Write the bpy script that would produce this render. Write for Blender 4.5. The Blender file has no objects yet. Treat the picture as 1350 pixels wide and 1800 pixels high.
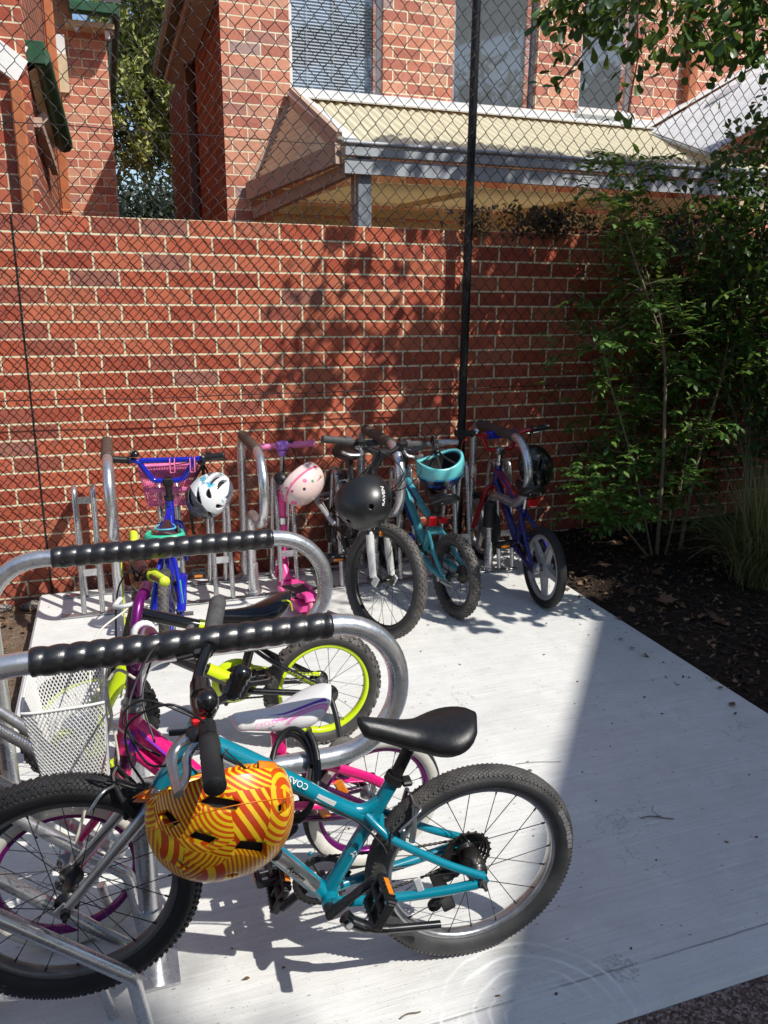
import bpy, bmesh, math, random
from mathutils import Vector, Matrix, Euler, noise
V = Vector
PI = math.pi
R = math.radians
random.seed(7)
col = bpy.context.scene.collection

# ------------------------------------------------------------------ mesh helper
class MB:
    """Collects geometry for ONE mesh object."""
    def __init__(s, M=None):
        s.v = []; s.f = []; s.sm = []; s.uv = []; s.mi = []; s.M = M or Matrix.Identity(4); s.cur = 0
    def add(s, vs, fs, smooth=True, uvs=None):
        b = len(s.v); M = s.M
        s.v += [tuple(M @ V(p)) for p in vs]
        for k, f in enumerate(fs):
            s.f.append([b + i for i in f]); s.sm.append(smooth); s.mi.append(s.cur)
            s.uv.append(uvs[k] if uvs else None)
        return s
    def box(s, c, d, rot=None, bev=0.0):
        c = V(c); hx, hy, hz = d[0]/2, d[1]/2, d[2]/2
        r = rot.to_3x3() if rot is not None else Matrix.Identity(3)
        if bev <= 0:
            vs = [c + r @ V((x, y, z)) for z in (-hz, hz) for y in (-hy, hy) for x in (-hx, hx)]
            return s.add(vs, [(0,2,3,1),(4,5,7,6),(0,1,5,4),(2,6,7,3),(0,4,6,2),(1,3,7,5)], False)
        b = min(bev, hx*.9, hy*.9, hz*.9)
        vs = []; idx = {}
        for sx in (-1,1):
            for sy in (-1,1):
                for sz in (-1,1):
                    for a in range(3):
                        q = [sx*(hx-b), sy*(hy-b), sz*(hz-b)]
                        q[a] = (sx*hx, sy*hy, sz*hz)[a]
                        idx[(sx,sy,sz,a)] = len(vs); vs.append(c + r @ V(q))
        fs = []
        for a in range(3):
            o = [i for i in range(3) if i != a]
            for sg in (-1,1):
                ring = []
                for u, w in ((-1,-1),(1,-1),(1,1),(-1,1)):
                    k = [0,0,0]; k[a] = sg; k[o[0]] = u; k[o[1]] = w
                    ring.append(idx[(k[0],k[1],k[2],a)])
                flip = (sg < 0) ^ (a == 1)
                fs.append(ring[::-1] if flip else ring)
        for a in range(3):
            o = [i for i in range(3) if i != a]
            for u in (-1,1):
                for w in (-1,1):
                    q = []
                    for t, ax in ((-1,o[0]),(1,o[0]),(1,o[1]),(-1,o[1])):
                        k = [0,0,0]; k[a] = t; k[o[0]] = u; k[o[1]] = w
                        q.append(idx[(k[0],k[1],k[2],ax)])
                    fs.append(q)
        for sx in (-1,1):
            for sy in (-1,1):
                for sz in (-1,1):
                    fs.append([idx[(sx,sy,sz,a)] for a in range(3)])
        return s.add(vs, fs, False)
    def tube(s, pts, r, n=10, closed=False, caps=True, uv=False, sx=1.0, up=None):
        pts = [V(p) for p in pts]; m = len(pts)
        rs = list(r) if hasattr(r, '__len__') else [r]*m
        T = []
        for i in range(m):
            a = pts[(i-1) % m] if (closed or i > 0) else pts[i]
            b = pts[(i+1) % m] if (closed or i < m-1) else pts[i]
            t = b - a
            T.append(t.normalized() if t.length > 1e-9 else V((0,0,1)))
        u = V(up) if up is not None else (V((0,0,1)) if abs(T[0].z) < .9 else V((1,0,0)))
        N = []; nn = (u - T[0]*u.dot(T[0])).normalized()
        for i in range(m):
            if up is not None:
                q = u - T[i]*u.dot(T[i])
                nn = q.normalized() if q.length > 1e-4 else nn
            else:
                nn = (nn - T[i]*nn.dot(T[i])).normalized()
            N.append(nn.copy())
        vs = []
        for i in range(m):
            bn = T[i].cross(N[i])
            for k in range(n):
                a = 2*PI*k/n
                vs.append(pts[i] + N[i]*(math.cos(a)*rs[i]) + bn*(math.sin(a)*rs[i]*sx))
        fs = []; uvs = []
        L = m if closed else m-1
        for i in range(L):
            j = (i+1) % m
            for k in range(n):
                l = (k+1) % n
                fs.append((i*n+k, i*n+l, j*n+l, j*n+k))
                uvs.append(((i/L, k/n), (i/L, (k+1)/n), ((i+1)/L, (k+1)/n), ((i+1)/L, k/n)))
        s.add(vs, fs, True, uvs if uv else None)
        if caps and not closed:
            s.add(vs[:n][::-1], [tuple(range(n))], False)
            s.add(vs[-n:], [tuple(range(n))], False)
        return s
    def lathe(s, prof, c=(0,0,0), axis=(0,0,1), n=20, closed=False):
        """prof: (radius, height along axis) pairs."""
        ax = V(axis).normalized(); c = V(c)
        u = ax.orthogonal().normalized(); w = ax.cross(u)
        vs = []; m = len(prof)
        for rr, h in prof:
            for k in range(n):
                a = 2*PI*k/n
                vs.append(c + ax*h + (u*math.cos(a) + w*math.sin(a))*rr)
        fs = []
        for i in range(m if closed else m-1):
            j = (i+1) % m
            for k in range(n):
                l = (k+1) % n
                fs.append((i*n+k, i*n+l, j*n+l, j*n+k))
        return s.add(vs, fs, True)
    def poly(s, pts, thick=0.0, nrm=None):
        pts = [V(p) for p in pts]; n = len(pts)
        if thick == 0:
            return s.add(pts, [tuple(range(n))], False)
        if nrm is None:
            nrm = (pts[1]-pts[0]).cross(pts[2]-pts[0]).normalized()
        d = V(nrm)*thick
        vs = pts + [p + d for p in pts]
        fs = [tuple(range(n))[::-1], tuple(range(n, 2*n))] + [(i, (i+1) % n, n+(i+1) % n, n+i) for i in range(n)]
        return s.add(vs, fs, False)
    def ball(s, c, r, n=14, m=9):
        rr = r if hasattr(r, '__len__') else (r, r, r)
        c = V(c); vs = []
        for i in range(m+1):
            t = PI*i/m
            for k in range(n):
                a = 2*PI*k/n
                vs.append(c + V((rr[0]*math.sin(t)*math.cos(a), rr[1]*math.sin(t)*math.sin(a), rr[2]*math.cos(t))))
        fs = [(i*n+k, (i+1)*n+k, (i+1)*n+(k+1) % n, i*n+(k+1) % n) for i in range(m) for k in range(n)]
        return s.add(vs, fs, True)
    def build(s, name, mats, parent=None):
        me = bpy.data.meshes.new(name)
        me.from_pydata(s.v, [], s.f)
        me.polygons.foreach_set('use_smooth', s.sm)
        mats = mats if isinstance(mats, (list, tuple)) else [mats]
        for m in mats: me.materials.append(m)
        if len(mats) > 1: me.polygons.foreach_set('material_index', s.mi)
        if any(u is not None for u in s.uv):
            lay = me.uv_layers.new(name='UVMap'); dat = []
            for f, u in zip(s.f, s.uv):
                for i in range(len(f)): dat += list(u[i]) if u is not None else [0.0, 0.0]
            lay.data.foreach_set('uv', dat)
        me.validate(clean_customdata=False); me.update()
        o = bpy.data.objects.new(name, me); col.objects.link(o)
        if parent is not None: o.parent = parent
        return o

def tag(o, label=None, cat=None, group=None, kind=None):
    if label: o['label'] = label
    if cat: o['category'] = cat
    if group: o['group'] = group
    if kind: o['kind'] = kind
    return o
def empty(name, loc=(0,0,0), rot=(0,0,0)):
    o = bpy.data.objects.new(name, None); col.objects.link(o)
    o.location = loc; o.rotation_euler = rot; o.empty_display_size = .1
    return o
def spline(pts, n=6):
    """Catmull-Rom through the points."""
    P = [V(p) for p in pts]; out = []
    for i in range(len(P)-1):
        a = P[i-1] if i else P[0]*2 - P[1]; b = P[i]; c = P[i+1]
        d = P[i+2] if i+2 < len(P) else P[-1]*2 - P[-2]
        for k in range(n):
            t = k/n
            out.append(.5*((2*b) + (c-a)*t + (2*a-5*b+4*c-d)*t*t + (3*b-a-3*c+d)*t**3))
    return out + [P[-1]]
def fillet(pts, rad, n=6):
    """Polyline with rounded corners (as a bent steel tube)."""
    P = [V(p) for p in pts]; out = [P[0]]
    rads = rad if hasattr(rad, '__len__') else [rad]*(len(P)-2)
    for i in range(1, len(P)-1):
        a = (P[i-1]-P[i]); b = (P[i+1]-P[i]); rr = rads[i-1]
        th = a.angle(b); d = rr/math.tan(th/2)
        d = min(d, a.length*.499, b.length*.499); rr = d*math.tan(th/2)
        a.normalize(); b.normalize()
        p0 = P[i]+a*d; p1 = P[i]+b*d
        c = P[i] + (a+b).normalized()*(rr/math.sin(th/2))
        u = p0-c; w = p1-c; ang = u.angle(w)
        for k in range(n+1):
            t = k/n
            if ang < 1e-4: out.append(p0.lerp(p1, t)); continue
            out.append(c + (u*math.sin((1-t)*ang) + w*math.sin(t*ang))/math.sin(ang))
    out.append(P[-1])
    return out
def resample(pts, step):
    P = [V(p) for p in pts]; out = [P[0]]; acc = 0
    for a, b in zip(P[:-1], P[1:]):
        L = (b-a).length; m = max(1, int(round(L/step)))
        for k in range(1, m+1): out.append(a.lerp(b, k/m))
    return out
def text_mesh(body, size, M, mat, name, parent, shear=0.0, extrude=.0004, proj=None, bold=0.0):
    cu = bpy.data.curves.new(name, 'FONT'); cu.body = body; cu.size = size; cu.shear = shear
    cu.align_x = 'CENTER'; cu.align_y = 'CENTER'; cu.extrude = extrude; cu.offset = bold
    o = bpy.data.objects.new(name, cu); col.objects.link(o)
    dg = bpy.context.evaluated_depsgraph_get(); dg.update()
    me = bpy.data.meshes.new_from_object(o.evaluated_get(dg))
    bpy.data.objects.remove(o); bpy.data.curves.remove(cu)
    me.name = name
    for v in me.vertices:
        p = M @ v.co
        v.co = proj(p) if proj else p
    me.materials.clear(); me.materials.append(mat)
    ob = bpy.data.objects.new(name, me); col.objects.link(ob); ob.parent = parent
    return ob
def basis(o, x, y):
    """Matrix with origin o, x along x, y towards y."""
    x = V(x).normalized(); y = V(y); y = (y - x*x.dot(y)).normalized(); z = x.cross(y)
    M = Matrix.Identity(4)
    for i in range(3):
        M[i][0] = x[i]; M[i][1] = y[i]; M[i][2] = z[i]; M[i][3] = o[i]
    return M

# ------------------------------------------------------------------ materials
class NT:
    def __init__(s, name):
        s.m = bpy.data.materials.new(name); s.m.use_nodes = True
        s.t = s.m.node_tree; s.t.nodes.clear()
        s.out = s.n('ShaderNodeOutputMaterial')
    def n(s, ty, **kw):
        nd = s.t.nodes.new(ty)
        for k, v in kw.items():
            if k.startswith('i_'):
                key = k[2:].replace('_', ' '); nd.inputs[key].default_value = v
            else: setattr(nd, k, v)
        return nd
    def l(s, a, b):
        s.t.links.new(a, b)
    def coord(s, which='Object', scale=(1,1,1), loc=(0,0,0), rot=(0,0,0)):
        c = s.n('ShaderNodeTexCoord'); mp = s.n('ShaderNodeMapping')
        mp.inputs['Scale'].default_value = scale; mp.inputs['Location'].default_value = loc; mp.inputs['Rotation'].default_value = rot
        s.l(c.outputs[which], mp.inputs['Vector']); return mp.outputs['Vector']
    def geo(s, scale=(1,1,1), loc=(0,0,0), rot=(0,0,0)):
        c = s.n('ShaderNodeNewGeometry'); mp = s.n('ShaderNodeMapping')
        mp.inputs['Scale'].default_value = scale; mp.inputs['Location'].default_value = loc; mp.inputs['Rotation'].default_value = rot
        s.l(c.outputs['Position'], mp.inputs['Vector']); return mp.outputs['Vector']
    def noise(s, vec, scale, detail=4, rough=.55, out='Fac'):
        nd = s.n('ShaderNodeTexNoise'); nd.inputs['Scale'].default_value = scale
        nd.inputs['Detail'].default_value = detail; nd.inputs['Roughness'].default_value = rough
        s.l(vec, nd.inputs['Vector']); return nd.outputs[out]
    def ramp(s, fac, stops, interp='LINEAR'):
        nd = s.n('ShaderNodeValToRGB'); cr = nd.color_ramp; cr.interpolation = interp
        while len(cr.elements) < len(stops): cr.elements.new(.5)
        for e, (p, c) in zip(cr.elements, stops):
            e.position = p; e.color = (*c, 1) if len(c) == 3 else c
        s.l(fac, nd.inputs['Fac']); return nd.outputs['Color']
    def mix(s, fac, a, b, mode='MIX'):
        nd = s.n('ShaderNodeMix', data_type='RGBA', blend_type=mode)
        for sock, val in ((nd.inputs['Factor'], fac), (nd.inputs[6], a), (nd.inputs[7], b)):
            if isinstance(val, (int, float)): sock.default_value = val
            elif isinstance(val, (tuple, list)): sock.default_value = (*val, 1) if len(val) == 3 else val
            else: s.l(val, sock)
        return nd.outputs[2]
    def math(s, op, a, b=0.0, c=None):
        nd = s.n('ShaderNodeMath', operation=op)
        for i, val in enumerate((a, b) if c is None else (a, b, c)):
            if isinstance(val, (int, float)): nd.inputs[i].default_value = val
            else: s.l(val, nd.inputs[i])
        return nd.outputs[0]
    def bump(s, h, strength=.3, dist=.01, prev=None):
        nd = s.n('ShaderNodeBump'); nd.inputs['Strength'].default_value = strength; nd.inputs['Distance'].default_value = dist
        s.l(h, nd.inputs['Height'])
        if prev is not None: s.l(prev, nd.inputs['Normal'])
        return nd.outputs['Normal']
    def bsdf(s, color, rough=.5, metal=0.0, normal=None, spec=None, coat=0.0, trans=0.0, sub=None, alpha=None):
        b = s.n('ShaderNodeBsdfPrincipled')
        for key, val in (('Base Color', color), ('Roughness', rough), ('Metallic', metal)):
            if isinstance(val, (int, float)): b.inputs[key].default_value = val
            elif isinstance(val, (tuple, list)): b.inputs[key].default_value = (*val, 1)
            else: s.l(val, b.inputs[key])
        if normal is not None: s.l(normal, b.inputs['Normal'])
        if spec is not None: b.inputs['Specular IOR Level'].default_value = spec
        if coat: b.inputs['Coat Weight'].default_value = coat; b.inputs['Coat Roughness'].default_value = .08
        if trans: b.inputs['Transmission Weight'].default_value = trans
        s.b = b
        s.l(b.outputs[0], s.out.inputs['Surface']); return b

def plain(name, c, rough=.5, metal=0.0, var=.18, scale=30, bump=0.0, bscale=120, coat=0.0, spec=None, dirt=0.0):
    """Solid colour with a little mottling, wear and micro relief."""
    t = NT(name); vec = t.coord()
    f = t.noise(vec, scale, 5, .6)
    dark = tuple(x*(1-var) for x in c); lite = tuple(min(1, x*(1+var*.6)) for x in c)
    cc = t.ramp(f, [(.3, dark), (.7, lite)])
    if dirt:
        d = t.noise(vec, 7, 6, .7)
        cc = t.mix(t.math('MULTIPLY', t.ramp(d, [(.5, (0,0,0)), (.75, (1,1,1))]), dirt), cc, (.16,.13,.10))
    rr = t.math('ADD', t.math('MULTIPLY', f, .25), rough-.12)
    nm = t.bump(t.noise(vec, bscale, 3), bump, .002) if bump else None
    t.bsdf(cc, rr, metal, nm, spec, coat); return t.m
M = {}
def brick_mat(name, reds, mortar, W=.24, H=.086, mort=.0058, loc=(0,0,0), axis='x', soft=0.35, dark=1.0):
    t = NT(name)
    g = t.n('ShaderNodeNewGeometry'); sp = t.n('ShaderNodeSeparateXYZ'); t.l(g.outputs['Position'], sp.inputs[0])
    cb = t.n('ShaderNodeCombineXYZ')
    a = t.math('ADD', sp.outputs['X' if axis == 'x' else 'Y'], loc[0]); b = t.math('ADD', sp.outputs['Z'], loc[1])
    # slightly wandering joints
    wn = t.noise(g.outputs['Position'], 9, 2)
    wob = t.math('MULTIPLY', t.math('SUBTRACT', wn, .5), .006)
    t.l(t.math('ADD', a, wob), cb.inputs[0]); t.l(t.math('ADD', b, t.math('MULTIPLY', wob, .6)), cb.inputs[1])
    br = t.n('ShaderNodeTexBrick'); br.offset = .5; br.offset_frequency = 2
    br.inputs['Scale'].default_value = 1; br.inputs['Brick Width'].default_value = W; br.inputs['Row Height'].default_value = H
    br.inputs['Mortar Size'].default_value = mort; br.inputs['Mortar Smooth'].default_value = .25; br.inputs['Bias'].default_value = 0
    br.inputs['Color1'].default_value = (0,0,0,1); br.inputs['Color2'].default_value = (1,1,1,1); br.inputs['Mortar'].default_value = (.5,.5,.5,1)
    t.l(cb.outputs[0], br.inputs['Vector'])
    rnd = t.ramp(br.outputs['Color'], reds, 'CONSTANT')
    f1 = t.noise(g.outputs['Position'], 45, 6, .7); f2 = t.noise(g.outputs['Position'], 6, 4, .6)
    c = t.mix(.55, rnd, t.ramp(f1, [(.25, (.55,.5,.5)), (.6, (1,1,1)), (.85, (1.25,1.2,1.15))]), 'MULTIPLY')
    c = t.mix(.35, c, t.ramp(f2, [(.3, (.6,.55,.55)), (.7, (1.15,1.1,1.1))]), 'MULTIPLY')
    blot = t.ramp(t.noise(g.outputs['Position'], 16, 3, .5), [(.66, (0,0,0)), (.74, (1,1,1))])
    c = t.mix(t.math('MULTIPLY', blot, .30), c, (.10*dark,.075*dark,.085*dark))
    mo = t.mix(.4, mortar, t.ramp(f1, [(.3, (.6,.55,.5)), (.7, (1.1,1.1,1.1))]), 'MULTIPLY')
    fin = t.mix(br.outputs['Fac'], c, mo)
    z_ = t.n('ShaderNodeMapRange'); t.l(sp.outputs['Z'], z_.inputs['Value']); z_.inputs['From Min'].default_value = -.1; z_.inputs['From Max'].default_value = .55; z_.inputs['To Min'].default_value = 1.0; z_.inputs['To Max'].default_value = 0.0
    grime = t.math('MULTIPLY', z_.outputs[0], t.ramp(f2, [(.3, (.2,.2,.2)), (.7, (1,1,1))]))
    fin = t.mix(t.math('MULTIPLY', grime, .45), fin, (.13,.085,.065))
    salt = t.ramp(t.noise(t.geo(scale=(1,1,2.2)), 2.1, 7, .72), [(.60, (0,0,0)), (.78, (1,1,1))])
    fin = t.mix(t.math('MULTIPLY', salt, .22), fin, (.70,.58,.48))
    chip = t.ramp(t.noise(g.outputs['Position'], 70, 4, .7), [(.66, (0,0,0)), (.72, (1,1,1))])
    fin = t.mix(t.math('MULTIPLY', chip, .35), fin, (.16,.06,.045))
    h = t.math('SUBTRACT', t.math('MULTIPLY', f1, .45), t.math('MULTIPLY', br.outputs['Fac'], 1.0))
    t.bsdf(fin, .85, 0, t.bump(h, .7, .006), .25)
    return t.m
RED = [(0, (.46,.108,.060)), (.16, (.54,.140,.078)), (.34, (.40,.092,.055)), (.52, (.52,.165,.095)), (.66, (.37,.110,.075)), (.76, (.56,.165,.092)), (.89, (.37,.155,.118)), (.94, (.46,.115,.072))]
M['brick'] = brick_mat('red_brick', [(p, (c[0]*1.16, c[1]*1.14, c[2]*1.10)) for p, c in RED], (.92,.82,.56), loc=(10*.24+.0, -1.325+.086*40))
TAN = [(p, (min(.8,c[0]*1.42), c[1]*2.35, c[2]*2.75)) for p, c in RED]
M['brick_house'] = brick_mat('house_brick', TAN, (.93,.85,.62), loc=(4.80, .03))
M['brick_side'] = brick_mat('house_brick_side', [(0,(.25,.07,.042)),(.3,(.29,.085,.05)),(.6,(.21,.06,.04)),(.85,(.27,.10,.07))], (.50,.36,.22), loc=(4.80,.03), axis='y')  # shade of the side wall is put into darker brick and mortar

def concrete():
    t = NT('broomed_concrete'); p = t.geo()
    big = t.noise(p, 1.6, 5, .6); mid = t.noise(p, 9, 6, .65)
    st = t.noise(t.geo(scale=(3.0, 95, 3.0), rot=(0,0,R(4))), 1.0, 6, .75)       # broom strokes
    st2 = t.noise(t.geo(scale=(10, 300, 10), rot=(0,0,R(-3))), 1.0, 3, .6)
    c = t.ramp(big, [(.3, (.66,.66,.635)), (.55, (.73,.73,.70)), (.75, (.77,.77,.74))])
    c = t.mix(.5, c, t.ramp(mid, [(.3, (.82,.82,.81)), (.7, (1.08,1.08,1.08))]), 'MULTIPLY')
    c = t.mix(.65, c, t.ramp(st, [(.3, (.74,.74,.74)), (.65, (1.06,1.06,1.06))]), 'MULTIPLY')
    # dark pits and specks
    vo = t.n('ShaderNodeTexVoronoi'); vo.inputs['Scale'].default_value = 42; t.l(t.geo(scale=(.55,1.3,1)), vo.inputs['Vector'])
    sel = t.n('ShaderNodeSeparateColor'); t.l(vo.outputs['Color'], sel.inputs[0])
    pit = t.math('MULTIPLY', t.math('LESS_THAN', vo.outputs['Distance'], .13), t.math('GREATER_THAN', sel.outputs[0], .78))
    vo2 = t.n('ShaderNodeTexVoronoi'); vo2.inputs['Scale'].default_value = 120; t.l(p, vo2.inputs['Vector'])
    sel2 = t.n('ShaderNodeSeparateColor'); t.l(vo2.outputs['Color'], sel2.inputs[0])
    pit2 = t.math('MULTIPLY', t.math('LESS_THAN', vo2.outputs['Distance'], .22), t.math('GREATER_THAN', sel2.outputs[1], .84))
    pit = t.math('MAXIMUM', pit, t.math('MULTIPLY', pit2, .6))
    c = t.mix(t.math('MULTIPLY', pit, .6), c, (.15,.14,.13))
    # worn dirt stains
    d = t.ramp(t.noise(p, 3.1, 8, .75), [(.58, (0,0,0)), (.72, (1,1,1))])
    c = t.mix(t.math('MULTIPLY', d, .30), c, (.36,.35,.335))
    d2 = t.ramp(t.noise(t.geo(scale=(1,2.2,1), rot=(0,0,.5)), 1.1, 9, .8), [(.52, (0,0,0)), (.66, (1,1,1))])
    c = t.mix(t.math('MULTIPLY', d2, .16), c, (.34,.34,.33))
    cr = t.n('ShaderNodeTexVoronoi', feature='DISTANCE_TO_EDGE'); cr.inputs['Scale'].default_value = .62; wv = t.n('ShaderNodeVectorMath', operation='ADD'); t.l(p, wv.inputs[0]); t.l(t.noise(p, 2.5, 6, .6, 'Color'), wv.inputs[1]); t.l(wv.outputs[0], cr.inputs['Vector'])
    ck = t.math('MULTIPLY', t.math('LESS_THAN', cr.outputs['Distance'], .0016), t.ramp(t.noise(p, 1.4, 3), [(.56, (0,0,0)), (.60, (1,1,1))]))
    c = t.mix(t.math('MULTIPLY', ck, .45), c, (.22,.215,.21))
    # trowelled margin: groove 0.115 m in from the front edge and smooth band beyond
    sp = t.n('ShaderNodeSeparateXYZ'); t.l(p, sp.inputs[0])
    wob = t.math('MULTIPLY', t.math('SUBTRACT', t.noise(p, 4, 3), .5), .012)
    yy = t.math('ADD', sp.outputs['Y'], wob); xx = t.math('ADD', sp.outputs['X'], wob)
    groove = t.math('LESS_THAN', t.math('ABSOLUTE', t.math('ADD', yy, 3.178)), .0028)
    broke = t.ramp(t.noise(p, 7, 4), [(.38, (.15,.15,.15)), (.5, (1,1,1))])
    groove = t.math('MULTIPLY', groove, broke)
    band = t.math('MAXIMUM', t.math('LESS_THAN', yy, -3.178), t.math('GREATER_THAN', xx, 2.635))
    c = t.mix(t.math('MULTIPLY', groove, .7), c, (.17,.165,.16))
    c = t.mix(t.math('MULTIPLY', band, .25), c, (.72,.72,.71))
    # curved trowel arcs near the front edge
    dx = t.math('SUBTRACT', sp.outputs['X'], 1.20); dy = t.math('SUBTRACT', sp.outputs['Y'], -3.25)
    rad = t.math('SQRT', t.math('ADD', t.math('MULTIPLY', dx, dx), t.math('MULTIPLY', dy, dy)))
    ring = t.math('POWER', t.math('ABSOLUTE', t.math('SINE', t.math('ADD', t.math('MULTIPLY', rad, 84), t.math('MULTIPLY', mid, 3.2)))), 14)
    msk = t.math('MULTIPLY', t.ramp(rad, [(.05,(0,0,0)),(.09,(1,1,1)),(.22,(1,1,1)),(.27,(0,0,0))]), t.ramp(t.noise(p, 5, 3), [(.4, (0,0,0)), (.6, (1,1,1))]))
    c = t.mix(t.math('MULTIPLY', msk, .22), c, (.50,.50,.49))
    c = t.mix(t.math('MULTIPLY', t.math('MULTIPLY', ring, msk), .8), c, (.95,.95,.93))
    # mud print
    m1 = t.math('SUBTRACT', sp.outputs['X'], 1.46); m2 = t.math('SUBTRACT', sp.outputs['Y'], -3.18)
    mr = t.math('SQRT', t.math('ADD', t.math('MULTIPLY', m1, m1), t.math('MULTIPLY', m2, m2)))
    mm = t.math('MULTIPLY', t.math('LESS_THAN', t.math('ADD', mr, t.math('MULTIPLY', t.noise(p, 60, 4), .03)), .058), t.ramp(t.noise(p, 95, 3), [(.48, (0,0,0)), (.58, (1,1,1))]))
    c = t.mix(t.math('MULTIPLY', mm, .38), c, (.20,.16,.13))
    h = t.math('ADD', t.math('MULTIPLY', st, .8), t.math('MULTIPLY', st2, .5))
    h = t.math('SUBTRACT', h, t.math('MULTIPLY', pit, 1.0)); h = t.math('SUBTRACT', h, t.math('MULTIPLY', groove, 2.0))
    h = t.math('ADD', h, t.math('MULTIPLY', t.noise(p, 200, 3), .35))
    t.bsdf(c, .8, 0, t.bump(h, .5, .004), .3); return t.m
M['concrete'] = concrete()
def asphalt():
    t = NT('red_brown_asphalt'); p = t.geo()
    vo = t.n('ShaderNodeTexVoronoi'); vo.inputs['Scale'].default_value = 170; t.l(p, vo.inputs['Vector'])
    s = t.n('ShaderNodeSeparateColor'); t.l(vo.outputs['Color'], s.inputs[0])
    c = t.ramp(s.outputs[0], [(0, (.07,.052,.047)), (.4, (.17,.11,.09)), (.7, (.24,.155,.125)), (.9, (.36,.30,.27))])
    c = t.mix(.5, c, t.ramp(t.noise(p, 5, 4), [(.3, (.6,.6,.6)), (.7, (1.1,1.1,1.1))]), 'MULTIPLY')
    t.bsdf(c, .9, 0, t.bump(vo.outputs['Distance'], .9, .006), .2); return t.m
M['asphalt'] = asphalt()
def soil(name, a, b, c3):
    t = NT(name); p = t.geo()
    f = t.noise(p, 28, 8, .75); g = t.noise(p, 6, 4)
    c = t.ramp(f, [(.25, a), (.5, b), (.75, c3)])
    c = t.mix(.5, c, t.ramp(g, [(.3, (.5,.5,.5)), (.7, (1.2,1.2,1.2))]), 'MULTIPLY')
    vo = t.n('ShaderNodeTexVoronoi'); vo.inputs['Scale'].default_value = 55; t.l(p, vo.inputs['Vector'])
    h = t.math('ADD', f, t.math('MULTIPLY', vo.outputs['Distance'], .6))
    t.bsdf(c, .95, 0, t.bump(h, 1.0, .02), .15); return t.m
M['dirt'] = soil('dry_dirt', (.09,.06,.04), (.20,.145,.10), (.33,.26,.19))
M['mulch'] = soil('bark_mulch', (.02,.014,.01), (.05,.034,.024), (.10,.07,.05))
M['earth'] = soil('earth', (.07,.05,.035), (.14,.10,.07), (.2,.15,.11))

def galv(name='galvanised_steel', base=.66, metal=.85):
    t = NT(name); v = t.coord()
    vo = t.n('ShaderNodeTexVoronoi'); vo.inputs['Scale'].default_value = 90; t.l(v, vo.inputs['Vector'])
    s = t.n('ShaderNodeSeparateColor'); t.l(vo.outputs['Color'], s.inputs[0])
    n = t.noise(v, 14, 6, .7)
    f = t.math('ADD', t.math('MULTIPLY', s.outputs[0], .22), t.math('MULTIPLY', n, .78))
    c = t.ramp(f, [(.2, (base*.84,base*.86,base*.88)), (.5, (base,base*1.01,base*1.03)), (.8, (base*1.14,)*3)])
    sc = t.ramp(t.noise(t.coord(scale=(4,4,60)), 3, 5, .7), [(.62, (0,0,0)), (.7, (1,1,1))])
    c = t.mix(t.math('MULTIPLY', sc, .35), c, (.28,.28,.28))
    t.bsdf(c, t.math('ADD', .16, t.math('MULTIPLY', f, .26)), metal, t.bump(n, .12, .002)); return t.m
M['galv'] = galv()
M['galv_dull'] = galv('dull_galvanised_steel', .40, .7)
M['wrap'] = plain('black_spiral_wrap', (.014,.014,.015), .30, 0, .35, 60, .15, 420, spec=.8, dirt=.04)
M['heatshrink'] = plain('brown_ribbed_sleeve', (.085,.062,.048), .5, 0, .25, 25, .2, 200)
M['fence'] = plain('black_vinyl_wire', (.014,.013,.013), .42, 0, .3, 40)
M['fence_steel'] = plain('grey_wire', (.22,.22,.22), .4, .7)
M['post'] = plain('black_painted_steel', (.008,.008,.009), .4, 0, .4, 12, .1, 80)

def rubber(name, c=(.02,.02,.021), ku=150, kv=14, bump=.9, dirt=.25, tread=True):
    t = NT(name); uv = t.n('ShaderNodeUVMap'); sp = t.n('ShaderNodeSeparateXYZ'); t.l(uv.outputs[0], sp.inputs[0])
    u = t.math('MULTIPLY', sp.outputs[0], ku*PI); v = t.math('MULTIPLY', sp.outputs[1], kv*PI)
    a = t.math('ABSOLUTE', t.math('SINE', t.math('ADD', u, v))); b = t.math('ABSOLUTE', t.math('SINE', t.math('SUBTRACT', u, v)))
    h = t.math('MINIMUM', t.math('MINIMUM', a, b), .45)
    # tread only on the crown; sidewall smooth (v=0 is outermost)
    crown = t.math('ABSOLUTE', t.math('SUBTRACT', sp.outputs[1], .5))
    cm = t.ramp(crown, [(.27, (0,0,0)), (.31, (1,1,1))])
    h2 = t.math('MULTIPLY', h, cm)
    p = t.coord(); n = t.noise(p, 18, 6, .7)
    cc = t.ramp(n, [(.3, tuple(x*.7 for x in c)), (.7, tuple(x*1.5 for x in c))])
    cc = t.mix(t.math('MULTIPLY', t.math('MULTIPLY', cm, t.ramp(n, [(.4, (.2,.2,.2)), (.7, (1,1,1))])), dirt), cc, (.20,.18,.16))
    nm = t.bump(h2, bump, .0025) if tread else None
    t.bsdf(cc, t.math('ADD', .5, t.math('MULTIPLY', n, .2)), 0, nm, .45); return t.m
M['tyre'] = rubber('tyre_rubber', (.011,.011,.012), dirt=.06)
M['tyre_fine'] = rubber('diamond_tread_rubber', (.035,.035,.036), 120, 22, 1.0, .35)
M['tyre_dusty'] = rubber('dusty_tyre_rubber', (.045,.042,.04), 60, 8, .8, .6)
M['whitewall'] = plain('white_wall_rubber', (.62,.60,.54), .55, 0, .15, 20, dirt=.25)
M['black'] = plain('black_plastic', (.014,.014,.015), .42, 0, .4, 40, .1, 300)
M['black_gloss'] = plain('black_paint', (.009,.009,.010), .22, 0, .3, 20, coat=.4)
M['black_soft'] = plain('black_vinyl', (.012,.012,.013), .34, 0, .3, 70, .25, 700, spec=.55)
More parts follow.
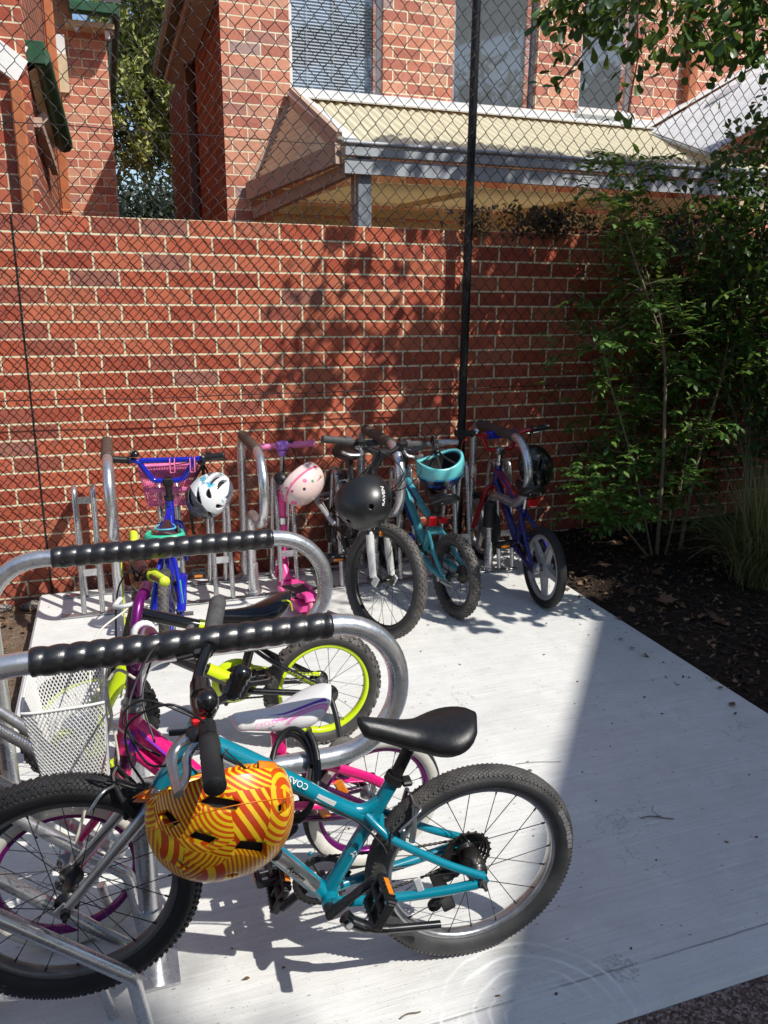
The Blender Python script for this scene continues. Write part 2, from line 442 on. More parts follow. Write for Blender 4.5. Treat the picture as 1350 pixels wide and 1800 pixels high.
M['grip'] = plain('black_grip_rubber', (.022,.022,.022), .6, 0, .3, 40, .5, 500)
M['grey_grip'] = plain('charcoal_grip_rubber', (.075,.075,.075), .65, 0, .3, 40, .5, 500)
M['steel'] = plain('polished_steel', (.62,.62,.62), .22, 1.0, .15, 30)
M['alloy'] = plain('brushed_alloy', (.48,.48,.48), .33, .9, .2, 30)
M['alloy_dark'] = plain('dark_alloy', (.17,.16,.155), .4, .6, .2, 30)
M['spoke'] = plain('spoke_steel', (.30,.30,.31), .3, .9)
M['spoke_black'] = plain('black_spoke', (.02,.02,.02), .35, .2)
M['chain'] = plain('oily_chain', (.05,.045,.04), .4, .6, .4, 80)
M['teal'] = plain('teal_paint', (.0,.205,.29), .28, 0, .12, 9, coat=.6)
M['aqua'] = plain('aqua_paint', (.06,.36,.42), .3, 0, .15, 9, coat=.5)
M['pink'] = plain('hot_pink_paint', (.78,.012,.19), .28, 0, .12, 9, coat=.6)
M['pink_scoot'] = plain('magenta_plastic', (.80,.06,.30), .35, 0, .15, 14)
M['pink_light'] = plain('soft_pink_plastic', (.78,.20,.36), .45, 0, .15, 18)
M['pink_grip'] = plain('pink_rubber', (.85,.20,.44), .5, 0, .15, 30, .3, 300)
M['lilac'] = plain('lilac_plastic', (.45,.18,.68), .4)
M['purple'] = plain('purple_anodised', (.16,.006,.14), .25, .35, .2, 20)
M['purple_dk'] = plain('dark_purple_paint', (.06,.006,.05), .22, .2, .2, 20, coat=.5)
M['violet'] = plain('violet_decal', (.22,.03,.42), .4)
M['magenta_decal'] = plain('pink_decal', (.80,.16,.50), .4)
M['blue'] = plain('royal_blue_paint', (.006,.016,.42), .25, 0, .12, 9, coat=.6)
M['navy'] = plain('dark_blue_paint', (.012,.014,.16), .25, 0, .15, 9, coat=.6)
M['red'] = plain('red_paint', (.45,.006,.010), .28, 0, .12, 9, coat=.5)
M['reflector_red'] = plain('red_reflector', (.42,.004,.008), .2, 0, .3, 300, coat=.6)
M['reflector_orange'] = plain('orange_reflector', (.80,.23,.01), .2, 0, .3, 300, .4, 500, coat=.6)
M['reflector_clear'] = plain('clear_reflector', (.55,.56,.57), .15, 0, .2, 300, .4, 500, coat=.6)
M['lime'] = plain('lime_paint', (.62,.80,.008), .32, 0, .1, 9, coat=.4)
M['lime_grip'] = plain('lime_grip_rubber', (.66,.78,.05), .5, 0, .12, 40, .25, 400)
M['mint'] = plain('mint_green_plastic', (.04,.52,.30), .4)
M['green'] = plain('green_paint', (.02,.36,.10), .3, 0, .12, 9, coat=.4)
M['white'] = plain('white_plastic', (.78,.78,.76), .35, 0, .06, 20, dirt=.12)
M['cream'] = plain('cream_plastic', (.72,.68,.56), .4, 0, .08, 20)
M['white_paint'] = plain('white_trim_paint', (.80,.80,.78), .4, 0, .06, 12, dirt=.15)
M['grey_white'] = plain('grey_white_paint', (.62,.62,.60), .3, 0, .08, 10, coat=.4)
M['aqua_decal'] = plain('pale_blue_decal', (.10,.45,.62), .4)
M['brown_vinyl'] = plain('dark_maroon_vinyl', (.055,.022,.025), .4, 0, .25, 40, .2, 400)
M['orange_solid'] = plain('orange_plastic', (.80,.22,.01), .38, 0, .1, 12)
M['strap'] = plain('black_webbing', (.015,.015,.016), .7, 0, .3, 90, .4, 600)
M['foam'] = plain('dark_foam', (.02,.02,.022), .8, 0, .3, 60)
M['mtb_black'] = plain('satin_black_shell', (.016,.016,.017), .34, 0, .2, 12, spec=.6)
M['silver'] = plain('silver_paint', (.50,.50,.50), .3, .5, .12, 15)
def surf(name, c, rough, var=.15, metal=0, sc=10): return plain(name, c, rough, metal, var, sc, dirt=.25)
M['cream_sheet'] = surf('cream_roof_sheet', (.78,.70,.45), .45)
M['cream_under'] = surf('cream_soffit_sheet', (.60,.46,.27), .6)
M['cream_trim'] = surf('cream_beam_paint', (.74,.60,.38), .6)
M['taupe'] = surf('taupe_beam_paint', (.47,.34,.26), .6)
M['bluegrey'] = surf('pale_blue_grey_fascia', (.44,.47,.50), .45)
M['bluegrey_dk'] = surf('blue_grey_post_paint', (.25,.28,.32), .5)
M['white_sheet'] = surf('white_roof_sheet', (.66,.67,.68), .4)
M['terracotta'] = surf('terracotta_pipe_paint', (.52,.17,.065), .5)
M['dark_green'] = surf('green_gutter_paint', (.025,.10,.045), .4)
M['pipe_grey'] = surf('grey_brown_pipe_paint', (.16,.11,.10), .5)
M['interior'] = plain('dark_room', (.03,.03,.035), .9)
M['blind'] = plain('venetian_blind', (.66,.70,.74), .6, 0, .1, 5)
M['screen'] = plain('insect_screen', (.17,.18,.19), .55, 0, .2, 900, .3, 900)
M['alu'] = plain('window_aluminium', (.45,.45,.46), .4, .5)
def glass():
    t = NT('window_glass'); tr = t.n('ShaderNodeBsdfTransparent'); gl = t.n('ShaderNodeBsdfGlossy')
    tr.inputs['Color'].default_value = (.85,.88,.90,1); gl.inputs['Roughness'].default_value = .03
    nz = t.noise(t.geo(), 1.3, 2); bm = t.bump(nz, .15, .05); t.l(bm, gl.inputs['Normal'])
    mx = t.n('ShaderNodeMixShader'); mx.inputs[0].default_value = .16
    t.l(tr.outputs[0], mx.inputs[1]); t.l(gl.outputs[0], mx.inputs[2]); t.l(mx.outputs[0], t.out.inputs['Surface']); return t.m
M['glass'] = glass()
def translucent(name, c, k):
    t = NT(name); n = t.noise(t.geo(), 6, 4); cc = t.mix(.3, c, t.ramp(n, [(.3, (.7,.7,.7)), (.7, (1.05,1.05,1.05))]), 'MULTIPLY')
    b = t.n('ShaderNodeBsdfPrincipled'); t.l(cc, b.inputs['Base Color']); b.inputs['Roughness'].default_value = .45
    tr = t.n('ShaderNodeBsdfTranslucent'); t.l(cc, tr.inputs['Color']); mx = t.n('ShaderNodeMixShader'); mx.inputs[0].default_value = k
    t.l(b.outputs[0], mx.inputs[1]); t.l(tr.outputs[0], mx.inputs[2]); t.l(mx.outputs[0], t.out.inputs['Surface']); return t.m
M['cream_sheet'] = translucent('cream_translucent_sheet', (.92,.87,.63), .30)  # translucency added so sun through the sheets brightens the patio underside
M['cream_under'] = translucent('cream_ceiling_sheet', (.96,.84,.58), .6)

# ---- ground, slab, path, beds
def sheet(name, x0, x1, y0, y1, z, mat, step=None, fz=None):
    m = MB()
    if step is None:
        m.add([(x0,y0,z),(x1,y0,z),(x1,y1,z),(x0,y1,z)], [(0,1,2,3)], False)
    else:
        nx = max(1, int((x1-x0)/step)); ny = max(1, int((y1-y0)/step))
        vs = []
        for j in range(ny+1):
            for i in range(nx+1):
                x = x0+(x1-x0)*i/nx; y = y0+(y1-y0)*j/ny
                vs.append((x, y, z + fz(x, y)))
        m.add(vs, [(j*(nx+1)+i, j*(nx+1)+i+1, (j+1)*(nx+1)+i+1, (j+1)*(nx+1)+i) for j in range(ny) for i in range(nx)], True)
    return tag(m.build(name, mat), kind='structure')
sheet('ground', -60, 70, -60, 80, -.17, M['earth'])
sheet('dirt_strip', -3.2, -.052, -3.3, -.001, -.105, M['dirt'], .03, lambda x, y: .02*noise.noise((x*6, y*6, 0)) + .012*noise.noise((x*25, y*25, 3)))
def bed(x, y):
    e = min(1, max(0, (x-2.74)/.35))
    return -.02 + e*.05 + .03*noise.noise((x*2.5, y*2.5, 0)) * e + .016*noise.noise((x*12, y*12, 1)) + .010*noise.noise((x*34, y*34, 7))
sheet('garden_bed', 2.7365, 6.6, -3.28, -.0015, 0, M['mulch'], .035, bed)
def path_z(x, y): return .003*noise.noise((x*3, y*3, 0))
sheet('asphalt_path', -4, 8.0, -9, -3.2955, -.012, M['asphalt'], .2, path_z)
m = MB(); m.box((1.3425, -1.712, -.08), (2.785, 3.164, .16), bev=.012)
tag(m.build('concrete_slab', M['concrete']), kind='structure')

# ---- boundary wall
m = MB()
m.box((2.2, .115, .9), (7.6, .23, 2.05))
m.box((-.0, -.0004, .9), (.007, .004, 2.046))       # soft joint
m.cur = 1
wall = MB(); wall.box((2.7, .115, .90), (9.0, .23, 2.05)); 
wl = tag(wall.build('boundary_wall', M['brick']), 'long red brick boundary wall with cream mortar behind the chain link fence', 'wall')
j = MB(); j.box((.0, -.0015, .9), (.008, .004, 2.04)); j.build('expansion_joint', M['black'], wl)
# weathered bluestone footing stones at left
for i, (x, w) in enumerate(((-.28,.17),(-.09,.15))):
    s = MB(); s.ball((0,0,0), (w/2,.035,.026), 12, 7)
    o = tag(s.build('edging_stone', plain('grey_stone%d' % i, (.22,.20,.18), .9, 0, .4, 30, .6, 60)), ('left' if i == 0 else 'right') + ' one of two grey rubble stones at the foot of the brick wall', 'stone', 'rubble stones at the wall foot')
    o.location = (x, -.045, -.088)

# ---- chain link fence (woven wires), just in front of the wall
fence = tag(empty('chain_link_fence', (2.40, -.10, -.1)), 'black chain link fence with a tall black post standing in front of the brick wall', 'fence')
FX, FY = 2.40, -.10
m = MB()
PW, PH = .0805, .0945     # diamond size
z0, z1 = -.07, 4.05
nz = int((z1-z0)/(PH/2))
x = -1.05; k = 0
def bulge(x, z): return .012*noise.noise((x*1.3, z*1.1, 5)) + (.02*max(0, .25-z) if z < .25 else 0)
while x < 5.6:
    pts = []
    for i in range(nz+1):
        z = z0 + i*PH/2
        sd = 1 if (i + k) % 2 == 0 else -1
        px = x + sd*PW*.25 + .007*noise.noise((x*1.7, z*1.7, 1)) + .003*noise.noise((x*9, z*9, 4))
        # each bend is rounded and hooks round its neighbour
        yy = FY + bulge(x, z)
        pts.append((px - FX - sd*.003, yy - .0035*sd - FY, z - .007 + .1))
        pts.append((px - FX, yy + .0035*sd*0 - FY, z + .1))
        pts.append((px - FX - sd*.003, yy + .0035*sd - FY, z + .007 + .1))
    m.tube(pts, .0022, 4, caps=False)
    x += PW/2; k += 1
m.build('wire_mesh', M['fence'], fence)
m = MB(); m.tube([(0,0.02,0),(0,.02,4.6)], .024, 16); m.tube([(0,.02,4.6),(0,.02,4.64)], [.024,.004], 16); m.build('post', M['post'], fence)
def strain(zc, sag, seed, r=.0022):
    w = MB(); pts = []
    for i in range(90):
        xx = -1.1 + 6.7*i/89
        pts.append((xx-FX, -.008, zc + .1 + sag*noise.noise((xx*2.2, seed, 0)) + .3*sag*noise.noise((xx*7, seed, 2))))
    w.tube(pts, r, 5); return w.build('strain_wire', M['fence'], fence)
strain(1.025, .010, 1.3, .0028); strain(2.315, .012, 4.1, .0022); strain(-.03, .012, 7.7, .0025)
# twisted silver tie wires
for (tx, tz, sc) in ((2.62,1.41,.045),(2.66,.86,.05),(1.37,.12,.05),(.95,.12,.04),(2.75,1.83,.03),(2.05,.95,.03)):
    w = MB(); w.tube([(tx-sc-FX,-.012,tz-sc+.1),(tx-FX,-.014,tz+.1),(tx+sc-FX,-.012,tz+sc*1.1+.1)], .0015, 5)
    w.tube([(tx+sc*.7-FX,-.012,tz-sc*.6+.1),(tx-FX,-.016,tz+.1),(tx-sc*.4-FX,-.012,tz+sc*.9+.1)], .0015, 5)
    w.build('wire_tie', M['fence_steel'], fence)

def bar(m, a, b, w, h, up=(0,0,1)):
    a, b = V(a), V(b); ax = (b-a).normalized(); u = V(up); u = (u-ax*u.dot(ax)).normalized(); v = ax.cross(u)
    vs = [p + u*(sy*h/2) + v*(sx*w/2) for p in (a, b) for sx, sy in ((-1,-1),(1,-1),(1,1),(-1,1))]
    return m.add(vs, [(3,2,1,0),(4,5,6,7),(0,1,5,4),(1,2,6,5),(2,3,7,6),(3,0,4,7)], False)
# ---- brick house behind the wall
house = tag(empty('brick_house', (1.376, 2.3, -.1)), 'red brick house with three tall windows standing behind the cream patio roof', 'house')
HX, HY, HZ = 1.376, 2.3, -.1
def L(p): return (p[0]-HX, p[1]-HY, p[2]-HZ)
def wall_holes(m, x0, x1, zz0, zz1, y, holes, depth):
    xs = sorted({x0, x1, *[h[0] for h in holes], *[h[1] for h in holes]}); zs = sorted({zz0, zz1, *[h[2] for h in holes], *[h[3] for h in holes]})
    for a, b in zip(xs[:-1], xs[1:]):
        for c, d in zip(zs[:-1], zs[1:]):
            if any(h[0] <= a and b <= h[1] and h[2] <= c and d <= h[3] for h in holes): continue
            m.add([L((a,y,c)), L((b,y,c)), L((b,y,d)), L((a,y,d))], [(0,1,2,3)], False)
    for a, b, c, d in holes:
        q = [(a,c),(b,c),(b,d),(a,d)]
        for i in range(4):
            (xa,za),(xb,zb) = q[i], q[(i+1) % 4]
            m.add([L((xa,y,za)), L((xa,y+depth,za)), L((xb,y+depth,zb)), L((xb,y,zb))], [(0,1,2,3)], False)
wins = [(1.905,2.675,3.09,4.75), (3.29,4.075,3.11,4.75), (4.50,5.055,3.165,4.75)]
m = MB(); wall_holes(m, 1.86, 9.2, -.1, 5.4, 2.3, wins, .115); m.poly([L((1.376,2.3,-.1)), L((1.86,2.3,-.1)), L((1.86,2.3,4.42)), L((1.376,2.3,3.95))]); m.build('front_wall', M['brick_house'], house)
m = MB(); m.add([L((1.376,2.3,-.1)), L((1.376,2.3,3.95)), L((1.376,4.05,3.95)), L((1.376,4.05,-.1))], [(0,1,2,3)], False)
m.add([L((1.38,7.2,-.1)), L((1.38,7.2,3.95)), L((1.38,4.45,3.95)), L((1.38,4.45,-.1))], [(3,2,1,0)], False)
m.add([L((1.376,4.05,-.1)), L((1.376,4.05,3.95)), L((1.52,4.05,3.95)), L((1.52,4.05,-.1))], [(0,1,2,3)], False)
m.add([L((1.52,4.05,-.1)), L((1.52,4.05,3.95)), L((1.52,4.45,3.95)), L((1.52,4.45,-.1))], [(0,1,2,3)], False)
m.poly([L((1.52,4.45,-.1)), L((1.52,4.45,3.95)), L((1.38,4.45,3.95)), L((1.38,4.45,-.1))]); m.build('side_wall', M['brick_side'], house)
m = MB(); m.box(L((1.335,4.25,1.9)), (.085,.11,3.9), bev=.01); m.build('downpipe', M['pipe_grey'], house)
m = MB(); m.box(L((5.64,2.26,3.2)), (.09,.075,4.4), bev=.008); m.build('downpipe', M['terracotta'], house)
m = MB()
for i in range(7):                                                  # sloping eave over the side wall
    bar(m, L((1.37,2.5+.42*i,3.86)), L((1.16,2.5+.42*i,3.74)), .045, .09)
m.box(L((1.28,3.65,3.70)), (.17,2.8,.02)); m.box(L((1.175,3.65,3.76)), (.025,2.8,.15)); m.build('eave', surf('pale_eave_paint',(.50,.47,.40),.6), house)
m = MB(); m.box(L((1.105,3.6,3.80)), (.105,2.9,.12), bev=.025); m.build('gutter', surf('grey_green_gutter',(.13,.15,.10),.5), house)
m = MB(); m.add([L((1.06,2.2,3.86)), L((1.06,5.1,3.86)), L((3.6,5.1,6.1)), L((3.6,2.2,6.1))], [(0,1,2,3)], False); m.build('roof', surf('dark_roof_tile',(.14,.12,.11),.7), house)
m = MB(); m.box(L((5.6,4.9,2.6)), (7.0,.1,5.2)); m.build('back_wall', M['brick_house'], house)
for wi, (a, b, c, d) in enumerate(wins):
    y = 2.3+.07
    fr = MB(); t = .032
    for (cx, cz, w, h) in ((a+t/2,(c+d)/2,t,d-c),(b-t/2,(c+d)/2,t,d-c)): fr.box(L((cx,y,cz)), (w,.05,h))
    for cz in (c+t/2, d-t/2): fr.box(L(((a+b)/2,y,cz)), (b-a-2*t-.001,.046,t))
    f = fr.build('window', M['white_paint'] if wi != 1 else M['alu'], house)
    p = MB(); p.add([L((a+t,y,c+t)), L((b-t,y,c+t)), L((b-t,y,d-t)), L((a+t,y,d-t))], [(0,1,2,3)], False); p.build('pane', M['glass'], f)
    s = MB()
    if wi < 2:
        zz = c+.05
        while zz < d-.03:
            s.box(L(((a+b)/2,y+.07,zz)), (b-a-.1,.030,.004), Matrix.Rotation(R(52),3,'X')); zz += .0235
        for q in (.22,.5,.78): s.box(L((a+(b-a)*q,y+.048,(c+d)/2)), (.004,.002,d-c-.08))
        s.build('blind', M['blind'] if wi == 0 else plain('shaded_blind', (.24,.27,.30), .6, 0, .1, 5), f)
    if wi >= 1:
        s2 = MB(); s2.add([L((a+t,y+.014,c+t)), L((b-t-.05,y+.014,c+t)), L((b-t-.05,y+.014,d-t-(.55 if wi == 1 else 0))), L((a+t,y+.014,d-t-(.55 if wi == 1 else 0)))], [(0,1,2,3)], False)
        s2.build('screen', M['screen'], f)
    bk = MB(); bk.add([L((a,y+.2,c)), L((b,y+.2,c)), L((b,y+.2,d)), L((a,y+.2,d))], [(0,1,2,3)], False); bk.build('dark_room', M['interior'], f)
    if wi == 2:
        sl = MB(); sl.box(L(((a+b)/2,2.286,c-.022)), (b-a+.04,.06,.04)); sl.build('sill', M['white_paint'], f)

# ---- corrugated patio roof leaning on the house
def corrugated(m, A, B, Cc, D, pitch, amp, nrm, nv=1, off=0):
    """A-B is the wave direction; ridges run A->D."""
    A, B, Cc, D, nrm = V(A), V(B), V(Cc), V(D), V(nrm)
    Lw = (B-A).length; n = int(Lw/pitch*8); vs = []
    for j in range(nv+1):
        t = j/nv
        for i in range(n+1):
            s = i/n
            p = A.lerp(B, s).lerp(D.lerp(Cc, s), t)
            vs.append(p + nrm*(amp*math.sin(2*PI*s*Lw/pitch + off)))
    return m.add(vs, [(j*(n+1)+i, j*(n+1)+i+1, (j+1)*(n+1)+i+1, (j+1)*(n+1)+i) for j in range(nv) for i in range(n)], True)
patio = tag(empty('patio_roof', (2.12, 1.05, -.1)), 'cream corrugated patio roof with pale grey fascia and taupe slatted end', 'patio roof')
PO = V((2.12,1.05,-.1))
def Q(p): return V(p)-PO
m = MB(); corrugated(m, Q((1.97,2.285,3.045)), Q((5.75,2.285,3.045)), Q((5.75,1.03,2.51)), Q((1.97,1.03,2.51)), .076, .009, (0,-.39,.92)); m.build('roof_sheet', M['cream_sheet'], patio)
m = MB(); m.poly([Q((1.90,2.294,3.085)), Q((5.25,2.294,3.085)), Q((5.25,2.19,3.045)), Q((1.90,2.19,3.045))], .012); m.box(Q((3.6,2.288,3.10)), (3.4,.02,.05)); m.build('flashing', M['white_paint'], patio)
m = MB(); m.poly([Q((1.87,2.28,3.09)), Q((2.00,2.28,3.09)), Q((2.065,1.0,2.555)), Q((1.93,1.0,2.555))], .014); m.build('barge_flashing', M['white_paint'], patio)
m = MB()
m.box(Q((3.95,1.0,2.485)), (3.96,.05,.085), bev=.006); m.box(Q((3.95,1.012,2.385)), (3.95,.034,.095)); m.tube([Q((1.96,.975,2.525)), Q((5.93,.975,2.525))], .014, 8)
m.build('fascia', M['bluegrey'], patio)
m = MB(); m.box(Q((2.125,1.06,1.19)), (.10,.06,2.56), bev=.006); m.build('post', M['bluegrey_dk'], patio)
m = MB(); m.box(Q((2.06,1.10,1.19)), (.022,.02,2.5)); m.build('post_liner', M['taupe'], patio)
# slatted triangular end, running from the front corner back to the house wall
T = V((1.925,2.28,3.05)); B = V((1.565,2.28,2.33)); F = V((1.955,1.02,2.50)); F2 = V((1.955,1.02,2.41))
nr = (F-B).cross(T-B).normalized()
if nr.x > 0: nr = -nr
m = MB()
dn = (B-F).normalized()
n = 96
for i in range(n):                                                   # corrugated infill parallel to the bottom beam
    pass
def tri_corr(m):
    N = 15; rows = N*8; vs = []; fs = []
    for i in range(rows+1):
        t = i/rows
        a = B.lerp(T, t*.98); b = F.lerp(T, t*.98)
        w = .013*math.sin(2*PI*t*N)
        vs += [Q(a)+nr*w, Q(b)+nr*w]
    return m.add(vs, [(2*i,2*i+1,2*i+3,2*i+2) for i in range(rows)], True)
tri_corr(m); m.build('end_infill', surf('taupe_corrugated_sheet',(.95,.79,.57),.6), patio)
m = MB()
bar(m, Q(B+nr*.02-V((0,0,.0))), Q(F+nr*.02-V((0,0,.05))), .05, .13)
bar(m, Q(B+V((.03,.0,-.15))), Q(F+V((.06,.05,-.135))), .05, .085)
bar(m, Q(T+nr*.02), Q(F+nr*.02+V((0,.0,.02))), .04, .12)
bar(m, Q(T+nr*.012), Q(B+nr*.012+V((0,0,.05))), .03, .035)
m.build('end_frame', M['taupe'], patio)
m = MB(); corrugated(m, Q((2.12,1.09,2.30)), Q((4.02,1.09,2.30)), Q((3.82,2.12,2.285)), Q((1.95,2.12,2.285)), .076, .009, (0,0,1))
m.build('ceiling_sheet', M['cream_under'], patio)
m = MB(); bar(m, Q((4.05,1.08,2.27)), Q((3.84,2.1,2.25)), .05, .10); bar(m, Q((2.9,1.1,2.262)), Q((2.75,2.1,2.258)), .02, .035); bar(m, Q((1.75,2.14,2.205)), Q((3.9,2.14,2.205)), .06, .07); bar(m, Q((1.72,2.17,2.12)), Q((4.2,2.17,2.12)), .06, .06)
bar(m, Q((4.3,1.6,2.30)), Q((6.3,1.35,2.34)), .05, .10); bar(m, Q((3.9,1.9,2.16)), Q((5.9,1.5,2.25)), .05, .11)
m.build('beam', M['cream_trim'], patio)

# ---- white roof rising to the right
wr = tag(empty('white_roof', (5.2,1.8,3.0)), 'white corrugated roof sloping up beside the brick house at the far right', 'roof')
WO = V((5.2,1.8,3.0))
m = MB(); A0 = V((5.22,2.22,3.02)); B0 = V((7.6,2.22,4.36)); C0 = V((7.6,.75,4.20)); D0 = V((5.02,1.12,2.66))
corrugated(m, A0-WO, D0-WO, C0-WO, B0-WO, .035, .004, (-.45,-.2,.87)); m.build('roof_sheet', M['white_sheet'], wr)
m = MB(); bar(m, A0-WO+V((-.06,.03,.02)), B0-WO+V((0,.03,.02)), .13, .025); m.build('barge_board', M['white_paint'], wr)
m = MB(); bar(m, A0-WO+V((-.03,0,-.02)), D0-WO+V((0,0,-.02)), .03, .02); m.build('valley_gutter', M['bluegrey_dk'], wr)
m = MB(); m.poly([V((5.72,2.05,3.30))-WO, V((6.02,2.05,3.46))-WO, V((5.98,1.98,3.42))-WO, V((5.60,1.95,3.22))-WO], .01); m.build('pipe_shoe', M['bluegrey'], wr)

# ---- left house
lh = tag(empty('brick_house', (.05,1.4,-.1)), 'red brick house at left with terracotta downpipes and green gutters', 'house')
LO = V((.05,1.4,-.1))
m = MB(); m.box(V((-3.0,1.515,2.6))-LO, (6.1,.23,5.4)); m.build('front_wall', brick_mat('near_house_brick', RED, (.84,.72,.50), loc=(4.8,.05)), lh)
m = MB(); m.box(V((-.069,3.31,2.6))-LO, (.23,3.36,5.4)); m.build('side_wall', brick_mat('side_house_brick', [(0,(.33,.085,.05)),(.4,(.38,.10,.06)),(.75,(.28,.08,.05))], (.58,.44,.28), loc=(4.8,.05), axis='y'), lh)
m = MB(); m.box(V((.24,5.115,2.0))-LO, (.74,.23,4.2)); m.build('rear_wall', M['brick_house'], lh)
m = MB(); m.box(V((.60,7.3,2.0))-LO, (.02,4.2,4.2)); m.build('far_side_wall', M['brick_side'], lh)
m = MB(); m.box(V((.50,4.72,4.22))-LO, (.46,.10,.11), bev=.02); m.build('gutter', M['dark_green'], lh)
m = MB(); m.box(V((.705,6.7,4.22))-LO, (.09,3.9,.11), bev=.02); m.build('gutter', plain('dark_gutter',(.05,.055,.05),.5), lh)
m = MB(); m.poly([V((.2,4.68,4.28))-LO, V((.76,4.68,4.28))-LO, V((.3,5.8,4.9))-LO, V((0,5.8,4.9))-LO], .03); m.build('roof', surf('grey_roof_sheet',(.45,.50,.50),.5), lh)
m = MB(); m.box(V((.46,4.9,4.10))-LO, (.46,.24,.045)); m.build('soffit', M['cream_trim'], lh)
m = MB(); m.box(V((.17,5.15,4.62))-LO, (.26,.30,1.1)); m.build('eave_end', M['taupe'], lh)
for (x, z) in ((.34,4.075),(.62,4.03)):
    m = MB(); m.box(V((x,4.84,z))-LO, (.045,.06,.07)); m.build('bracket', M['white_paint'], lh)
m = MB(); m.box(V((.135,4.86,3.88))-LO, (.16,.28,.17)); m.build('meter_box', M['white_paint'], lh)
m = MB(); m.box(V((.155,4.80,3.62))-LO, (.13,.22,.34)); m.build('box_duct', M['cream_trim'], lh)
m = MB(); m.box(V((.105,4.36,2.6))-LO, (.085,.085,5.2), bev=.012)
for z in (2.25,2.32): m.box(V((.105,4.36,z))-LO, (.105,.10,.03), bev=.006)
m.build('downpipe', M['terracotta'], lh)
m = MB(); m.box(V((-.015,1.345,2.1))-LO, (.075,.06,1.4), bev=.01); m.build('corner_post', M['terracotta'], lh)
aw = MB()
a = V((.125,1.52,2.99)); b = V((.185,2.85,2.69))
aw.tube([a-LO, b-LO], .066, 10, sx=1.0); bar(aw, a-LO+V((-.03,0,.055)), b-LO+V((-.03,0,.055)), .14, .012); aw.box(a-LO+V((-.045,-.02,.015)), (.16,.02,.13), bev=.004)
aw.build('awning_gutter', M['dark_green'], lh)
m = MB(); bar(m, V((-.28,1.30,3.06))-LO, V((.02,1.40,2.86))-LO, .04, .15); bar(m, V((-.2,1.45,3.14))-LO, V((.05,1.5,3.0))-LO, .06, .05); m.build('awning_fascia', M['white_paint'], lh)
m = MB()
for i in range(2): bar(m, V((.055,1.95+.55*i,2.68-.10*i))-LO, V((.10,2.0+.55*i,2.74-.12*i))-LO, .03, .06)
bar(m, V((.075,1.6,2.62))-LO, V((.10,2.8,2.48))-LO, .05, .06); m.build('awning_rafter', M['taupe'], lh)
m = MB(); m.poly([V((.052,1.55,2.9))-LO, V((.052,2.85,2.66))-LO, V((.135,2.85,2.68))-LO, V((.12,1.55,2.95))-LO], .012); m.build('awning_soffit', M['cream_trim'], lh)
# ------------------------------------------------------------------ bike racks
def ridged(m, pts, r, amp, pitch, n=14, spiral=True):
    """Foam / spiral wrap: radius swells between the turns of the wrap."""
    a, b = V(pts[0]), V(pts[-1]); ax = (b-a).normalized(); L_ = (b-a).length
    u = ax.orthogonal().normalized(); w = ax.cross(u); K = int(L_/pitch*10); vs = []
    for i in range(K+1):
        s = L_*i/K; e = min(1, min(s, L_-s)/.006)
        for k in range(n):
            ph = 2*PI*k/n; q = s/pitch + (ph/(2*PI) if spiral else 0) + (.22*noise.noise((s*6, 0, 4)) if spiral else 0)
            rr = r + amp*(abs(math.sin(PI*q))**.7 - .4)*e + amp*.12*noise.noise((s*40, k, 1))
            if i in (0, K): rr *= .90
            vs.append(a+ax*s+(u*math.cos(ph)+w*math.sin(ph))*rr)
    m.add(vs, [(i*n+k, i*n+(k+1) % n, (i+1)*n+(k+1) % n, (i+1)*n+k) for i in range(K) for k in range(n)], True)
    return m

# back rack: along the wall, hoops reaching out towards the viewer (-Y)
back = tag(empty('bike_rack', (1.40, -.36, 0)), 'galvanised bike rack along the brick wall with four tall hoops and ribbed brown grips', 'bike rack')
BO = V((1.40,-.36,0))
for hx in (.355, 1.04, 1.725, 2.434):
    pts = [V((hx,-.185,.0)), V((hx,-.185,.83)), V((hx,-.868,.83)), V((hx,-.868,.462)), V((hx-.004,-.375,.462)), V((hx-.004,-.45,.0))]
    pts[4] = V((hx-.004,-.452,.462)); 
    path = fillet([pts[0], pts[1], pts[2], pts[3], pts[4], V((hx-.004,-.452,0))], [.09,.18,.18,.085], 9)
    m = MB(); m.tube([p-BO for p in path], .0235, 16, up=(1,0,0)); h = m.build('hoop', M['galv'], back)
    g = MB(); ridged(g, [V((hx,-.265,.83))-BO, V((hx,-.70,.83))-BO], .0275, .0016, .014, 20, False); g.build('grip_sleeve', M['heatshrink'], h)
    for yy, hh in ((-.185,.13),(-.452,.17)):
        s = MB(); s.tube([V((hx,yy,.008))-BO, V((hx,yy,hh))-BO], .0275, 16); s.tube([V((hx,yy,.010))-BO, V((hx,yy,.016))-BO], .045, 16); s.build('post_sleeve', M['galv'], h)
slots = (.227, .63, .878, 1.225, 1.56, 1.905, 2.25, 2.52)
for sx in slots:
    m = MB()
    for d in (-.043, .043):
        x = sx+d
        m.tube([p-BO for p in fillet([V((x,-.51,.012)), V((x,-.405,.625)), V((x,-.335,.625)), V((x,-.225,.012))], .034, 7)], .0125, 12, up=(1,0,0))
    m.box(V((sx,-.395,.565))-BO, (.074,.006,.035)); m.box(V((sx,-.475,.215))-BO, (.074,.006,.035))
    m.build('wheel_holder', M['galv'], back)
for yy in (-.51, -.225):
    m = MB(); m.box(V((1.33,yy,.0065))-BO, (2.52,.045,.007), bev=.002)
    for sx in slots:
        for d in (-.14,):
            m.lathe([(0,.008),(.011,.008),(.011,0)], V((sx+d,yy,.0105))-BO, (0,0,1), 6)
    m.build('base_rail', M['galv_dull'], back)

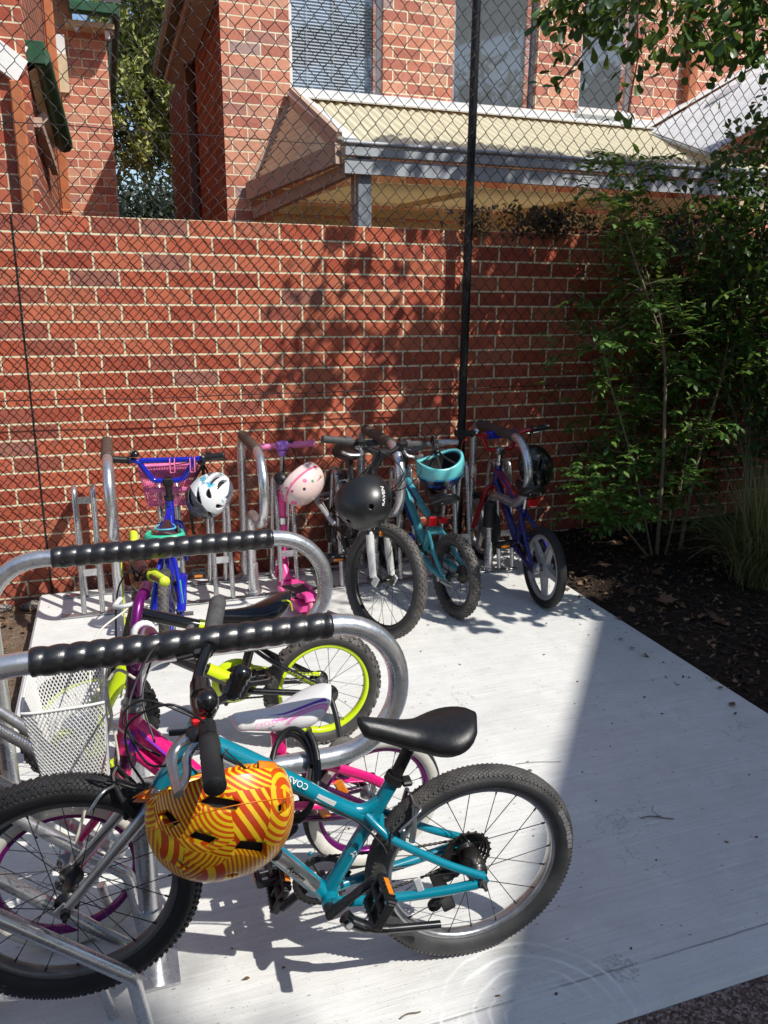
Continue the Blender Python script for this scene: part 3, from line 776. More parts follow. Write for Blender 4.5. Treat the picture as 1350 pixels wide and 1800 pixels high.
# left rack: hoops reach to the right (+X), black spiral wrap on the top rail
left = tag(empty('bike_rack', (.2, -2.5, 0)), 'galvanised bike rack in the left foreground whose two big hoops wear glossy black spiral wrap', 'bike rack')
LO2 = V((.2,-2.5,0))
for hy in (-2.840, -2.148):
    path = fillet([V((.028,hy,0)), V((.028,hy,.835)), V((1.00,hy,.835)), V((1.00,hy,.495)), V((.395,hy,.495)), V((.395,hy,0))], [.15,.165,.165,.11], 12)
    path = [V((p.x, p.y, p.z)) for p in path]
    m = MB(); m.tube([p-LO2 for p in path], .0245, 22, up=(0,1,0)); h = m.build('hoop', M['galv'], left)
    g = MB(); ridged(g, [V((.205,hy,.835))-LO2, V((.835,hy,.835))-LO2], .0292, .0036, .0385, 32); g.build('spiral_wrap', M['wrap'], h)
    s = MB(); s.tube([V((.395,hy,.008))-LO2, V((.395,hy,.19))-LO2], .0285, 18); s.box(V((.395,hy,.006))-LO2, (.11,.11,.008)); s.build('post_sleeve', M['galv'], h)
for sy in (-2.955, -2.64, -2.33):
    m = MB()
    m.tube([p-LO2 for p in fillet([V((-.02,sy-.085,.545)), V((.352,sy-.085,.195)), V((.378,sy-.085,.0))], .05, 7)], .0155, 12, up=(0,1,0))
    m.tube([V((-.02,sy+.075,.50))-LO2, V((.335,sy+.075,.135))-LO2], .0155, 12, caps=False)
    m.tube([V((.335,sy+.075,.135))-LO2, V((.20,sy+.075,.274))-LO2], .0125, 12, caps=False)
    m.tube([V((.30,sy+.02,.0))-LO2, V((.28,sy+.02,.10))-LO2], .012, 8)
    m.build('wheel_holder', M['galv'], left)
m = MB(); m.tube([V((-.03,-3.1,.52))-LO2, V((-.03,-2.2,.52))-LO2], .016, 12); m.build('cross_rail', M['galv'], left)
# ------------------------------------------------------------------ bicycle kit (bike space: x forward, y left, z up)
def knobs(m, R_, r, rows, nper, size, hgt):
    for (ang, off) in rows:
        for k in range(nper):
            a = 2*PI*(k+off)/nper
            rad = R_-r + (r+hgt*.3)*math.cos(ang); y = (r+hgt*.3)*math.sin(ang)
            ca, sa = math.cos(a), math.sin(a)
            rot = Matrix(((ca*math.cos(ang), -sa, -ca*math.sin(ang)), (math.sin(ang), 0, math.cos(ang)), (sa*math.cos(ang), ca, -sa*math.sin(ang)))).to_4x4()
            m.box((rad*ca, y, rad*sa), (hgt, size[0], size[1]), rot)
def wheel(root, c, R_, r, mats, spokes=20, knob=None, spin=0.0, steer=None, mag=False, white=False, rim_d=.016, name='wheel', uvtyre=True, hubw=.05, sprocket=None):
    """hub and spokes form the wheel; tyre and rim are its sub-parts. c = axle position."""
    T = Matrix.Translation(c) @ Matrix.Rotation(spin, 4, 'Y')
    if steer is not None: T = steer @ T
    ro = R_-2*r+.008; ri = ro-rim_d; hw = hubw
    m = MB(T)
    m.lathe([(0,-hw-.012),(.006,-hw-.012),(.006,-hw),(.013,-hw),(.014,-hw+.008),(.025,-hw+.010),(.025,-hw+.013),(.012,-hw+.02),(.012,hw-.02),(.025,hw-.013),(.025,hw-.010),(.014,hw-.008),(.013,hw),(.006,hw),(.006,hw+.012),(0,hw+.012)], (0,0,0), (0,1,0), 16)
    if not mag:
        for k in range(spokes):
            sd = 1 if k % 2 else -1
            a = 2*PI*k/spokes; da = (.55 if (k//2) % 2 else -.55)
            p0 = V((math.cos(a+da)*.023, sd*(hw-.0115), math.sin(a+da)*.023)); p1 = V((math.cos(a)*(ri+.002), sd*.004, math.sin(a)*(ri+.002)))
            m.tube([p0, p1], .0011, 5, caps=False)
            m.tube([p1, p1.lerp(p0, .055)], .0022, 6)
    else:
        for k in range(mag):
            a = 2*PI*k/mag; d = V((math.cos(a),0,math.sin(a))); t = V((-math.sin(a),0,math.cos(a)))
            for q0, q1, w0, w1 in ((.02, ri+.004, .022, .014),):
                vs = []
                for q, w, th in ((q0,w0,.026),(q1,w1,.017)):
                    for sy, sw in ((-1,-1),(-1,1),(1,1),(1,-1)):
                        vs.append(d*q + t*(w*sw) + V((0, th*sy*.6, 0)))
                m.add(vs, [(3,2,1,0),(4,5,6,7),(0,1,5,4),(1,2,6,5),(2,3,7,6),(3,0,4,7)], False)
    w = m.build(name, mats['spoke'], root)
    # valve
    mv = MB(T); a = 1.1; mv.tube([(math.cos(a)*(ri-.03),0,math.sin(a)*(ri-.03)), (math.cos(a)*ri,0,math.sin(a)*ri)], .003, 6); mv.build('valve', M['black'], w)
    hwid = min(r*.55, .014)
    mr = MB(T); mr.lathe([(ri,-hwid*.5),(ri+.003,-hwid),(ro-.002,-hwid*1.05),(ro,-hwid*.9),(ro-.004,0),(ro,hwid*.9),(ro-.002,hwid*1.05),(ri+.003,hwid),(ri,hwid*.5)], (0,0,0), (0,1,0), 72, True)
    mr.build('rim', mats['rim'], w)
    mt = MB(T)
    pts = [(math.cos(2*PI*k/72)*(R_-r), 0, math.sin(2*PI*k/72)*(R_-r)) for k in range(72)]
    N = 16; vs = []; fs = []; uvs = []
    for i in range(72):
        a = 2*PI*i/72
        for k in range(N):
            b = 2*PI*k/N
            rad = R_-r + r*math.cos(b); vs.append((rad*math.cos(a), r*math.sin(b)*1.0, rad*math.sin(a)))
    for i in range(72):
        j = (i+1) % 72
        for k in range(N):
            l = (k+1) % N
            fs.append((i*N+k, j*N+k, j*N+l, i*N+l))
            uvs.append(((i/72,k/N),((i+1)/72,k/N),((i+1)/72,(k+1)/N),(i/72,(k+1)/N)))
    mt.add(vs, fs, True, uvs)
    if knob: knobs(mt, R_, r, *knob)
    t = mt.build('tyre', mats['tyre'], w)
    if white:
        mw_ = MB(T)
        for sd in (-1,1):
            mw_.lathe([(R_-r+ (r+.0012)*math.cos(b), sd*(r+.0012)*math.sin(b)) for b in [R(x) for x in (62,75,90,105,120,135,150)]], (0,0,0), (0,1,0), 64)
        mw_.build('white_wall', M['whitewall'], t)
    return w, T
def grip(m, a, b, r, flange=True, n=14):
    a, b = V(a), V(b); d = (b-a); L_ = d.length; ax = d.normalized()
    prof = [(0,0),(r*1.0,0)]
    if flange: prof = [(0,0),(r*1.45,0),(r*1.45,.005),(r*1.05,.009)]
    k = int(L_/.008)
    for i in range(1, k): prof += [(r*(1.0+.05*(i % 2)), .01+(L_-.02)*i/k)]
    prof += [(r*1.08, L_-.006),(r*1.02, L_-.001),(0, L_)]
    m.lathe(prof, a, ax, n)
def saddle(root, nose, rear, width, thick, mat, name='saddle', side=None, drop=.0, nosew=.032):
    """lofted saddle in bike space; nose, rear are (x, z) of the top line."""
    m = MB(); N = 22; K = 20; vs = []
    x0, z0 = nose; x1, z1 = rear
    for i in range(N+1):
        t = i/N
        if t < .5: w = nosew/2 + (width*.30-nosew/2)*(t/.5)**1.8
        else: w = width*.30 + (width/2-width*.30)*math.sin((t-.5)/.26*PI/2 if t < .76 else PI/2)
        if t > .74: w *= max(0, 1-((t-.74)/.262)**2.2)**.5
        if t < .07: w *= math.sqrt(max(0.02, 1-((.07-t)/.072)**2))
        h = thick*(.72+.55*t) * (1 if t < .66 else math.sqrt(max(.04, 1-((t-.66)/.345)**2)))*(1 if t > .08 else math.sqrt(max(.15, 1-((.08-t)/.085)**2)))
        x = x0+(x1-x0)*t; z = z0+(z1-z0)*t + .016*(math.cos(2*PI*t)*.5-.5)*1.0 + .012*t*t
        for k in range(K):
            a = 2*PI*k/K
            cy, cz = math.cos(a), math.sin(a)
            yy = w*math.copysign(abs(cy)**.85, cy)
            zz = (h*.52*math.copysign(abs(cz)**1.0, cz) if cz > 0 else h*.60*math.copysign(abs(cz)**.8, cz))
            crown = -.10*h*(abs(cy)**2)
            vs.append((x, yy, z - h*.52 + zz + crown))
    fs = [(i*K+k, (i+1)*K+k, (i+1)*K+(k+1) % K, i*K+(k+1) % K) for i in range(N) for k in range(K)]
    fs += [tuple(range(K)), tuple(range(N*K, N*K+K))[::-1]]
    m.add(vs, fs, True)
    o = m.build(name, mat, root)
    mr = MB()
    mid = .55
    for sd in (-1,1):
        mr.tube(spline([(x0+(x1-x0)*.16, sd*.010, z0-thick*.75), (x0+(x1-x0)*.42, sd*.022, z0+(z1-z0)*.42-thick*1.25), (x0+(x1-x0)*.65, sd*.024, z0+(z1-z0)*.65-thick*1.3), (x0+(x1-x0)*.9, sd*.030, z1-thick*.8)], 5), .0035, 6)
    mr.build('saddle_rail', M['steel'], o)
    return o
def pedal(parent, c, out, L_=.085, W=.065, tilt=0.0, refl=True):
    """c = inner end of the spindle; out = +1 left / -1 right."""
    T = Matrix.Translation(c) @ Matrix.Rotation(tilt, 4, 'Y'); m = MB(T); o = out
    m.tube([(0,0,0),(0,o*.02,0)], .007, 8); m.tube([(0,o*.02,0),(0,o*(.02+L_-.01),0)], .010, 10)
    for x in (-W/2, W/2):
        m.box((x, o*(.02+L_/2), 0), (.011, L_, .024), bev=.003)
        for k in range(7): m.box((x+math.copysign(.0065,x), o*(.026+k*(L_-.012)/6), 0), (.004,.005,.020))
    for y in (.022, .02+L_*.5, .018+L_): m.box((0, o*y, 0), (W, .010, .018), bev=.002)
    p = m.build('pedal', M['black'], parent)
    if refl:
        for x in (-W/2-.0085, W/2+.0085):
            r = MB(T); r.box((x, o*(.02+L_/2), 0), (.003, L_*.55, .012)); r.build('reflector', M['reflector_orange'], p)
    return p
def cranks(root, bb, length, ang, ring_r, ring_y=-.046, mat=None, pl=.085, half=.062, teeth=32, refl=True, ptilt=0.0):
    m = MB(); mat = mat or M['black']
    m.tube([(bb[0],-half,bb[1]),(bb[0],half,bb[1])], .012, 12)
    ends = []
    for sd in (1,-1):
        a = ang if sd > 0 else ang+PI
        e = V((bb[0]+math.cos(a)*length, sd*(half+.012), bb[1]+math.sin(a)*length)); s = V((bb[0], sd*half, bb[1]))
        m.tube([s-(e-s)*.08, s, s.lerp(e,.5), e, e+(e-s)*.06], [.012,.016,.0115,.0125,.006], 10, sx=.62, up=(0,1,0)); ends.append(e)
    c = m.build('crankset', mat, root)
    g = MB()
    prof_r = []
    vs = []; fs = []; n = teeth*4
    for y in (-.0018, .0018):
        for k in range(n):
            a = 2*PI*k/n; rr = ring_r + (.004 if k % 4 in (1,2) else 0)
            vs.append((bb[0]+rr*math.cos(a), ring_y+y, bb[1]+rr*math.sin(a)))
        for k in range(n):
            a = 2*PI*k/n; vs.append((bb[0]+ring_r*.80*math.cos(a), ring_y+y, bb[1]+ring_r*.80*math.sin(a)))
    for k in range(n):
        l = (k+1) % n
        fs += [(k,l,2*n+l,2*n+k),(n+l,n+k,3*n+k,3*n+l),(k,n+k,n+l,l),(2*n+l,3*n+l,3*n+k,2*n+k)]
    g.add(vs, fs, False)
    for k in range(5):
        a = 2*PI*k/5+ang; d = V((math.cos(a),0,math.sin(a)))
        g.tube([V((bb[0],ring_y,bb[1]))+d*.01, V((bb[0],ring_y,bb[1]))+d*ring_r*.84], .007, 6, sx=.4, up=(0,1,0))
    g.build('chainring', M['alloy_dark'] if ring_r < .06 else M['black'], c)
    for e, sd in zip(ends, (1,-1)): pedal(c, e, sd, pl, tilt=ptilt, refl=refl)
    return c
def chain(root, bb, ring_r, ax, cog_r, y=-.046, sag=.004):
    m = MB()
    for sg in (1,-1):
        a = V((bb[0], y, bb[1]+sg*ring_r)); b = V((ax[0], y, ax[1]+sg*cog_r)); n = int((a-b).length/.0127*2)
        for k in range(n):
            t = k/n; p = a.lerp(b, t); p.z -= sag*math.sin(PI*t)*(1 if sg < 0 else .4)
            m.box(p, (.0085,.006 if k % 2 else .0035,.0065), bev=.0015)
    for (cx, cz, rr, a0, a1) in ((bb[0], bb[1], ring_r, PI/2, -PI/2), (ax[0], ax[1], cog_r, PI/2, 3*PI/2)):
        n = max(6, int(PI*rr/.0127*2))
        for k in range(n+1):
            a = a0+(a1-a0)*k/n; m.box((cx+rr*math.cos(a), y, cz+rr*math.sin(a)), (.0085,.006 if k % 2 else .0035,.0065), Matrix.Rotation(-a-PI/2,3,'Y'), .0015)
    return m.build('chain', M['chain'], root)
def steer_matrix(p_top, p_bot, ang, pre=None):
    ax = (V((p_top[0],0,p_top[1]))-V((p_bot[0],0,p_bot[1]))).normalized()
    return Matrix.Translation((p_bot[0],0,p_bot[1])) @ Matrix.Rotation(ang, 4, ax) @ Matrix.Translation((-p_bot[0],0,-p_bot[1]))
def lever(root_obj, S, base, tip, mat=None, grip_dir=None, body=True):
    m = MB(S)
    b, t = V(base), V(tip); mid = b.lerp(t, .45)+V((.012,0,0))
    m.tube(spline([b, mid, t], 6), [.008]*4+[.0065]*5+[.0055]*4, 8, sx=1.3)
    if body: m.ball(b, (.016,.016,.013), 10, 6)
    return m.build('brake_lever', mat or M['alloy'], root_obj)
def cable(root, pts, r=.0026, mat=None, name='cable', n=8):
    m = MB(); m.tube(spline(pts, n), r, 6); return m.build(name, mat or M['black'], root)
I4 = Matrix.Identity(4)
# ================================================================== teal bike in the foreground
b1 = tag(empty('bicycle', (1.128,-3.008,0), (-.03,0,3.07)), 'teal bicycle with black saddle parked nearest the viewer with its wheel in the left rack', 'bicycle')
fr = MB()
fr.tube([(.352,0,.245),(.262,0,.405),(.197,0,.525)], [.017,.0165,.0165], 16)
fr.tube(spline([(.262,0,.440),(.33,0,.482),(.46,0,.583),(.625,0,.698)],6), [.0165]*3+[.018]*10+[.021]*6, 16)
fr.tube(spline([(.205,0,.505),(.232,0,.472),(.275,0,.456),(.335,0,.487)],5), [.014]*4+[.0145]*8+[.012]*4, 12)
fr.tube([(.352,0,.245),(.50,0,.425),(.66,0,.628)], [.019,.021,.022], 16)
fr.tube([(.688,0,.592),(.607,0,.722)], .0225, 18)
fr.tube([(.345,-.036,.243),(.345,.036,.243)], .0215, 16)
for sd in (-1,1):
    fr.tube(spline([(.262,sd*.010,.448),(.235,sd*.036,.425),(.205,sd*.050,.400),(.09,sd*.060,.325),(-.004,sd*.066,.276)],5), .0095, 10)
    fr.tube(spline([(.33,sd*.022,.238),(.24,sd*.040,.240),(.10,sd*.058,.248),(.012,sd*.066,.258)],5), [.0125]*6+[.0115]*10, 10)
    fr.poly([(-.018,sd*.064,.262),(.0,sd*.064,.245),(.024,sd*.064,.250),(.018,sd*.064,.290),(-.006,sd*.064,.288)], .005, (0,sd,0))
fr.tube([(.235,-.038,.425),(.225,0,.43),(.235,.038,.425)], .008, 8)
for (x,z) in ((.40,.36),(.45,.42)): fr.ball((x-.012,.012,z+.012), .005, 8, 5)
frame1 = fr.build('frame', M['teal'], b1)
m = MB()
m.tube([(.200,0,.518),(.192,0,.533)], .0225, 16); m.box((.172,.012,.523), (.022,.03,.012), bev=.003); m.build('seat_clamp', M['black'], frame1)
m = MB(); m.tube([(.196,0,.527),(.148,0,.635)], .0140, 14); m.box((.146,0,.632),(.05,.045,.02),bev=.006); m.build('seat_post', M['black'], b1)
saddle(b1, (.282,.690), (.012,.655), .158, .052, M['black_soft'], nosew=.046)
# text on frame and pump
Tt = basis((.47,.0225,.592), (-.135,0,-.101), (.3,.5,-.6))
tt_dir = V((.145,0,.106)).normalized()
text_mesh('COAST 20', .019, basis(V((.43,0,.560))+V((-.16,.80,.58)).normalized()*.0205, tt_dir, V((.30,.55,-.75))), M['white'], 'frame_lettering', b1)
text_mesh('32', .017, basis((.290,.0172,.355), V((.5,0,.85)).cross(V((0,1,0))), V((.45,0,.88))), M['white'], 'size_mark', b1)
m = MB(); m.box((.355,.0165,.505), (.048,.002,.018), Matrix.Rotation(-.62,3,'Y')); m.build('sticker', M['white'], b1)
a, b = V((.535,.035,.488)), V((.378,.033,.300))
pm = MB(); pm.tube([a.lerp(b,.0),a.lerp(b,.03),a.lerp(b,.44)], [.008,.0135,.0135], 16); pm.tube([a.lerp(b,.44),a.lerp(b,.46)], .0148, 16)
pm.ball(a.lerp(b,.05), (.02,.016,.02), 10, 6)
pump = pm.build('pump', M['black'], b1)
pm = MB(); pm.tube([a.lerp(b,.455),a.lerp(b,.99),a.lerp(b,1.0)], [.0135,.0135,.010], 16); pm.build('pump_barrel', M['alloy'], pump)
text_mesh('Axiom', .020, basis(a.lerp(b,.70)+V((.0,.0142,.0)), b-a, V((-.77,0,.64))), M['black'], 'pump_lettering', pump, .25)
# steering assembly
S1 = Matrix.Translation((.612,0,.797)) @ Matrix.Rotation(-.07,4,'Z') @ Matrix.Rotation(-.13,4,'X') @ Matrix.Translation((-.602,0,-.797))
fk = MB()
fk.tube([(.700,0,.572),(.682,0,.602)], .021, 16)
for sd in (-1,1):
    fk.tube(spline([(.694,sd*.008,.585),(.715,sd*.040,.570),(.745,sd*.053,.540),(.887,sd*.056,.374)],6), [.015]*8+[.0145,.014,.0135,.013,.0125,.012,.0115,.011,.0105,.010,.010], 12)
    fk.box((.890,sd*.057,.371),(.03,.006,.032),Matrix.Rotation(.75,3,'Y'),.002)
fork1 = fk.build('fork', M['alloy'], b1)
m = MB(); m.tube([(.607,0,.722),(.600,0,.735)], .024, 16); m.tube([(.600,0,.735),(.583,0,.765)], [.020,.018], 14)
m.tube(spline([(.583,0,.760),(.592,0,.785),(.60,0,.793)],4), .019, 14); m.tube([(.602,-.026,.795),(.602,.026,.795)], .021, 16); m.build('stem', M['black_gloss'], b1)
hb = MB(S1); hb.tube(spline([(.560,-.295,.822),(.572,-.17,.816),(.595,-.07,.800),(.602,0,.795),(.595,.07,.800),(.572,.17,.816),(.560,.295,.822)],7), .0112, 12)
bar1 = hb.build('handlebar', M['black_gloss'], b1)
for sd in (-1,1):
    m = MB(S1); grip(m, (.572,sd*.172,.816), (.5595,sd*.298,.822), .0185, False, 16); m.build('grip', M['grip'] if sd > 0 else M['grey_grip'], bar1)
    m = MB(S1); m.tube([(.577,sd*.128,.812),(.573,sd*.168,.815)], .0175, 14); m.ball((.592,sd*.142,.806),(.02,.018,.016),10,6); m.build('shifter', M['black'], bar1)
    lm_ = MB(S1)
    lm_.tube(spline([(.588,sd*.135,.806),(.625,sd*.140,.788),(.640,sd*.165,.778),(.632,sd*.215,.776),(.622,sd*.262,.782)],6), [.009]*6+[.008]*8+[.0065]*11, 10, sx=1.5)
    lm_.tube(spline([(.590,sd*.150,.800),(.612,sd*.168,.782),(.612,sd*.215,.778),(.624,sd*.258,.781)],6), .0065, 8, sx=1.5)
    lv = lm_.build('brake_lever', M['alloy'], bar1)
    lb = MB(S1); lb.box((.592,sd*.132,.800),(.045,.030,.026),bev=.007); lb.tube([(.60,sd*.125,.80),(.645,sd*.118,.795)], .006, 8); lb.build('lever_bracket', M['black'], lv)
m = MB(S1); m.box((.592,.112,.815),(.024,.022,.014),bev=.003); m.build('gear_indicator', plain('red_indicator',(.75,.02,.02),.4), bar1)
m = MB(S1); m.lathe([(.0,.030),(.010,.029),(.018,.022),(.0215,.010),(.0215,.0),(.0,-.002)], (.575,.098,.838), (0,.15,1), 20); m.tube([(.575,.098,.82),(.575,.098,.838)], .009, 8); m.build('bell', M['black_gloss'], bar1)
m = MB(); m.lathe([(0,0),(.017,0)]+[(.019+.003*(q % 2), .006+.0075*q) for q in range(9)]+[(.016,.072),(0,.074)], (.545,-.07,.735), (-.50,-.1,.80), 18); m.tube([(.545,-.07,.738),(.585,-.01,.755)], .009, 8); m.build('front_light', M['black_gloss'], bar1)
wheel(b1, (.887,0,.374), .269, .0285, dict(spoke=M['spoke_black'], rim=M['alloy_dark'], tyre=M['tyre']), 20, ([(.95,0),(-.95,0),(.55,.5),(-.55,.5)], 110, (.005,.006), .003), spin=.3)
wheel(b1, (0,0,.262), .262, .0275, dict(spoke=M['spoke_black'], rim=M['alloy'], tyre=M['tyre_fine']), 20, ([(.92,0),(-.92,0)], 130, (.004,.005), .0025), spin=1.0)
# tyre label patches
for (cx, cz, a0) in ((0,.262,2.62),(.887,.374,5.35)):
    m = MB()
    for k in range(9):
        a = a0+.055*k; rr = .2415
        m.box((cx+rr*math.cos(a), .0272 if cx == 0 else .0272, cz+rr*math.sin(a)), (.011 if k % 3 else .014,.0016,.008 if k % 2 else .011), Matrix.Rotation(-a,3,'Y'))
    m.build('tyre_label', plain('tyre_print',(.22,.22,.22),.6) if cx == 0 else M['grey_grip'], b1)
cr1 = cranks(b1, (.352,.243), .122, 2.42, .066, -.046, ptilt=1.1, half=.058)
chain(b1, (.352,.243), .066, (0,.262), .030, -.046, .02)
m = MB()
for k, rr in enumerate((.026,.032,.038,.045,.052,.059)):
    y = -.058+.0055*k; n = 26
    pr = []
    for q in range(n*2):
        pass
    m.lathe([(rr-.008,y),(rr,y),(rr,y+.002),(rr-.008,y+.002)], (0,0,.262), (0,1,0), 40, True)
    for q in range(20):
        a = 2*PI*q/20; m.box((rr*math.cos(a), y+.001, .262+rr*math.sin(a)), (.007,.002,.005), Matrix.Rotation(-a,3,'Y'))
m.lathe([(.0,-.02),(.027,-.02),(.027,.026),(.016,.03),(.016,.045),(0,.045)], (0,0,.262), (0,1,0), 20); m.build('cassette', M['chain'], b1)
m = MB(); m.box((.03,-.062,.205),(.05,.028,.07),bev=.008); m.box((.050,-.055,.14),(.034,.016,.13),Matrix.Rotation(.35,3,'Y'),.004)
for (x,z) in ((.040,.188),(.070,.105)): m.lathe([(0,-.004),(.018,-.004),(.018,.004),(0,.004)], (x,-.050,z), (0,1,0), 14)
m.ball((.02,-.07,.235),(.018,.014,.014)); m.build('derailleur', M['black'], b1)
m = MB(); m.tube([(.318,.052,.222),(.305,.058,.205)], .017, 12); m.tube(spline([(.312,.056,.213),(.265,.066,.190),(.225,.070,.182)],5), [.015]*5+[.011]*6, 10)
m.tube([(.225,.070,.182),(.100,.074,.170)], .0095, 12); ks = m.build('kickstand', M['black_gloss'], b1)
m = MB(); m.tube([(.312,.07,.216),(.312,.075,.216)], .008, 10); m.build('bolt', M['steel'], ks)
m = MB(); m.tube([(.0,.066,.262),(.0,.094,.262)], .0045, 8); m.tube([(.0,.068,.262),(.0,.078,.262)], .0105, 6); m.tube([(.0,-.066,.262),(.0,-.09,.262)], .0045, 8); m.build('axle_nut', M['alloy_dark'], b1)
m = MB(); m.tube([(.887,.06,.374),(.887,.088,.374)], .0045, 8); m.tube([(.887,.062,.374),(.887,.074,.374)], .0105, 6); m.build('axle_nut', M['black'], b1)
# V brakes
for (cx, cz, ux, uz, nm) in ((.742,.560,.62,.78,'front'),(.165,.388,-.15,.95,'rear')):
    for sd in (-1,1):
        m = MB(); m.tube(spline([(cx,sd*.045,cz),(cx+ux*.03,sd*.043,cz+uz*.04),(cx+ux*.055,sd*.030,cz+uz*.085)],4), [.0075]*4+[.006]*5, 8)
        m.box((cx+.018,sd*.034,cz-.01+.02),(.012,.016,.045),bev=.004); bk = m.build('rim_brake', M['alloy'] if nm == 'rear' else M['black'], b1)
    m = MB(); m.tube(spline([(cx+ux*.055,.030,cz+uz*.085),(cx+ux*.062,0,cz+uz*.09),(cx+ux*.055,-.030,cz+uz*.085)],4), .0022, 6)
    m.tube(spline([(cx+ux*.055,.030,cz+uz*.085),(cx+ux*.09,.055,cz+uz*.09),(cx+ux*.06+.045,.065,cz+uz*.05)],5), .0032, 6); m.build('brake_noodle', M['alloy'], bk)
cable(b1, [(.592,.142,.806),(.66,.15,.86),(.735,.10,.80),(.742,.06,.70),(.72,.045,.62),(.79,.03,.64)], .0026)
cable(b1, [(.592,-.142,.806),(.68,-.12,.85),(.742,.02,.78),(.715,.055,.69),(.665,.035,.66),(.60,.02,.675),(.45,.026,.565),(.30,.028,.462),(.24,.052,.405),(.225,.066,.385),(.215,.05,.44)], .0026)
cable(b1, [(.60,.12,.80),(.70,.10,.845),(.752,.02,.77),(.735,-.03,.68),(.69,-.03,.64)], .0026)
cable(b1, [(.592,-.15,.80),(.67,-.20,.82),(.72,-.12,.74),(.70,-.05,.66)], .0024)
m = MB(); m.box((.145,.052,.262),(.018,.006,.062),Matrix.Rotation(.3,3,'Y'),.004); m.build('spoke_reflector', M['reflector_clear'], b1)
# small mesh frame bag under the top tube
m = MB()
pp = [(.60,0,.655),(.535,0,.592),(.455,0,.545),(.455,0,.562),(.53,0,.625),(.605,0,.680)]
m.add([(x, .030, z-.004) for x,_,z in pp]+[(x,-.030,z-.004) for x,_,z in pp], [tuple(range(6)), tuple(range(11,5,-1))]+[(i,(i+1)%6,6+(i+1)%6,6+i) for i in range(6)], False)
m.build('frame_pouch', plain('grey_mesh_fabric',(.25,.25,.26),.8,0,.35,260,.6,400), b1)

# ================================================================== pink and purple bike with white basket
b2 = tag(empty('bicycle', (1.004,-2.640,0), (0,0,3.20)), 'hot pink bicycle with purple rims, white saddle and white wire basket behind the teal bicycle', 'bicycle')
fr = MB(); fr.tube([(.245,0,.25),(.262,0,.44)], .0165, 14)
fr.tube([(.614,0,.610),(.640,0,.475)], .0265, 18)
fr.tube(spline([(.622,0,.578),(.52,0,.45),(.42,0,.34),(.245,0,.235)],6), .0265, 14)
fr.tube(spline([(.632,0,.520),(.50,0,.365),(.40,0,.285),(.25,0,.215)],6), .0175, 14)
fr.build('frame', M['pink'], b2)
m = MB(); m.tube([(.640,0,.472),(.634,0,.505)], .0272, 18, caps=False)
m.build('head_tube_ring', M['purple_dk'], b2)
m = MB()
for sd in (-1,1):
    m.tube(spline([(.25,sd*.02,.225),(.13,sd*.045,.215),(.0,sd*.06,.205)],5), .010, 10); m.tube([(.258,sd*.012,.405),(.15,sd*.05,.31),(.0,sd*.06,.21)], .008, 10)
m.build('rear_frame', M['purple_dk'], b2)
m = MB(); m.tube([(.605,.0265,.565),(.53,.0265,.468)], .010, 6, sx=.3, up=(0,1,0)); 
m.build('frame_decal', M['violet'], b2)
m = MB(); m.poly([(.616,.0276,.575),(.630,.0276,.555),(.645,.0276,.55),(.634,.0276,.53),(.64,.0276,.51),(.622,.0276,.517),(.606,.0276,.507),(.610,.0276,.532)], .0015, (0,1,0)); m.build('star_decal', M['violet'], b2)
m = MB(); m.tube([(.262,0,.425),(.264,0,.47)], .0205, 14); m.build('seat_collar', M['pink'], b2)
m = MB(); m.tube([(.264,0,.46),(.267,0,.52)], .0125, 12); m.tube([(.266,-.03,.492),(.266,.03,.492)], .009, 10); m.box((.266,0,.50),(.04,.05,.012),bev=.003); m.build('seat_post', M['steel'], b2)
def saddle_stripes():
    t = NT('white_saddle_with_stripes'); v = t.coord(); sp = t.n('ShaderNodeSeparateXYZ'); t.l(v, sp.inputs[0])
    tt = t.math('SUBTRACT', .382, sp.outputs['X']); cy = t.math('ADD', .004, t.math('MULTIPLY', tt, .17)); d = t.math('SUBTRACT', sp.outputs['Y'], cy)
    on = t.math('MULTIPLY', t.math('GREATER_THAN', tt, .09), t.math('LESS_THAN', tt, .235)); top = t.math('GREATER_THAN', sp.outputs['Z'], .515)
    on = t.math('MULTIPLY', on, top); c = (.78,.78,.76)
    for off, wd, cl in ((.0, .0042, (.20,.03,.42)), (-.010, .0026, (.78,.22,.52)), (-.016, .0030, (.80,.32,.58))):
        w = t.math('MULTIPLY', wd, t.math('MINIMUM', 1.0, t.math('MULTIPLY', t.math('SUBTRACT', tt, .085), 12)))
        c = t.mix(t.math('MULTIPLY', on, t.math('LESS_THAN', t.math('ABSOLUTE', t.math('ADD', d, off)), w)), c, cl)
    c = t.mix(.25, c, t.ramp(t.noise(v, 30, 5), [(.3, (.8,.8,.78)), (.7, (1,1,1))]), 'MULTIPLY')
    t.bsdf(c, .34, 0, None, .5); return t.m
sd2 = saddle(b2, (.382,.545), (.122,.570), .138, .050, saddle_stripes(), nosew=.05)
m = MB()
for dz, wdt, mt in ((0,.0045,0),): pass
pu = MB(); pk = MB()
def sad_strip(mb, s0, s1, y0, y1, w, lift=.0008):
    # thin stripe along the left flank of the white saddle, hugging it from just outside
    N = 14; vs = []
    for i in range(N+1):
        t = i/N; x = s0[0]+(s1[0]-s0[0])*t; z = s0[1]+(s1[1]-s0[1])*t + .006*math.sin(PI*t); y = y0+(y1-y0)*t + .006*math.sin(PI*t*.8)
        ww = w*math.sin(PI*min(1,.15+t*.85))
        vs += [(x,y,z+ww/2),(x,y+.004,z-ww/2)]
    mb.add(vs, [(2*i,2*i+1,2*i+3,2*i+2) for i in range(N)], True)
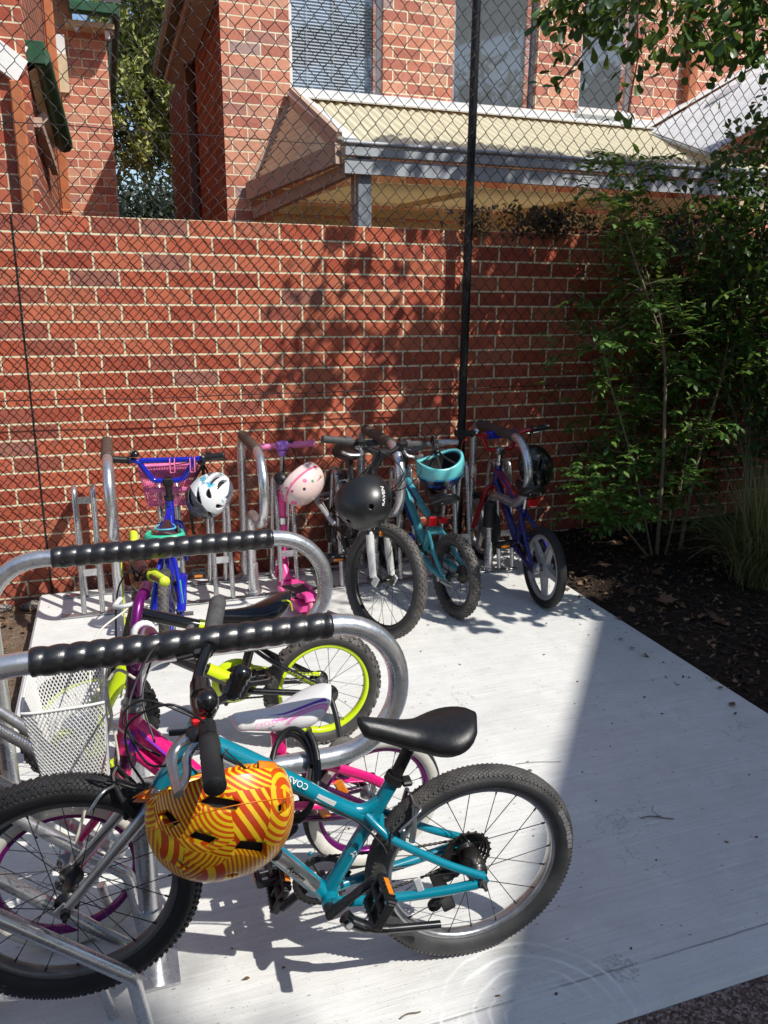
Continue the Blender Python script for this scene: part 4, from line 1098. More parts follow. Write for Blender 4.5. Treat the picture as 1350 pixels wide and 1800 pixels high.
# steering turned towards the viewer
S2 = steer_matrix((.61,.62),(.645,.455), -.06)
fk = MB(S2); fk.tube([(.648,0,.440),(.642,0,.468)], .02, 14)
for sd in (-1,1): fk.tube(spline([(.646,sd*.015,.448),(.655,sd*.042,.425),(.685,sd*.050,.345),(.795,sd*.052,.215)],6), [.013]*10+[.011]*9, 12)
fk.build('fork', M['pink'], b2)
m = MB(S2); m.tube([(.613,0,.612),(.608,0,.645)], [.026,.021], 16); m.tube([(.611,0,.622),(.610,0,.628)], .0285, 16); m.build('headset', M['alloy'], b2)
m = MB(S2); m.tube([(.609,0,.635),(.600,0,.725)], .018, 14); st2 = m.build('stem', M['purple_dk'], b2)
hb = MB(S2)
for sd in (-1,1):
    hb.tube(spline([(.603,sd*.0,.725),(.598,sd*.03,.735),(.592,sd*.055,.79),(.578,sd*.095,.842),(.560,sd*.165,.850)],6), .0125, 12)
hb.tube([(.602,-.024,.73),(.602,.024,.73)], .018, 14)
bar2 = hb.build('handlebar', M['purple'], b2)
for sd in (-1,1):
    m = MB(S2); m.tube([(.566,sd*.125,.848),(.558,sd*.172,.851)], .0165, 14); m.build('grip', M['purple_dk'], bar2)
    m = MB(S2); m.tube(spline([(.580,sd*.10,.838),(.615,sd*.105,.83),(.635,sd*.14,.82),(.622,sd*.175,.825)],6), .0055, 8, sx=1.4); m.build('brake_lever', M['white'], bar2)
m = MB(S2); m.lathe([(.0165,-.008),(.026,-.008),(.028,0),(.026,.008),(.0165,.008)], (.576,.105,.843), (-.3,1,.1), 16, True); m.build('lever_clamp', M['white'], bar2)
wheel(b2, (.795,0,.205), .205, .0215, dict(spoke=M['spoke'], rim=M['purple'], tyre=M['tyre']), 20, None, steer=S2, white=True, rim_d=.018)
wheel(b2, (0,0,.205), .205, .0215, dict(spoke=M['spoke'], rim=M['purple'], tyre=M['tyre']), 20, None, spin=.2, white=True, rim_d=.018)
m = MB()
for a0, a1, mt in ((.35,2.6,0),):
    P = []
    for k in range(25):
        a = a0+(a1-a0)*k/24; P.append((.222*math.cos(a), 0, .205+.222*math.sin(a)))
    m.tube(P, .026, 12, sx=.25, up=(0,1,0))
c2 = cranks(b2, (.245,.225), .10, -.6, .055, -.04, pl=.075)
m = MB(); m.tube(spline([(.33,-.055,.235),(.26,-.058,.275),(.10,-.058,.255),(-.03,-.058,.235)],5), .022, 10, sx=.2, up=(0,1,0)); m.build('chain_guard', M['pink'], b2)
m = MB()
m.tube(spline([(.30,.045,.285),(.21,.052,.275),(.05,.055,.232)],5), .011, 10); m.tube(spline([(.16,.05,.385),(.05,.06,.33),(-.02,.062,.28)],5), .014, 10, sx=.5)
m.build('rear_stay', M['pink'], b2)
for (x,z) in ((.11,.30),(.155,.232)):
    m = MB(); m.box((x,.045,z),(.024,.008,.052),Matrix.Rotation(.45,3,'Y'),.003); m.build('spoke_reflector', M['reflector_orange'], b2)
m = MB(); m.box((.690,.035,.49),(.016,.040,.075),bev=.004); m.build('front_reflector', M['reflector_orange'], b2)
m = MB(); m.box((.86,.03,.42),(.10,.006,.03),Matrix.Rotation(.15,3,'Y'),.004); m.build('spoke_reflector', M['reflector_clear'], b2)
text_mesh('CYCLOPS', .0165, basis((.300,.0585,.538), (-1,0,.10), (0,-.5,.86)), M['magenta_decal'], 'saddle_lettering', b2)
cable(b2, [(.60,.10,.825),(.66,.08,.77),(.665,.05,.66),(.655,.035,.52),(.66,.04,.44)], .0028, M['cream'])
cable(b2, [(.60,-.10,.825),(.68,-.05,.78),(.70,.03,.67),(.66,.03,.60),(.60,.026,.52)], .0026, M['cream'])
# white wire basket, holding a crumpled white and lime cloth
bk = MB(S2)
def basket(mb, cx, z0, z1, lx0, lx1, wy0, wy1, pitch, r, skewx=0.0):
    def pt(s, q, t):   # s around rim 0..1, t height 0..1
        lx = lx0+(lx1-lx0)*t; wy = wy0+(wy1-wy0)*t
        q = (s % 1)*2*(lx+wy)
        if q < wy: x, y = lx/2, -wy/2+q
        elif q < wy+lx: x, y = lx/2-(q-wy), wy/2
        elif q < 2*wy+lx: x, y = -lx/2, wy/2-(q-wy-lx)
        else: x, y = -lx/2+(q-2*wy-lx), -wy/2
        k_ = math.hypot(x/(lx/2), y/(wy/2)); rnd_ = 1-.16*max(0, k_-1.15)
        x = x*rnd_+cx+skewx*t; y = y*rnd_
        return V((x, y, z0+(z1-z0)*t))
    per = 2*(lx1+wy1); n = int(per/pitch); rows = int((z1-z0)/pitch*1.1)
    for k in range(n):
        for sg in (-1,1):
            mb.tube([pt((k+sg*rows*.5*i/rows)/n, 0, i/rows) for i in range(rows+1)], r, 4, caps=False)
    for t in (0,1):
        mb.tube([pt(k/60,0,t) for k in range(60)], r*2.3 if t else r*1.6, 8, closed=True)
    # floor
    for k in range(12):
        y = wy0*(-.45+.9*k/11); mb.tube([(cx-lx0*.48,y,z0),(cx+lx0*.48,y,z0)], r, 4)
        x = cx+lx0*(-.45+.9*k/11); mb.tube([(x,-wy0*.48,z0),(x,wy0*.48,z0)], r, 4)
basket(bk, .742, .47, .70, .130, .170, .185, .255, .0090, .0015, .01)
bs = bk.build('basket', M['white'], b2)
m = MB(S2)
for sd in (-1,1): m.tube(spline([(.60,sd*.03,.70),(.635,sd*.055,.74),(.66,sd*.055,.715),(.685,sd*.055,.66)],5), .0035, 8)
m.tube(spline([(.685,.03,.69),(.66,.035,.62),(.70,.03,.50),(.785,.06,.25)],6), .004, 8)
m.build('basket_bracket', M['cream'], bs)
m = MB(); m.tube([(.0,.06,.205),(.0,.085,.205)], .009, 8); m.tube([(.0,-.06,.205),(.0,-.085,.205)], .009, 8); m.build('axle_nut', M['alloy'], b2)

# ================================================================== black and lime bike
b3 = tag(empty('bicycle', (1.032,-1.992,0), (.05,0,3.16)), 'black and lime bicycle with lime rims and lime grips in the left rack', 'bicycle')
fr = MB(); fr.tube([(.295,0,.26),(.235,0,.455)], .0165, 14); fr.tube([(.245,0,.44),(.615,0,.575)], .0195, 14); fr.tube([(.30,0,.275),(.635,0,.49)], .022, 14); fr.tube([(.605,0,.600),(.645,0,.470)], .0225, 16)
for sd in (-1,1):
    fr.tube(spline([(.245,sd*.018,.405),(.17,sd*.042,.345),(.0,sd*.062,.225)],5), .0105, 10, sx=.8); fr.tube(spline([(.29,sd*.03,.262),(.12,sd*.05,.235),(.0,sd*.062,.214)],5), .0115, 10)
    fr.lathe([(0,-.003),(.036,-.003),(.036,.003),(0,.003)], (0,sd*.064,.214), (0,1,0), 18)
fr.build('frame', M['black_gloss'], b3)
m = MB(); m.tube([(.295,-.035,.26),(.295,.035,.26)], .022, 14); m.build('bottom_bracket', M['black'], b3)
m = MB(); m.tube([(.31,.0,.285),(.40,0,.345)], .0235, 14); m.tube([(.33,0,.472),(.42,0,.505)], .021, 14); m.build('frame_decal', M['lime'], b3)
d1 = (V((.17,0,.345))-V((.0,0,.225))).normalized()
text_mesh('RACER SERIES', .019, basis(V((.095,.0655,.291)), -d1, V((.5,.25,.8))), M['lime_grip'], 'frame_lettering', b3, .25, bold=.0004)
text_mesh('FRAMESET 16', .012, basis(V((.085,.069,.229)), (-1,0,-.1), (0,.2,1)), M['lime_grip'], 'frame_lettering', b3, .25)
m = MB(); m.tube([(.236,0,.45),(.225,0,.492)], .0125, 12); m.build('seat_post', M['steel'], b3)
saddle(b3, (.385,.545), (.105,.575), .135, .055, M['black_gloss'], nosew=.045)
m = MB(); m.tube(spline([(.150,.058,.575),(.122,.050,.565),(.112,.042,.530)],5), .003, 6); m.build('saddle_piping', M['lime'], b3)
S3 = steer_matrix((.605,.60),(.645,.47), .12)
fk = MB(S3); fk.tube([(.655,0,.440),(.647,0,.468)], .021, 14)
for sd in (-1,1): fk.tube(spline([(.650,sd*.02,.452),(.665,sd*.052,.43),(.700,sd*.056,.35),(.775,sd*.058,.215)],6), [.023]*8+[.022]*5+[.017]*6, 12)
fk.build('fork', M['lime'], b3)
m = MB(S3); m.tube([(.603,0,.605),(.585,0,.665)], .014, 12); m.box((.592,0,.668),(.05,.05,.04),bev=.008); m.build('stem', M['black'], b3)
hb = MB(S3)
for sd in (-1,1): hb.tube(fillet([(.605,0,.672),(.60,sd*.07,.675),(.585,sd*.115,.742),(.565,sd*.26,.756)],.03,5), .014, 12)
hb.tube([(.590,-.10,.730),(.590,.10,.730)], .009, 10)
bar3 = hb.build('handlebar', M['black_gloss'], b3)
m = MB(S3); m.tube([(.590,-.075,.731),(.590,.075,.731)], .02, 12); m.build('bar_pad', M['brown_vinyl'], bar3)
for sd in (-1,1):
    m = MB(S3); grip(m, (.576,sd*.165,.748), (.562,sd*.272,.757), .0145, True, 16); m.build('grip', M['lime_grip'], bar3)
    m = MB(S3); m.tube(spline([(.58,sd*.14,.742),(.61,sd*.15,.722),(.62,sd*.20,.712),(.605,sd*.25,.715)],5), .006, 8); m.ball((.585,sd*.14,.738),(.018,.016,.018),10,6); m.build('brake_lever', M['black'], bar3)
K5 = ([(0,0),(.5,.33),(-.5,.33),(.95,.0),(-.95,.0)], 34, (.011,.013), .005)
wheel(b3, (.775,0,.214), .212, .0255, dict(spoke=M['spoke'], rim=M['lime'], tyre=M['tyre']), 20, K5, steer=S3, rim_d=.018)
wheel(b3, (0,0,.212), .212, .0255, dict(spoke=M['spoke'], rim=M['lime'], tyre=M['tyre_dusty']), 20, K5, spin=.5, rim_d=.018)
cranks(b3, (.295,.26), .095, 2.0, .060, -.042, pl=.075)
m = MB(); m.lathe([(.0,-.01),(.078,-.01),(.082,0),(.078,.006),(.02,.008),(0,.008)], (.30,-.060,.262), (0,1,0), 30); m.tube(spline([(.30,-.058,.325),(.15,-.06,.275),(.0,-.06,.24)],5), .02, 10, sx=.3, up=(0,1,0)); m.build('chain_guard', M['lime'], b3)
chain(b3, (.295,.26), .06, (0,.212), .028, -.045)
for sd in (-1,1):
    m = MB(); m.tube(spline([(.0,sd*.068,.214),(-.005,sd*.085,.20),(-.01,sd*.125,.155),(-.012,sd*.17,.075)],6), .010, 8, sx=1.5, up=(1,0,0)); st = m.build('stabiliser_arm', M['black'], b3)
    m = MB(); m.lathe([(0,-.012),(.03,-.012),(.05,-.010),(.056,0),(.05,.010),(.03,.012),(0,.012)], (-.012,sd*.185,.058), (0,1,0), 26); m.build('stabiliser_wheel', M['tyre_dusty'], st)
m = MB(); m.tube([(0,-.095,.212),(0,.095,.212)], .006, 8); m.build('axle', M['alloy_dark'], b3)
cable(b3, [(.585,.14,.735),(.62,.11,.745),(.655,.04,.68),(.67,-.03,.58),(.68,-.03,.46)], .003, M['black'])
cable(b3, [(.585,-.14,.735),(.615,-.145,.745),(.640,-.14,.715),(.645,-.13,.56),(.655,-.10,.36),(.68,-.065,.26)], .003, M['lime_grip'])
# ================================================================== royal blue bike with pink basket (back row, seen from behind)
b4 = tag(empty('bicycle', (.553,-1.115,0), (0,0,1.445)), 'royal blue bicycle with pink basket and mint saddle edge in the rear rack', 'bicycle')
fr = MB()
fr.tube([(.30,0,.235),(.255,0,.40)], .0155, 12); fr.tube([(.585,0,.575),(.612,0,.455)], .021, 14)
fr.tube(spline([(.597,0,.535),(.50,.012,.50),(.36,.028,.425),(.24,.035,.335),(.10,.052,.26),(.0,.062,.205)],5), .0125, 10)
fr.tube([(.605,0,.49),(.46,0,.34),(.30,0,.235)], .0185, 12)
for sd in (-1,1):
    fr.tube(spline([(.258,sd*.008,.405),(.20,sd*.030,.385),(.12,sd*.050,.315),(.0,sd*.064,.205)],5), .0105, 10)
    fr.tube([(.29,sd*.025,.225),(.10,sd*.052,.205),(-.005,sd*.064,.198)], .0105, 10)
    fr.box((0,sd*.066,.20),(.03,.006,.06),bev=.002)
fr.build('frame', M['blue'], b4)
m = MB()
for sd in (-1,1): m.tube([(.115,sd*.056,.318),(.01,sd*.072,.215)], .0045, 6)
m.tube([(.598,.021,.55),(.608,.021,.48)], .006, 6); m.build('frame_decal', M['green'], b4)
m = MB(); m.tube([(.254,0,.395),(.245,0,.475)], .0125, 12); m.build('seat_post', M['steel'], b4)
s4 = saddle(b4, (.37,.535), (.125,.53), .150, .050, M['brown_vinyl'], nosew=.04)
m = MB(); P = []
for k in range(21):
    a = -PI/2+PI*k/20; P.append((.165-.052*math.cos(a)+.0, .079*math.sin(a), .507))
P = [(.225,-.068,.503)]+P+[(.225,.068,.503)]
m.tube(P, .024, 10, sx=.45, up=(0,0,1)); m.build('saddle_bumper', M['mint'], s4)
m = MB(); m.tube(spline([(.27,-.03,.537),(.20,-.045,.538),(.17,0,.54),(.20,.045,.538),(.27,.03,.537)],5), .004, 6); m.build('saddle_decal', M['aqua_decal'], s4)
m = MB(); m.box((.17,0,.425),(.02,.045,.03),bev=.005); m.build('rear_reflector', M['reflector_red'], b4)
S4 = steer_matrix((.585,.575),(.612,.455), 0)
fk = MB()
for sd in (-1,1): fk.tube(spline([(.615,sd*.01,.45),(.625,sd*.048,.43),(.70,sd*.055,.29),(.745,sd*.056,.205)],5), .0125, 10)
fk.build('fork', M['blue'], b4)
m = MB(); m.tube([(.585,0,.575),(.578,0,.66)], .0165, 12); m.tube([(.585,0,.578),(.583,0,.59)], .025, 14); m.box((.58,0,.665),(.042,.05,.042),bev=.008); m.build('stem', M['black'], b4)
hb = MB()
for sd in (-1,1): hb.tube(fillet([(.585,0,.668),(.585,sd*.07,.672),(.575,sd*.135,.775),(.555,sd*.268,.792)],.035,5), .0135, 12)
hb.tube([(.577,-.125,.774),(.577,.125,.774)], .0135, 12)
bar4 = hb.build('handlebar', M['blue'], b4)
for sd in (-1,1):
    m = MB(); grip(m, (.566,sd*.17,.780), (.552,sd*.278,.794), .0165, True, 14); m.build('grip', M['black'], bar4)
m = MB(); m.lathe([(0,.03),(.012,.028),(.021,.015),(.022,0),(0,-.002)], (.565,.145,.798), (0,0,1), 16); m.build('bell', M['black_gloss'], bar4)
m = MB(); m.tube(spline([(.575,-.165,.762),(.615,-.18,.765),(.625,-.24,.76),(.61,-.285,.765)],5), .006, 8, sx=1.4); m.ball((.575,-.165,.762),(.02,.022,.02),10,6); m.box((.60,-.20,.79),(.03,.03,.035),bev=.006); m.build('brake_lever', M['black'], bar4)
wheel(b4, (.745,0,.202), .202, .0225, dict(spoke=M['spoke'], rim=M['blue'], tyre=M['tyre_dusty']), 16, None)
K4 = ([(0,0),(.45,.5),(-.45,.5),(.85,0),(-.85,0)], 46, (.009,.007), .003)
wheel(b4, (0,0,.202), .202, .0235, dict(spoke=M['spoke'], rim=M['blue'], tyre=M['tyre_dusty']), 16, K4)
cranks(b4, (.30,.235), .09, 3.3, .05, -.042, pl=.07)
m = MB(); m.tube(spline([(.345,-.058,.25),(.28,-.06,.285),(.12,-.062,.255),(-.02,-.062,.225)],5), .02, 10, sx=.25, up=(0,1,0)); m.build('chain_guard', M['blue'], b4)
chain(b4, (.30,.235), .05, (0,.202), .026, -.05)
m = MB(); m.tube([(0,-.112,.202),(0,.112,.202)], .007, 8)
for sd in (-1,1): m.tube([(0,sd*.075,.202),(0,sd*.112,.202)], .010, 8)
m.build('axle', M['alloy_dark'], b4)
m = MB(); m.box((.03,.085,.185),(.05,.010,.03),bev=.004); m.tube([(.03,.088,.18),(.02,.10,.02),(.0,.12,.005)], .007, 8); m.build('kickstand', M['navy'], b4)
bk = MB(); basket(bk, .70, .530, .735, .13, .18, .225, .295, .0125, .0013); bs4 = bk.build('basket', M['pink_light'], b4)
m = MB()
for zz, w in ((.615,.245),(.695,.275)):
    P = []
    for k in range(40):
        a = 2*PI*k/40; c, sn = math.cos(a), math.sin(a)
        P.append((.70+.078*math.copysign(abs(c)**.4,c), w/2*math.copysign(abs(sn)**.4,sn), zz))
    m.tube(P, .022 if zz > .65 else .012, 6, closed=True, sx=.08, up=(0,0,1))
m.build('basket_panel', M['pink_grip'], bs4)
m = MB()
for yy in (-.11,-.015): m.tube([(.607,yy,.735),(.577,yy,.794),(.558,yy,.782),(.556,yy,.715)], .0032, 6); m.tube([(.607,yy-.022,.735),(.577,yy-.022,.794),(.558,yy-.022,.782),(.556,yy-.022,.715),(.556,yy,.715)], .0032, 6)
m.build('basket_hook', M['pink_light'], bs4)
cable(b4, [(.60,-.18,.76),(.66,-.02,.73),(.64,.16,.70),(.62,.17,.60),(.62,.10,.46),(.615,.03,.44)], .0026)

# ================================================================== black mountain bike facing the viewer
b5 = tag(empty('bicycle', (1.565,-.255,0), (0,0,-1.615)), 'black mountain bicycle facing the viewer with white suspension fork legs in the rear rack', 'bicycle')
fr = MB(); fr.tube([(.42,0,.33),(.33,0,.63)], .017, 14); fr.tube([(.345,0,.585),(.735,0,.70)], .019, 14); fr.tube([(.43,0,.335),(.76,0,.63)], .023, 14); fr.tube([(.728,0,.735),(.775,0,.605)], .0235, 16)
for sd in (-1,1): fr.tube([(.345,sd*.015,.57),(.17,sd*.05,.46),(.0,sd*.066,.345)], .0095, 10); fr.tube([(.41,sd*.03,.325),(.0,sd*.066,.33)], .0115, 10)
fr.build('frame', M['black_gloss'], b5)
m = MB(); m.tube([(.332,0,.62),(.30,0,.735)], .0145, 12); m.build('seat_post', M['black'], b5)
saddle(b5, (.425,.790), (.165,.790), .165, .05, M['black_soft'])
S5 = steer_matrix((.728,.735),(.775,.605), .46)
fk = MB(S5); fk.box((.785,0,.585),(.05,.135,.035),bev=.01); fk.tube([(.778,0,.60),(.772,0,.615)], .024, 14)
for sd in (-1,1): fk.tube([(.788,sd*.055,.585),(.842,sd*.055,.46)], .0135, 12)
fork5 = fk.build('fork', M['black'], b5)
m = MB(S5)
for sd in (-1,1): m.tube([(.836,sd*.055,.475),(.86,sd*.056,.40),(.905,sd*.058,.288)], [.0195,.0185,.0165], 14); m.box((.922,sd*.058,.275),(.035,.012,.05),Matrix.Rotation(.4,3,'Y'),.004)
m.tube(fillet([(.845,-.055,.475),(.80,-.055,.52),(.80,.055,.52),(.845,.055,.475)],.03,5), .011, 8); m.build('fork_lower', M['grey_white'], fork5)
m = MB(S5); m.box((.875,0,.49),(.012,.065,.024),bev=.004); m.build('front_reflector', M['reflector_orange'], b5)
m = MB(S5); m.tube([(.728,0,.735),(.722,0,.760)], .0245, 14); m.tube([(.722,0,.755),(.77,0,.84)], .019, 14); m.tube([(.775,-.03,.85),(.775,.03,.85)], .0225, 14); m.build('stem', M['black'], b5)
hb = MB(S5); hb.tube(spline([(.72,-.31,.895),(.745,-.16,.892),(.775,-.05,.855),(.775,.05,.855),(.745,.16,.892),(.72,.31,.895)],6), .0125, 12); bar5 = hb.build('handlebar', M['black'], b5)
for sd in (-1,1):
    m = MB(S5); grip(m, (.742,sd*.185,.893), (.72,sd*.315,.895), .0165, False, 14); m.tube([(.742,sd*.165,.893),(.735,sd*.20,.893)], .022, 14); m.build('grip', M['grey_grip'], bar5)
    m = MB(S5); m.tube(spline([(.765,sd*.135,.875),(.80,sd*.14,.85),(.815,sd*.17,.845),(.80,sd*.215,.842),(.79,sd*.25,.850)],6), .0075, 8, sx=1.6); m.ball((.765,sd*.135,.875),(.02,.02,.018),10,6); m.build('brake_lever', M['alloy'], bar5)
    m = MB(S5); m.box((.76,sd*.13,.885),(.045,.045,.05),bev=.01); m.build('shifter', M['black'], bar5)
KM = ([(0,0),(.38,.5),(-.38,.5),(.8,0),(-.8,0)], 60, (.009,.008), .003)
wheel(b5, (.965-.045,0,.272), .272, .027, dict(spoke=M['spoke_black'], rim=M['black'], tyre=M['tyre_dusty']), 28, KM, steer=S5, rim_d=.02)
wheel(b5, (0,0,.345), .272, .027, dict(spoke=M['spoke'], rim=M['alloy_dark'], tyre=M['tyre_dusty']), 24, KM)
cranks(b5, (.42,.335), .15, -.35+PI, .072, -.046)
chain(b5, (.42,.335), .07, (0,.345), .04, -.048)
m = MB(); m.lathe([(0,-.05),(.048,-.05),(.04,-.03),(.026,-.018),(0,-.018)], (0,0,.345), (0,1,0), 26); m.box((.05,-.06,.25),(.03,.02,.10),bev=.005); m.build('cassette', M['chain'], b5)
m = MB(S5)
for sd in (-1,1): m.tube([(.845,sd*.042,.50),(.815,sd*.036,.545),(.80,sd*.02,.575)], .007, 8)
m.build('rim_brake', M['black'], b5)
m = MB(S5); m.tube(spline([(.87,.055,.47),(.885,.074,.42),(.90,.078,.36)],5), .006, 8); m.build('brake_hose', M['black'], b5)
for k, pts in enumerate(([(.77,.13,.875),(.88,.12,.86),(.92,.03,.76),(.83,.0,.60),(.80,.02,.56)], [(.77,-.13,.875),(.90,-.12,.88),(.93,.0,.80),(.84,.05,.70),(.70,.02,.66)], [(.77,-.12,.87),(.87,-.16,.80),(.86,-.06,.70),(.74,-.02,.655)], [(.77,.12,.87),(.88,.17,.80),(.86,.09,.70),(.75,.02,.66)])):
    cable(b5, [tuple(S5 @ V(p)) for p in pts[:-1]]+[pts[-1]], .0026)
m = MB(); m.tube(fillet([(.10,-.075,.50),(.19,-.155,.515),(.22,-.165,.49),(.36,-.10,.395)],.03,5), .0085, 8, sx=1.6); m.tube([(.12,-.07,.478),(.20,-.135,.485),(.34,-.09,.385)], .005, 8); m.build('carrier_strut', M['silver'], b5)

# ================================================================== aqua bike seen from behind
b6 = tag(empty('bicycle', (1.946,-1.055,0), (.02,0,1.685)), 'aqua bicycle with chunky knobbly tyres seen from behind in the rear rack', 'bicycle')
fr = MB()
fr.tube([(.33,0,.255),(.275,0,.385),(.235,0,.475)], [.019,.018,.0165], 12); fr.tube([(.60,0,.645),(.635,0,.50)], .0235, 16)
fr.tube(spline([(.262,0,.425),(.36,0,.475),(.61,0,.605)],5), .021, 12, sx=.9); fr.tube(spline([(.335,0,.27),(.44,0,.38),(.628,0,.545)],5), .027, 12, sx=.9)
for sd in (-1,1):
    fr.tube(spline([(.275,sd*.018,.385),(.22,sd*.04,.375),(.12,sd*.058,.295),(.0,sd*.070,.215)],5), .0125, 10, sx=.8)
    fr.tube(spline([(.335,sd*.03,.245),(.20,sd*.055,.225),(.0,sd*.070,.200)],5), .0145, 10)
    fr.box((0,sd*.072,.205),(.045,.007,.055),bev=.003)
fr.tube([(.225,-.042,.372),(.225,.042,.372)], .012, 8)
fr.build('frame', M['aqua'], b6)
m = MB(); m.tube([(.40,.0215,.50),(.56,.0215,.58)], .010, 6, sx=.25, up=(0,1,0)); m.tube([(.42,.026,.365),(.58,.0255,.505)], .013, 6, sx=.25, up=(0,1,0)); m.build('frame_decal', M['navy'], b6)
m = MB(); m.tube([(.236,0,.47),(.212,0,.545)], .0135, 12); m.tube([(.238,0,.465),(.234,0,.482)], .022, 12); m.build('seat_post', M['black'], b6)
saddle(b6, (.34,.600), (.085,.600), .165, .05, M['black_soft'])
m = MB()
m.box((.165,.055,.455),(.03,.05,.055),bev=.008); m.build('tail_light', M['reflector_red'], b6)
m = MB(); m.box((.21,-.035,.44),(.02,.05,.035),bev=.006); m.build('rear_reflector', M['reflector_red'], b6)
S6 = steer_matrix((.60,.645),(.635,.50), -.10)
fk = MB(S6)
for sd in (-1,1): fk.tube(spline([(.64,sd*.01,.49),(.65,sd*.055,.46),(.72,sd*.060,.32),(.775,sd*.060,.212)],5), .015, 10)
fk.build('fork', M['black'], b6)
m = MB(S6); m.tube([(.60,0,.645),(.588,0,.71)], .018, 12); m.tube([(.60,-.025,.735),(.60,.025,.735)], .021, 12); m.tube([(.59,0,.70),(.60,0,.735)], .017, 12); m.build('stem', M['black'], b6)
hb = MB(S6); hb.tube(spline([(.55,-.29,.79),(.575,-.16,.785),(.60,-.05,.738),(.60,.05,.738),(.575,.16,.785),(.55,.29,.79)],6), .0115, 12); bar6 = hb.build('handlebar', M['alloy_dark'], b6)
for sd in (-1,1):
    m = MB(S6); grip(m, (.572,sd*.18,.786), (.549,sd*.292,.790), .0165, False, 14); m.build('grip', M['silver'] if sd < 0 else M['grey_grip'], bar6)
    m = MB(S6); m.tube(spline([(.58,sd*.13,.778),(.62,sd*.14,.765),(.63,sd*.18,.755),(.61,sd*.24,.762)],5), .0065, 8, sx=1.4); m.ball((.585,sd*.13,.775),(.018,.018,.016),10,6); m.build('brake_lever', M['alloy'], bar6)
K6 = ([(0,0),(.42,.5),(-.42,.5),(.85,0),(-.85,0)], 40, (.011,.010), .0045)
wheel(b6, (.775,0,.212), .212, .026, dict(spoke=M['spoke_black'], rim=M['black'], tyre=M['tyre']), 20, K6, steer=S6)
w6, T6 = wheel(b6, (0,0,.212), .212, .027, dict(spoke=M['spoke_black'], rim=M['black'], tyre=M['tyre_dusty']), 20, K6)
m = MB(); m.lathe([(0,-.045),(.05,-.045),(.046,-.035),(.03,-.02),(0,-.02)], (0,0,.212), (0,1,0), 26); m.tube([(0,-.09,.212),(0,-.06,.212)], .018, 12); m.build('cassette', M['chain'], b6)
m = MB(); m.tube([(0,-.062,.212),(0,-.085,.212)], .019, 14); m.build('hub_cap', M['cream'], b6)
m = MB(); m.tube([(0,.075,.205),(0,.10,.205)], .012, 8); m.tube([(-.02,.09,.20),(-.02,.03,.165)], .008, 8); m.build('axle_nut', M['alloy'], b6)
m = MB(); m.box((-.135,-.012,.285),(.030,.010,.085),Matrix.Rotation(-.55,3,'Y'),.004); m.build('spoke_reflector', M['reflector_orange'], b6)
m = MB(); m.box((.775-.12,.012,.27),(.03,.010,.075),Matrix.Rotation(-.4,3,'Y'),.004); m.build('spoke_reflector', M['reflector_orange'], b6)
cranks(b6, (.335,.255), .11, 2.6, .058, -.044)
chain(b6, (.335,.255), .058, (0,.212), .036, -.046)
m = MB(); m.box((.36,.065,.285),(.06,.03,.10),Matrix.Rotation(.4,3,'Y'),.012); m.build('bottle_holder', M['blue'], b6)
cable(b6, [(.60,-.14,.775),(.68,-.08,.80),(.70,.0,.70),(.655,.02,.58),(.64,.02,.50)], .0026)

# ================================================================== blue and red bike with silver spoked mags
b7 = tag(empty('bicycle', (2.438,-1.075,0), (.0,0,1.535)), 'dark blue and red bicycle with silver five spoke wheels beside the garden bed', 'bicycle')
fr = MB(); fr.tube([(.32,0,.25),(.255,0,.46)], .0165, 12); fr.tube([(.60,0,.63),(.63,0,.50)], .0225, 14); fr.tube([(.27,0,.435),(.605,0,.60)], .020, 12); fr.tube([(.325,0,.26),(.625,0,.535)], .022, 12)
for sd in (-1,1): fr.tube([(.262,sd*.015,.43),(.12,sd*.05,.325),(.0,sd*.066,.215)], .011, 10); fr.tube([(.315,sd*.03,.245),(.0,sd*.066,.205)], .0125, 10); fr.box((0,sd*.068,.21),(.04,.007,.05),bev=.003)
fr.tube([(.13,-.05,.335),(.13,.05,.335)], .008, 8)
fr.build('frame', M['navy'], b7)
m = MB(); m.tube([(.40,.019,.505),(.60,.020,.603)], .007, 6, sx=.3, up=(0,1,0)); m.tube([(.40,.0215,.335),(.59,.0215,.51)], .008, 6, sx=.3, up=(0,1,0)); m.tube([(.325,.0,.474),(.56,.0,.588)], .0125, 8, sx=.8); m.build('frame_decal', M['red'], b7)
m = MB(); m.tube([(.256,0,.455),(.238,0,.545)], .0125, 12); m.build('seat_post', M['steel'], b7)
saddle(b7, (.36,.600), (.115,.605), .145, .048, M['black_soft'])
m = MB(); m.box((.165,-.0,.515),(.028,.062,.045),bev=.006); m.build('rear_reflector', M['reflector_red'], b7)
S7 = steer_matrix((.60,.63),(.63,.50), .06)
fk = MB(S7)
for sd in (-1,1): fk.tube(spline([(.635,sd*.01,.495),(.645,sd*.052,.47),(.72,sd*.058,.32),(.78,sd*.058,.212)],5), .0155, 10)
fk.build('fork', M['red'], b7)
m = MB(S7); m.tube([(.60,0,.63),(.588,0,.70)], .0165, 12); m.tube([(.599,0,.635),(.596,0,.65)], .025, 14); m.box((.592,0,.71),(.05,.055,.045),bev=.01); m.build('stem', M['steel'], b7)
hb = MB(S7)
for sd in (-1,1): hb.tube(fillet([(.60,0,.716),(.597,sd*.075,.72),(.585,sd*.125,.815),(.565,sd*.285,.835)],.035,5), .0125, 12)
hb.tube([(.588,-.12,.806),(.588,.12,.806)], .010, 10)
bar7 = hb.build('handlebar', M['red'], b7)
m = MB(S7); m.tube([(.588,-.085,.806),(.588,.085,.806)], .024, 12); m.build('bar_pad', M['blue'], bar7)
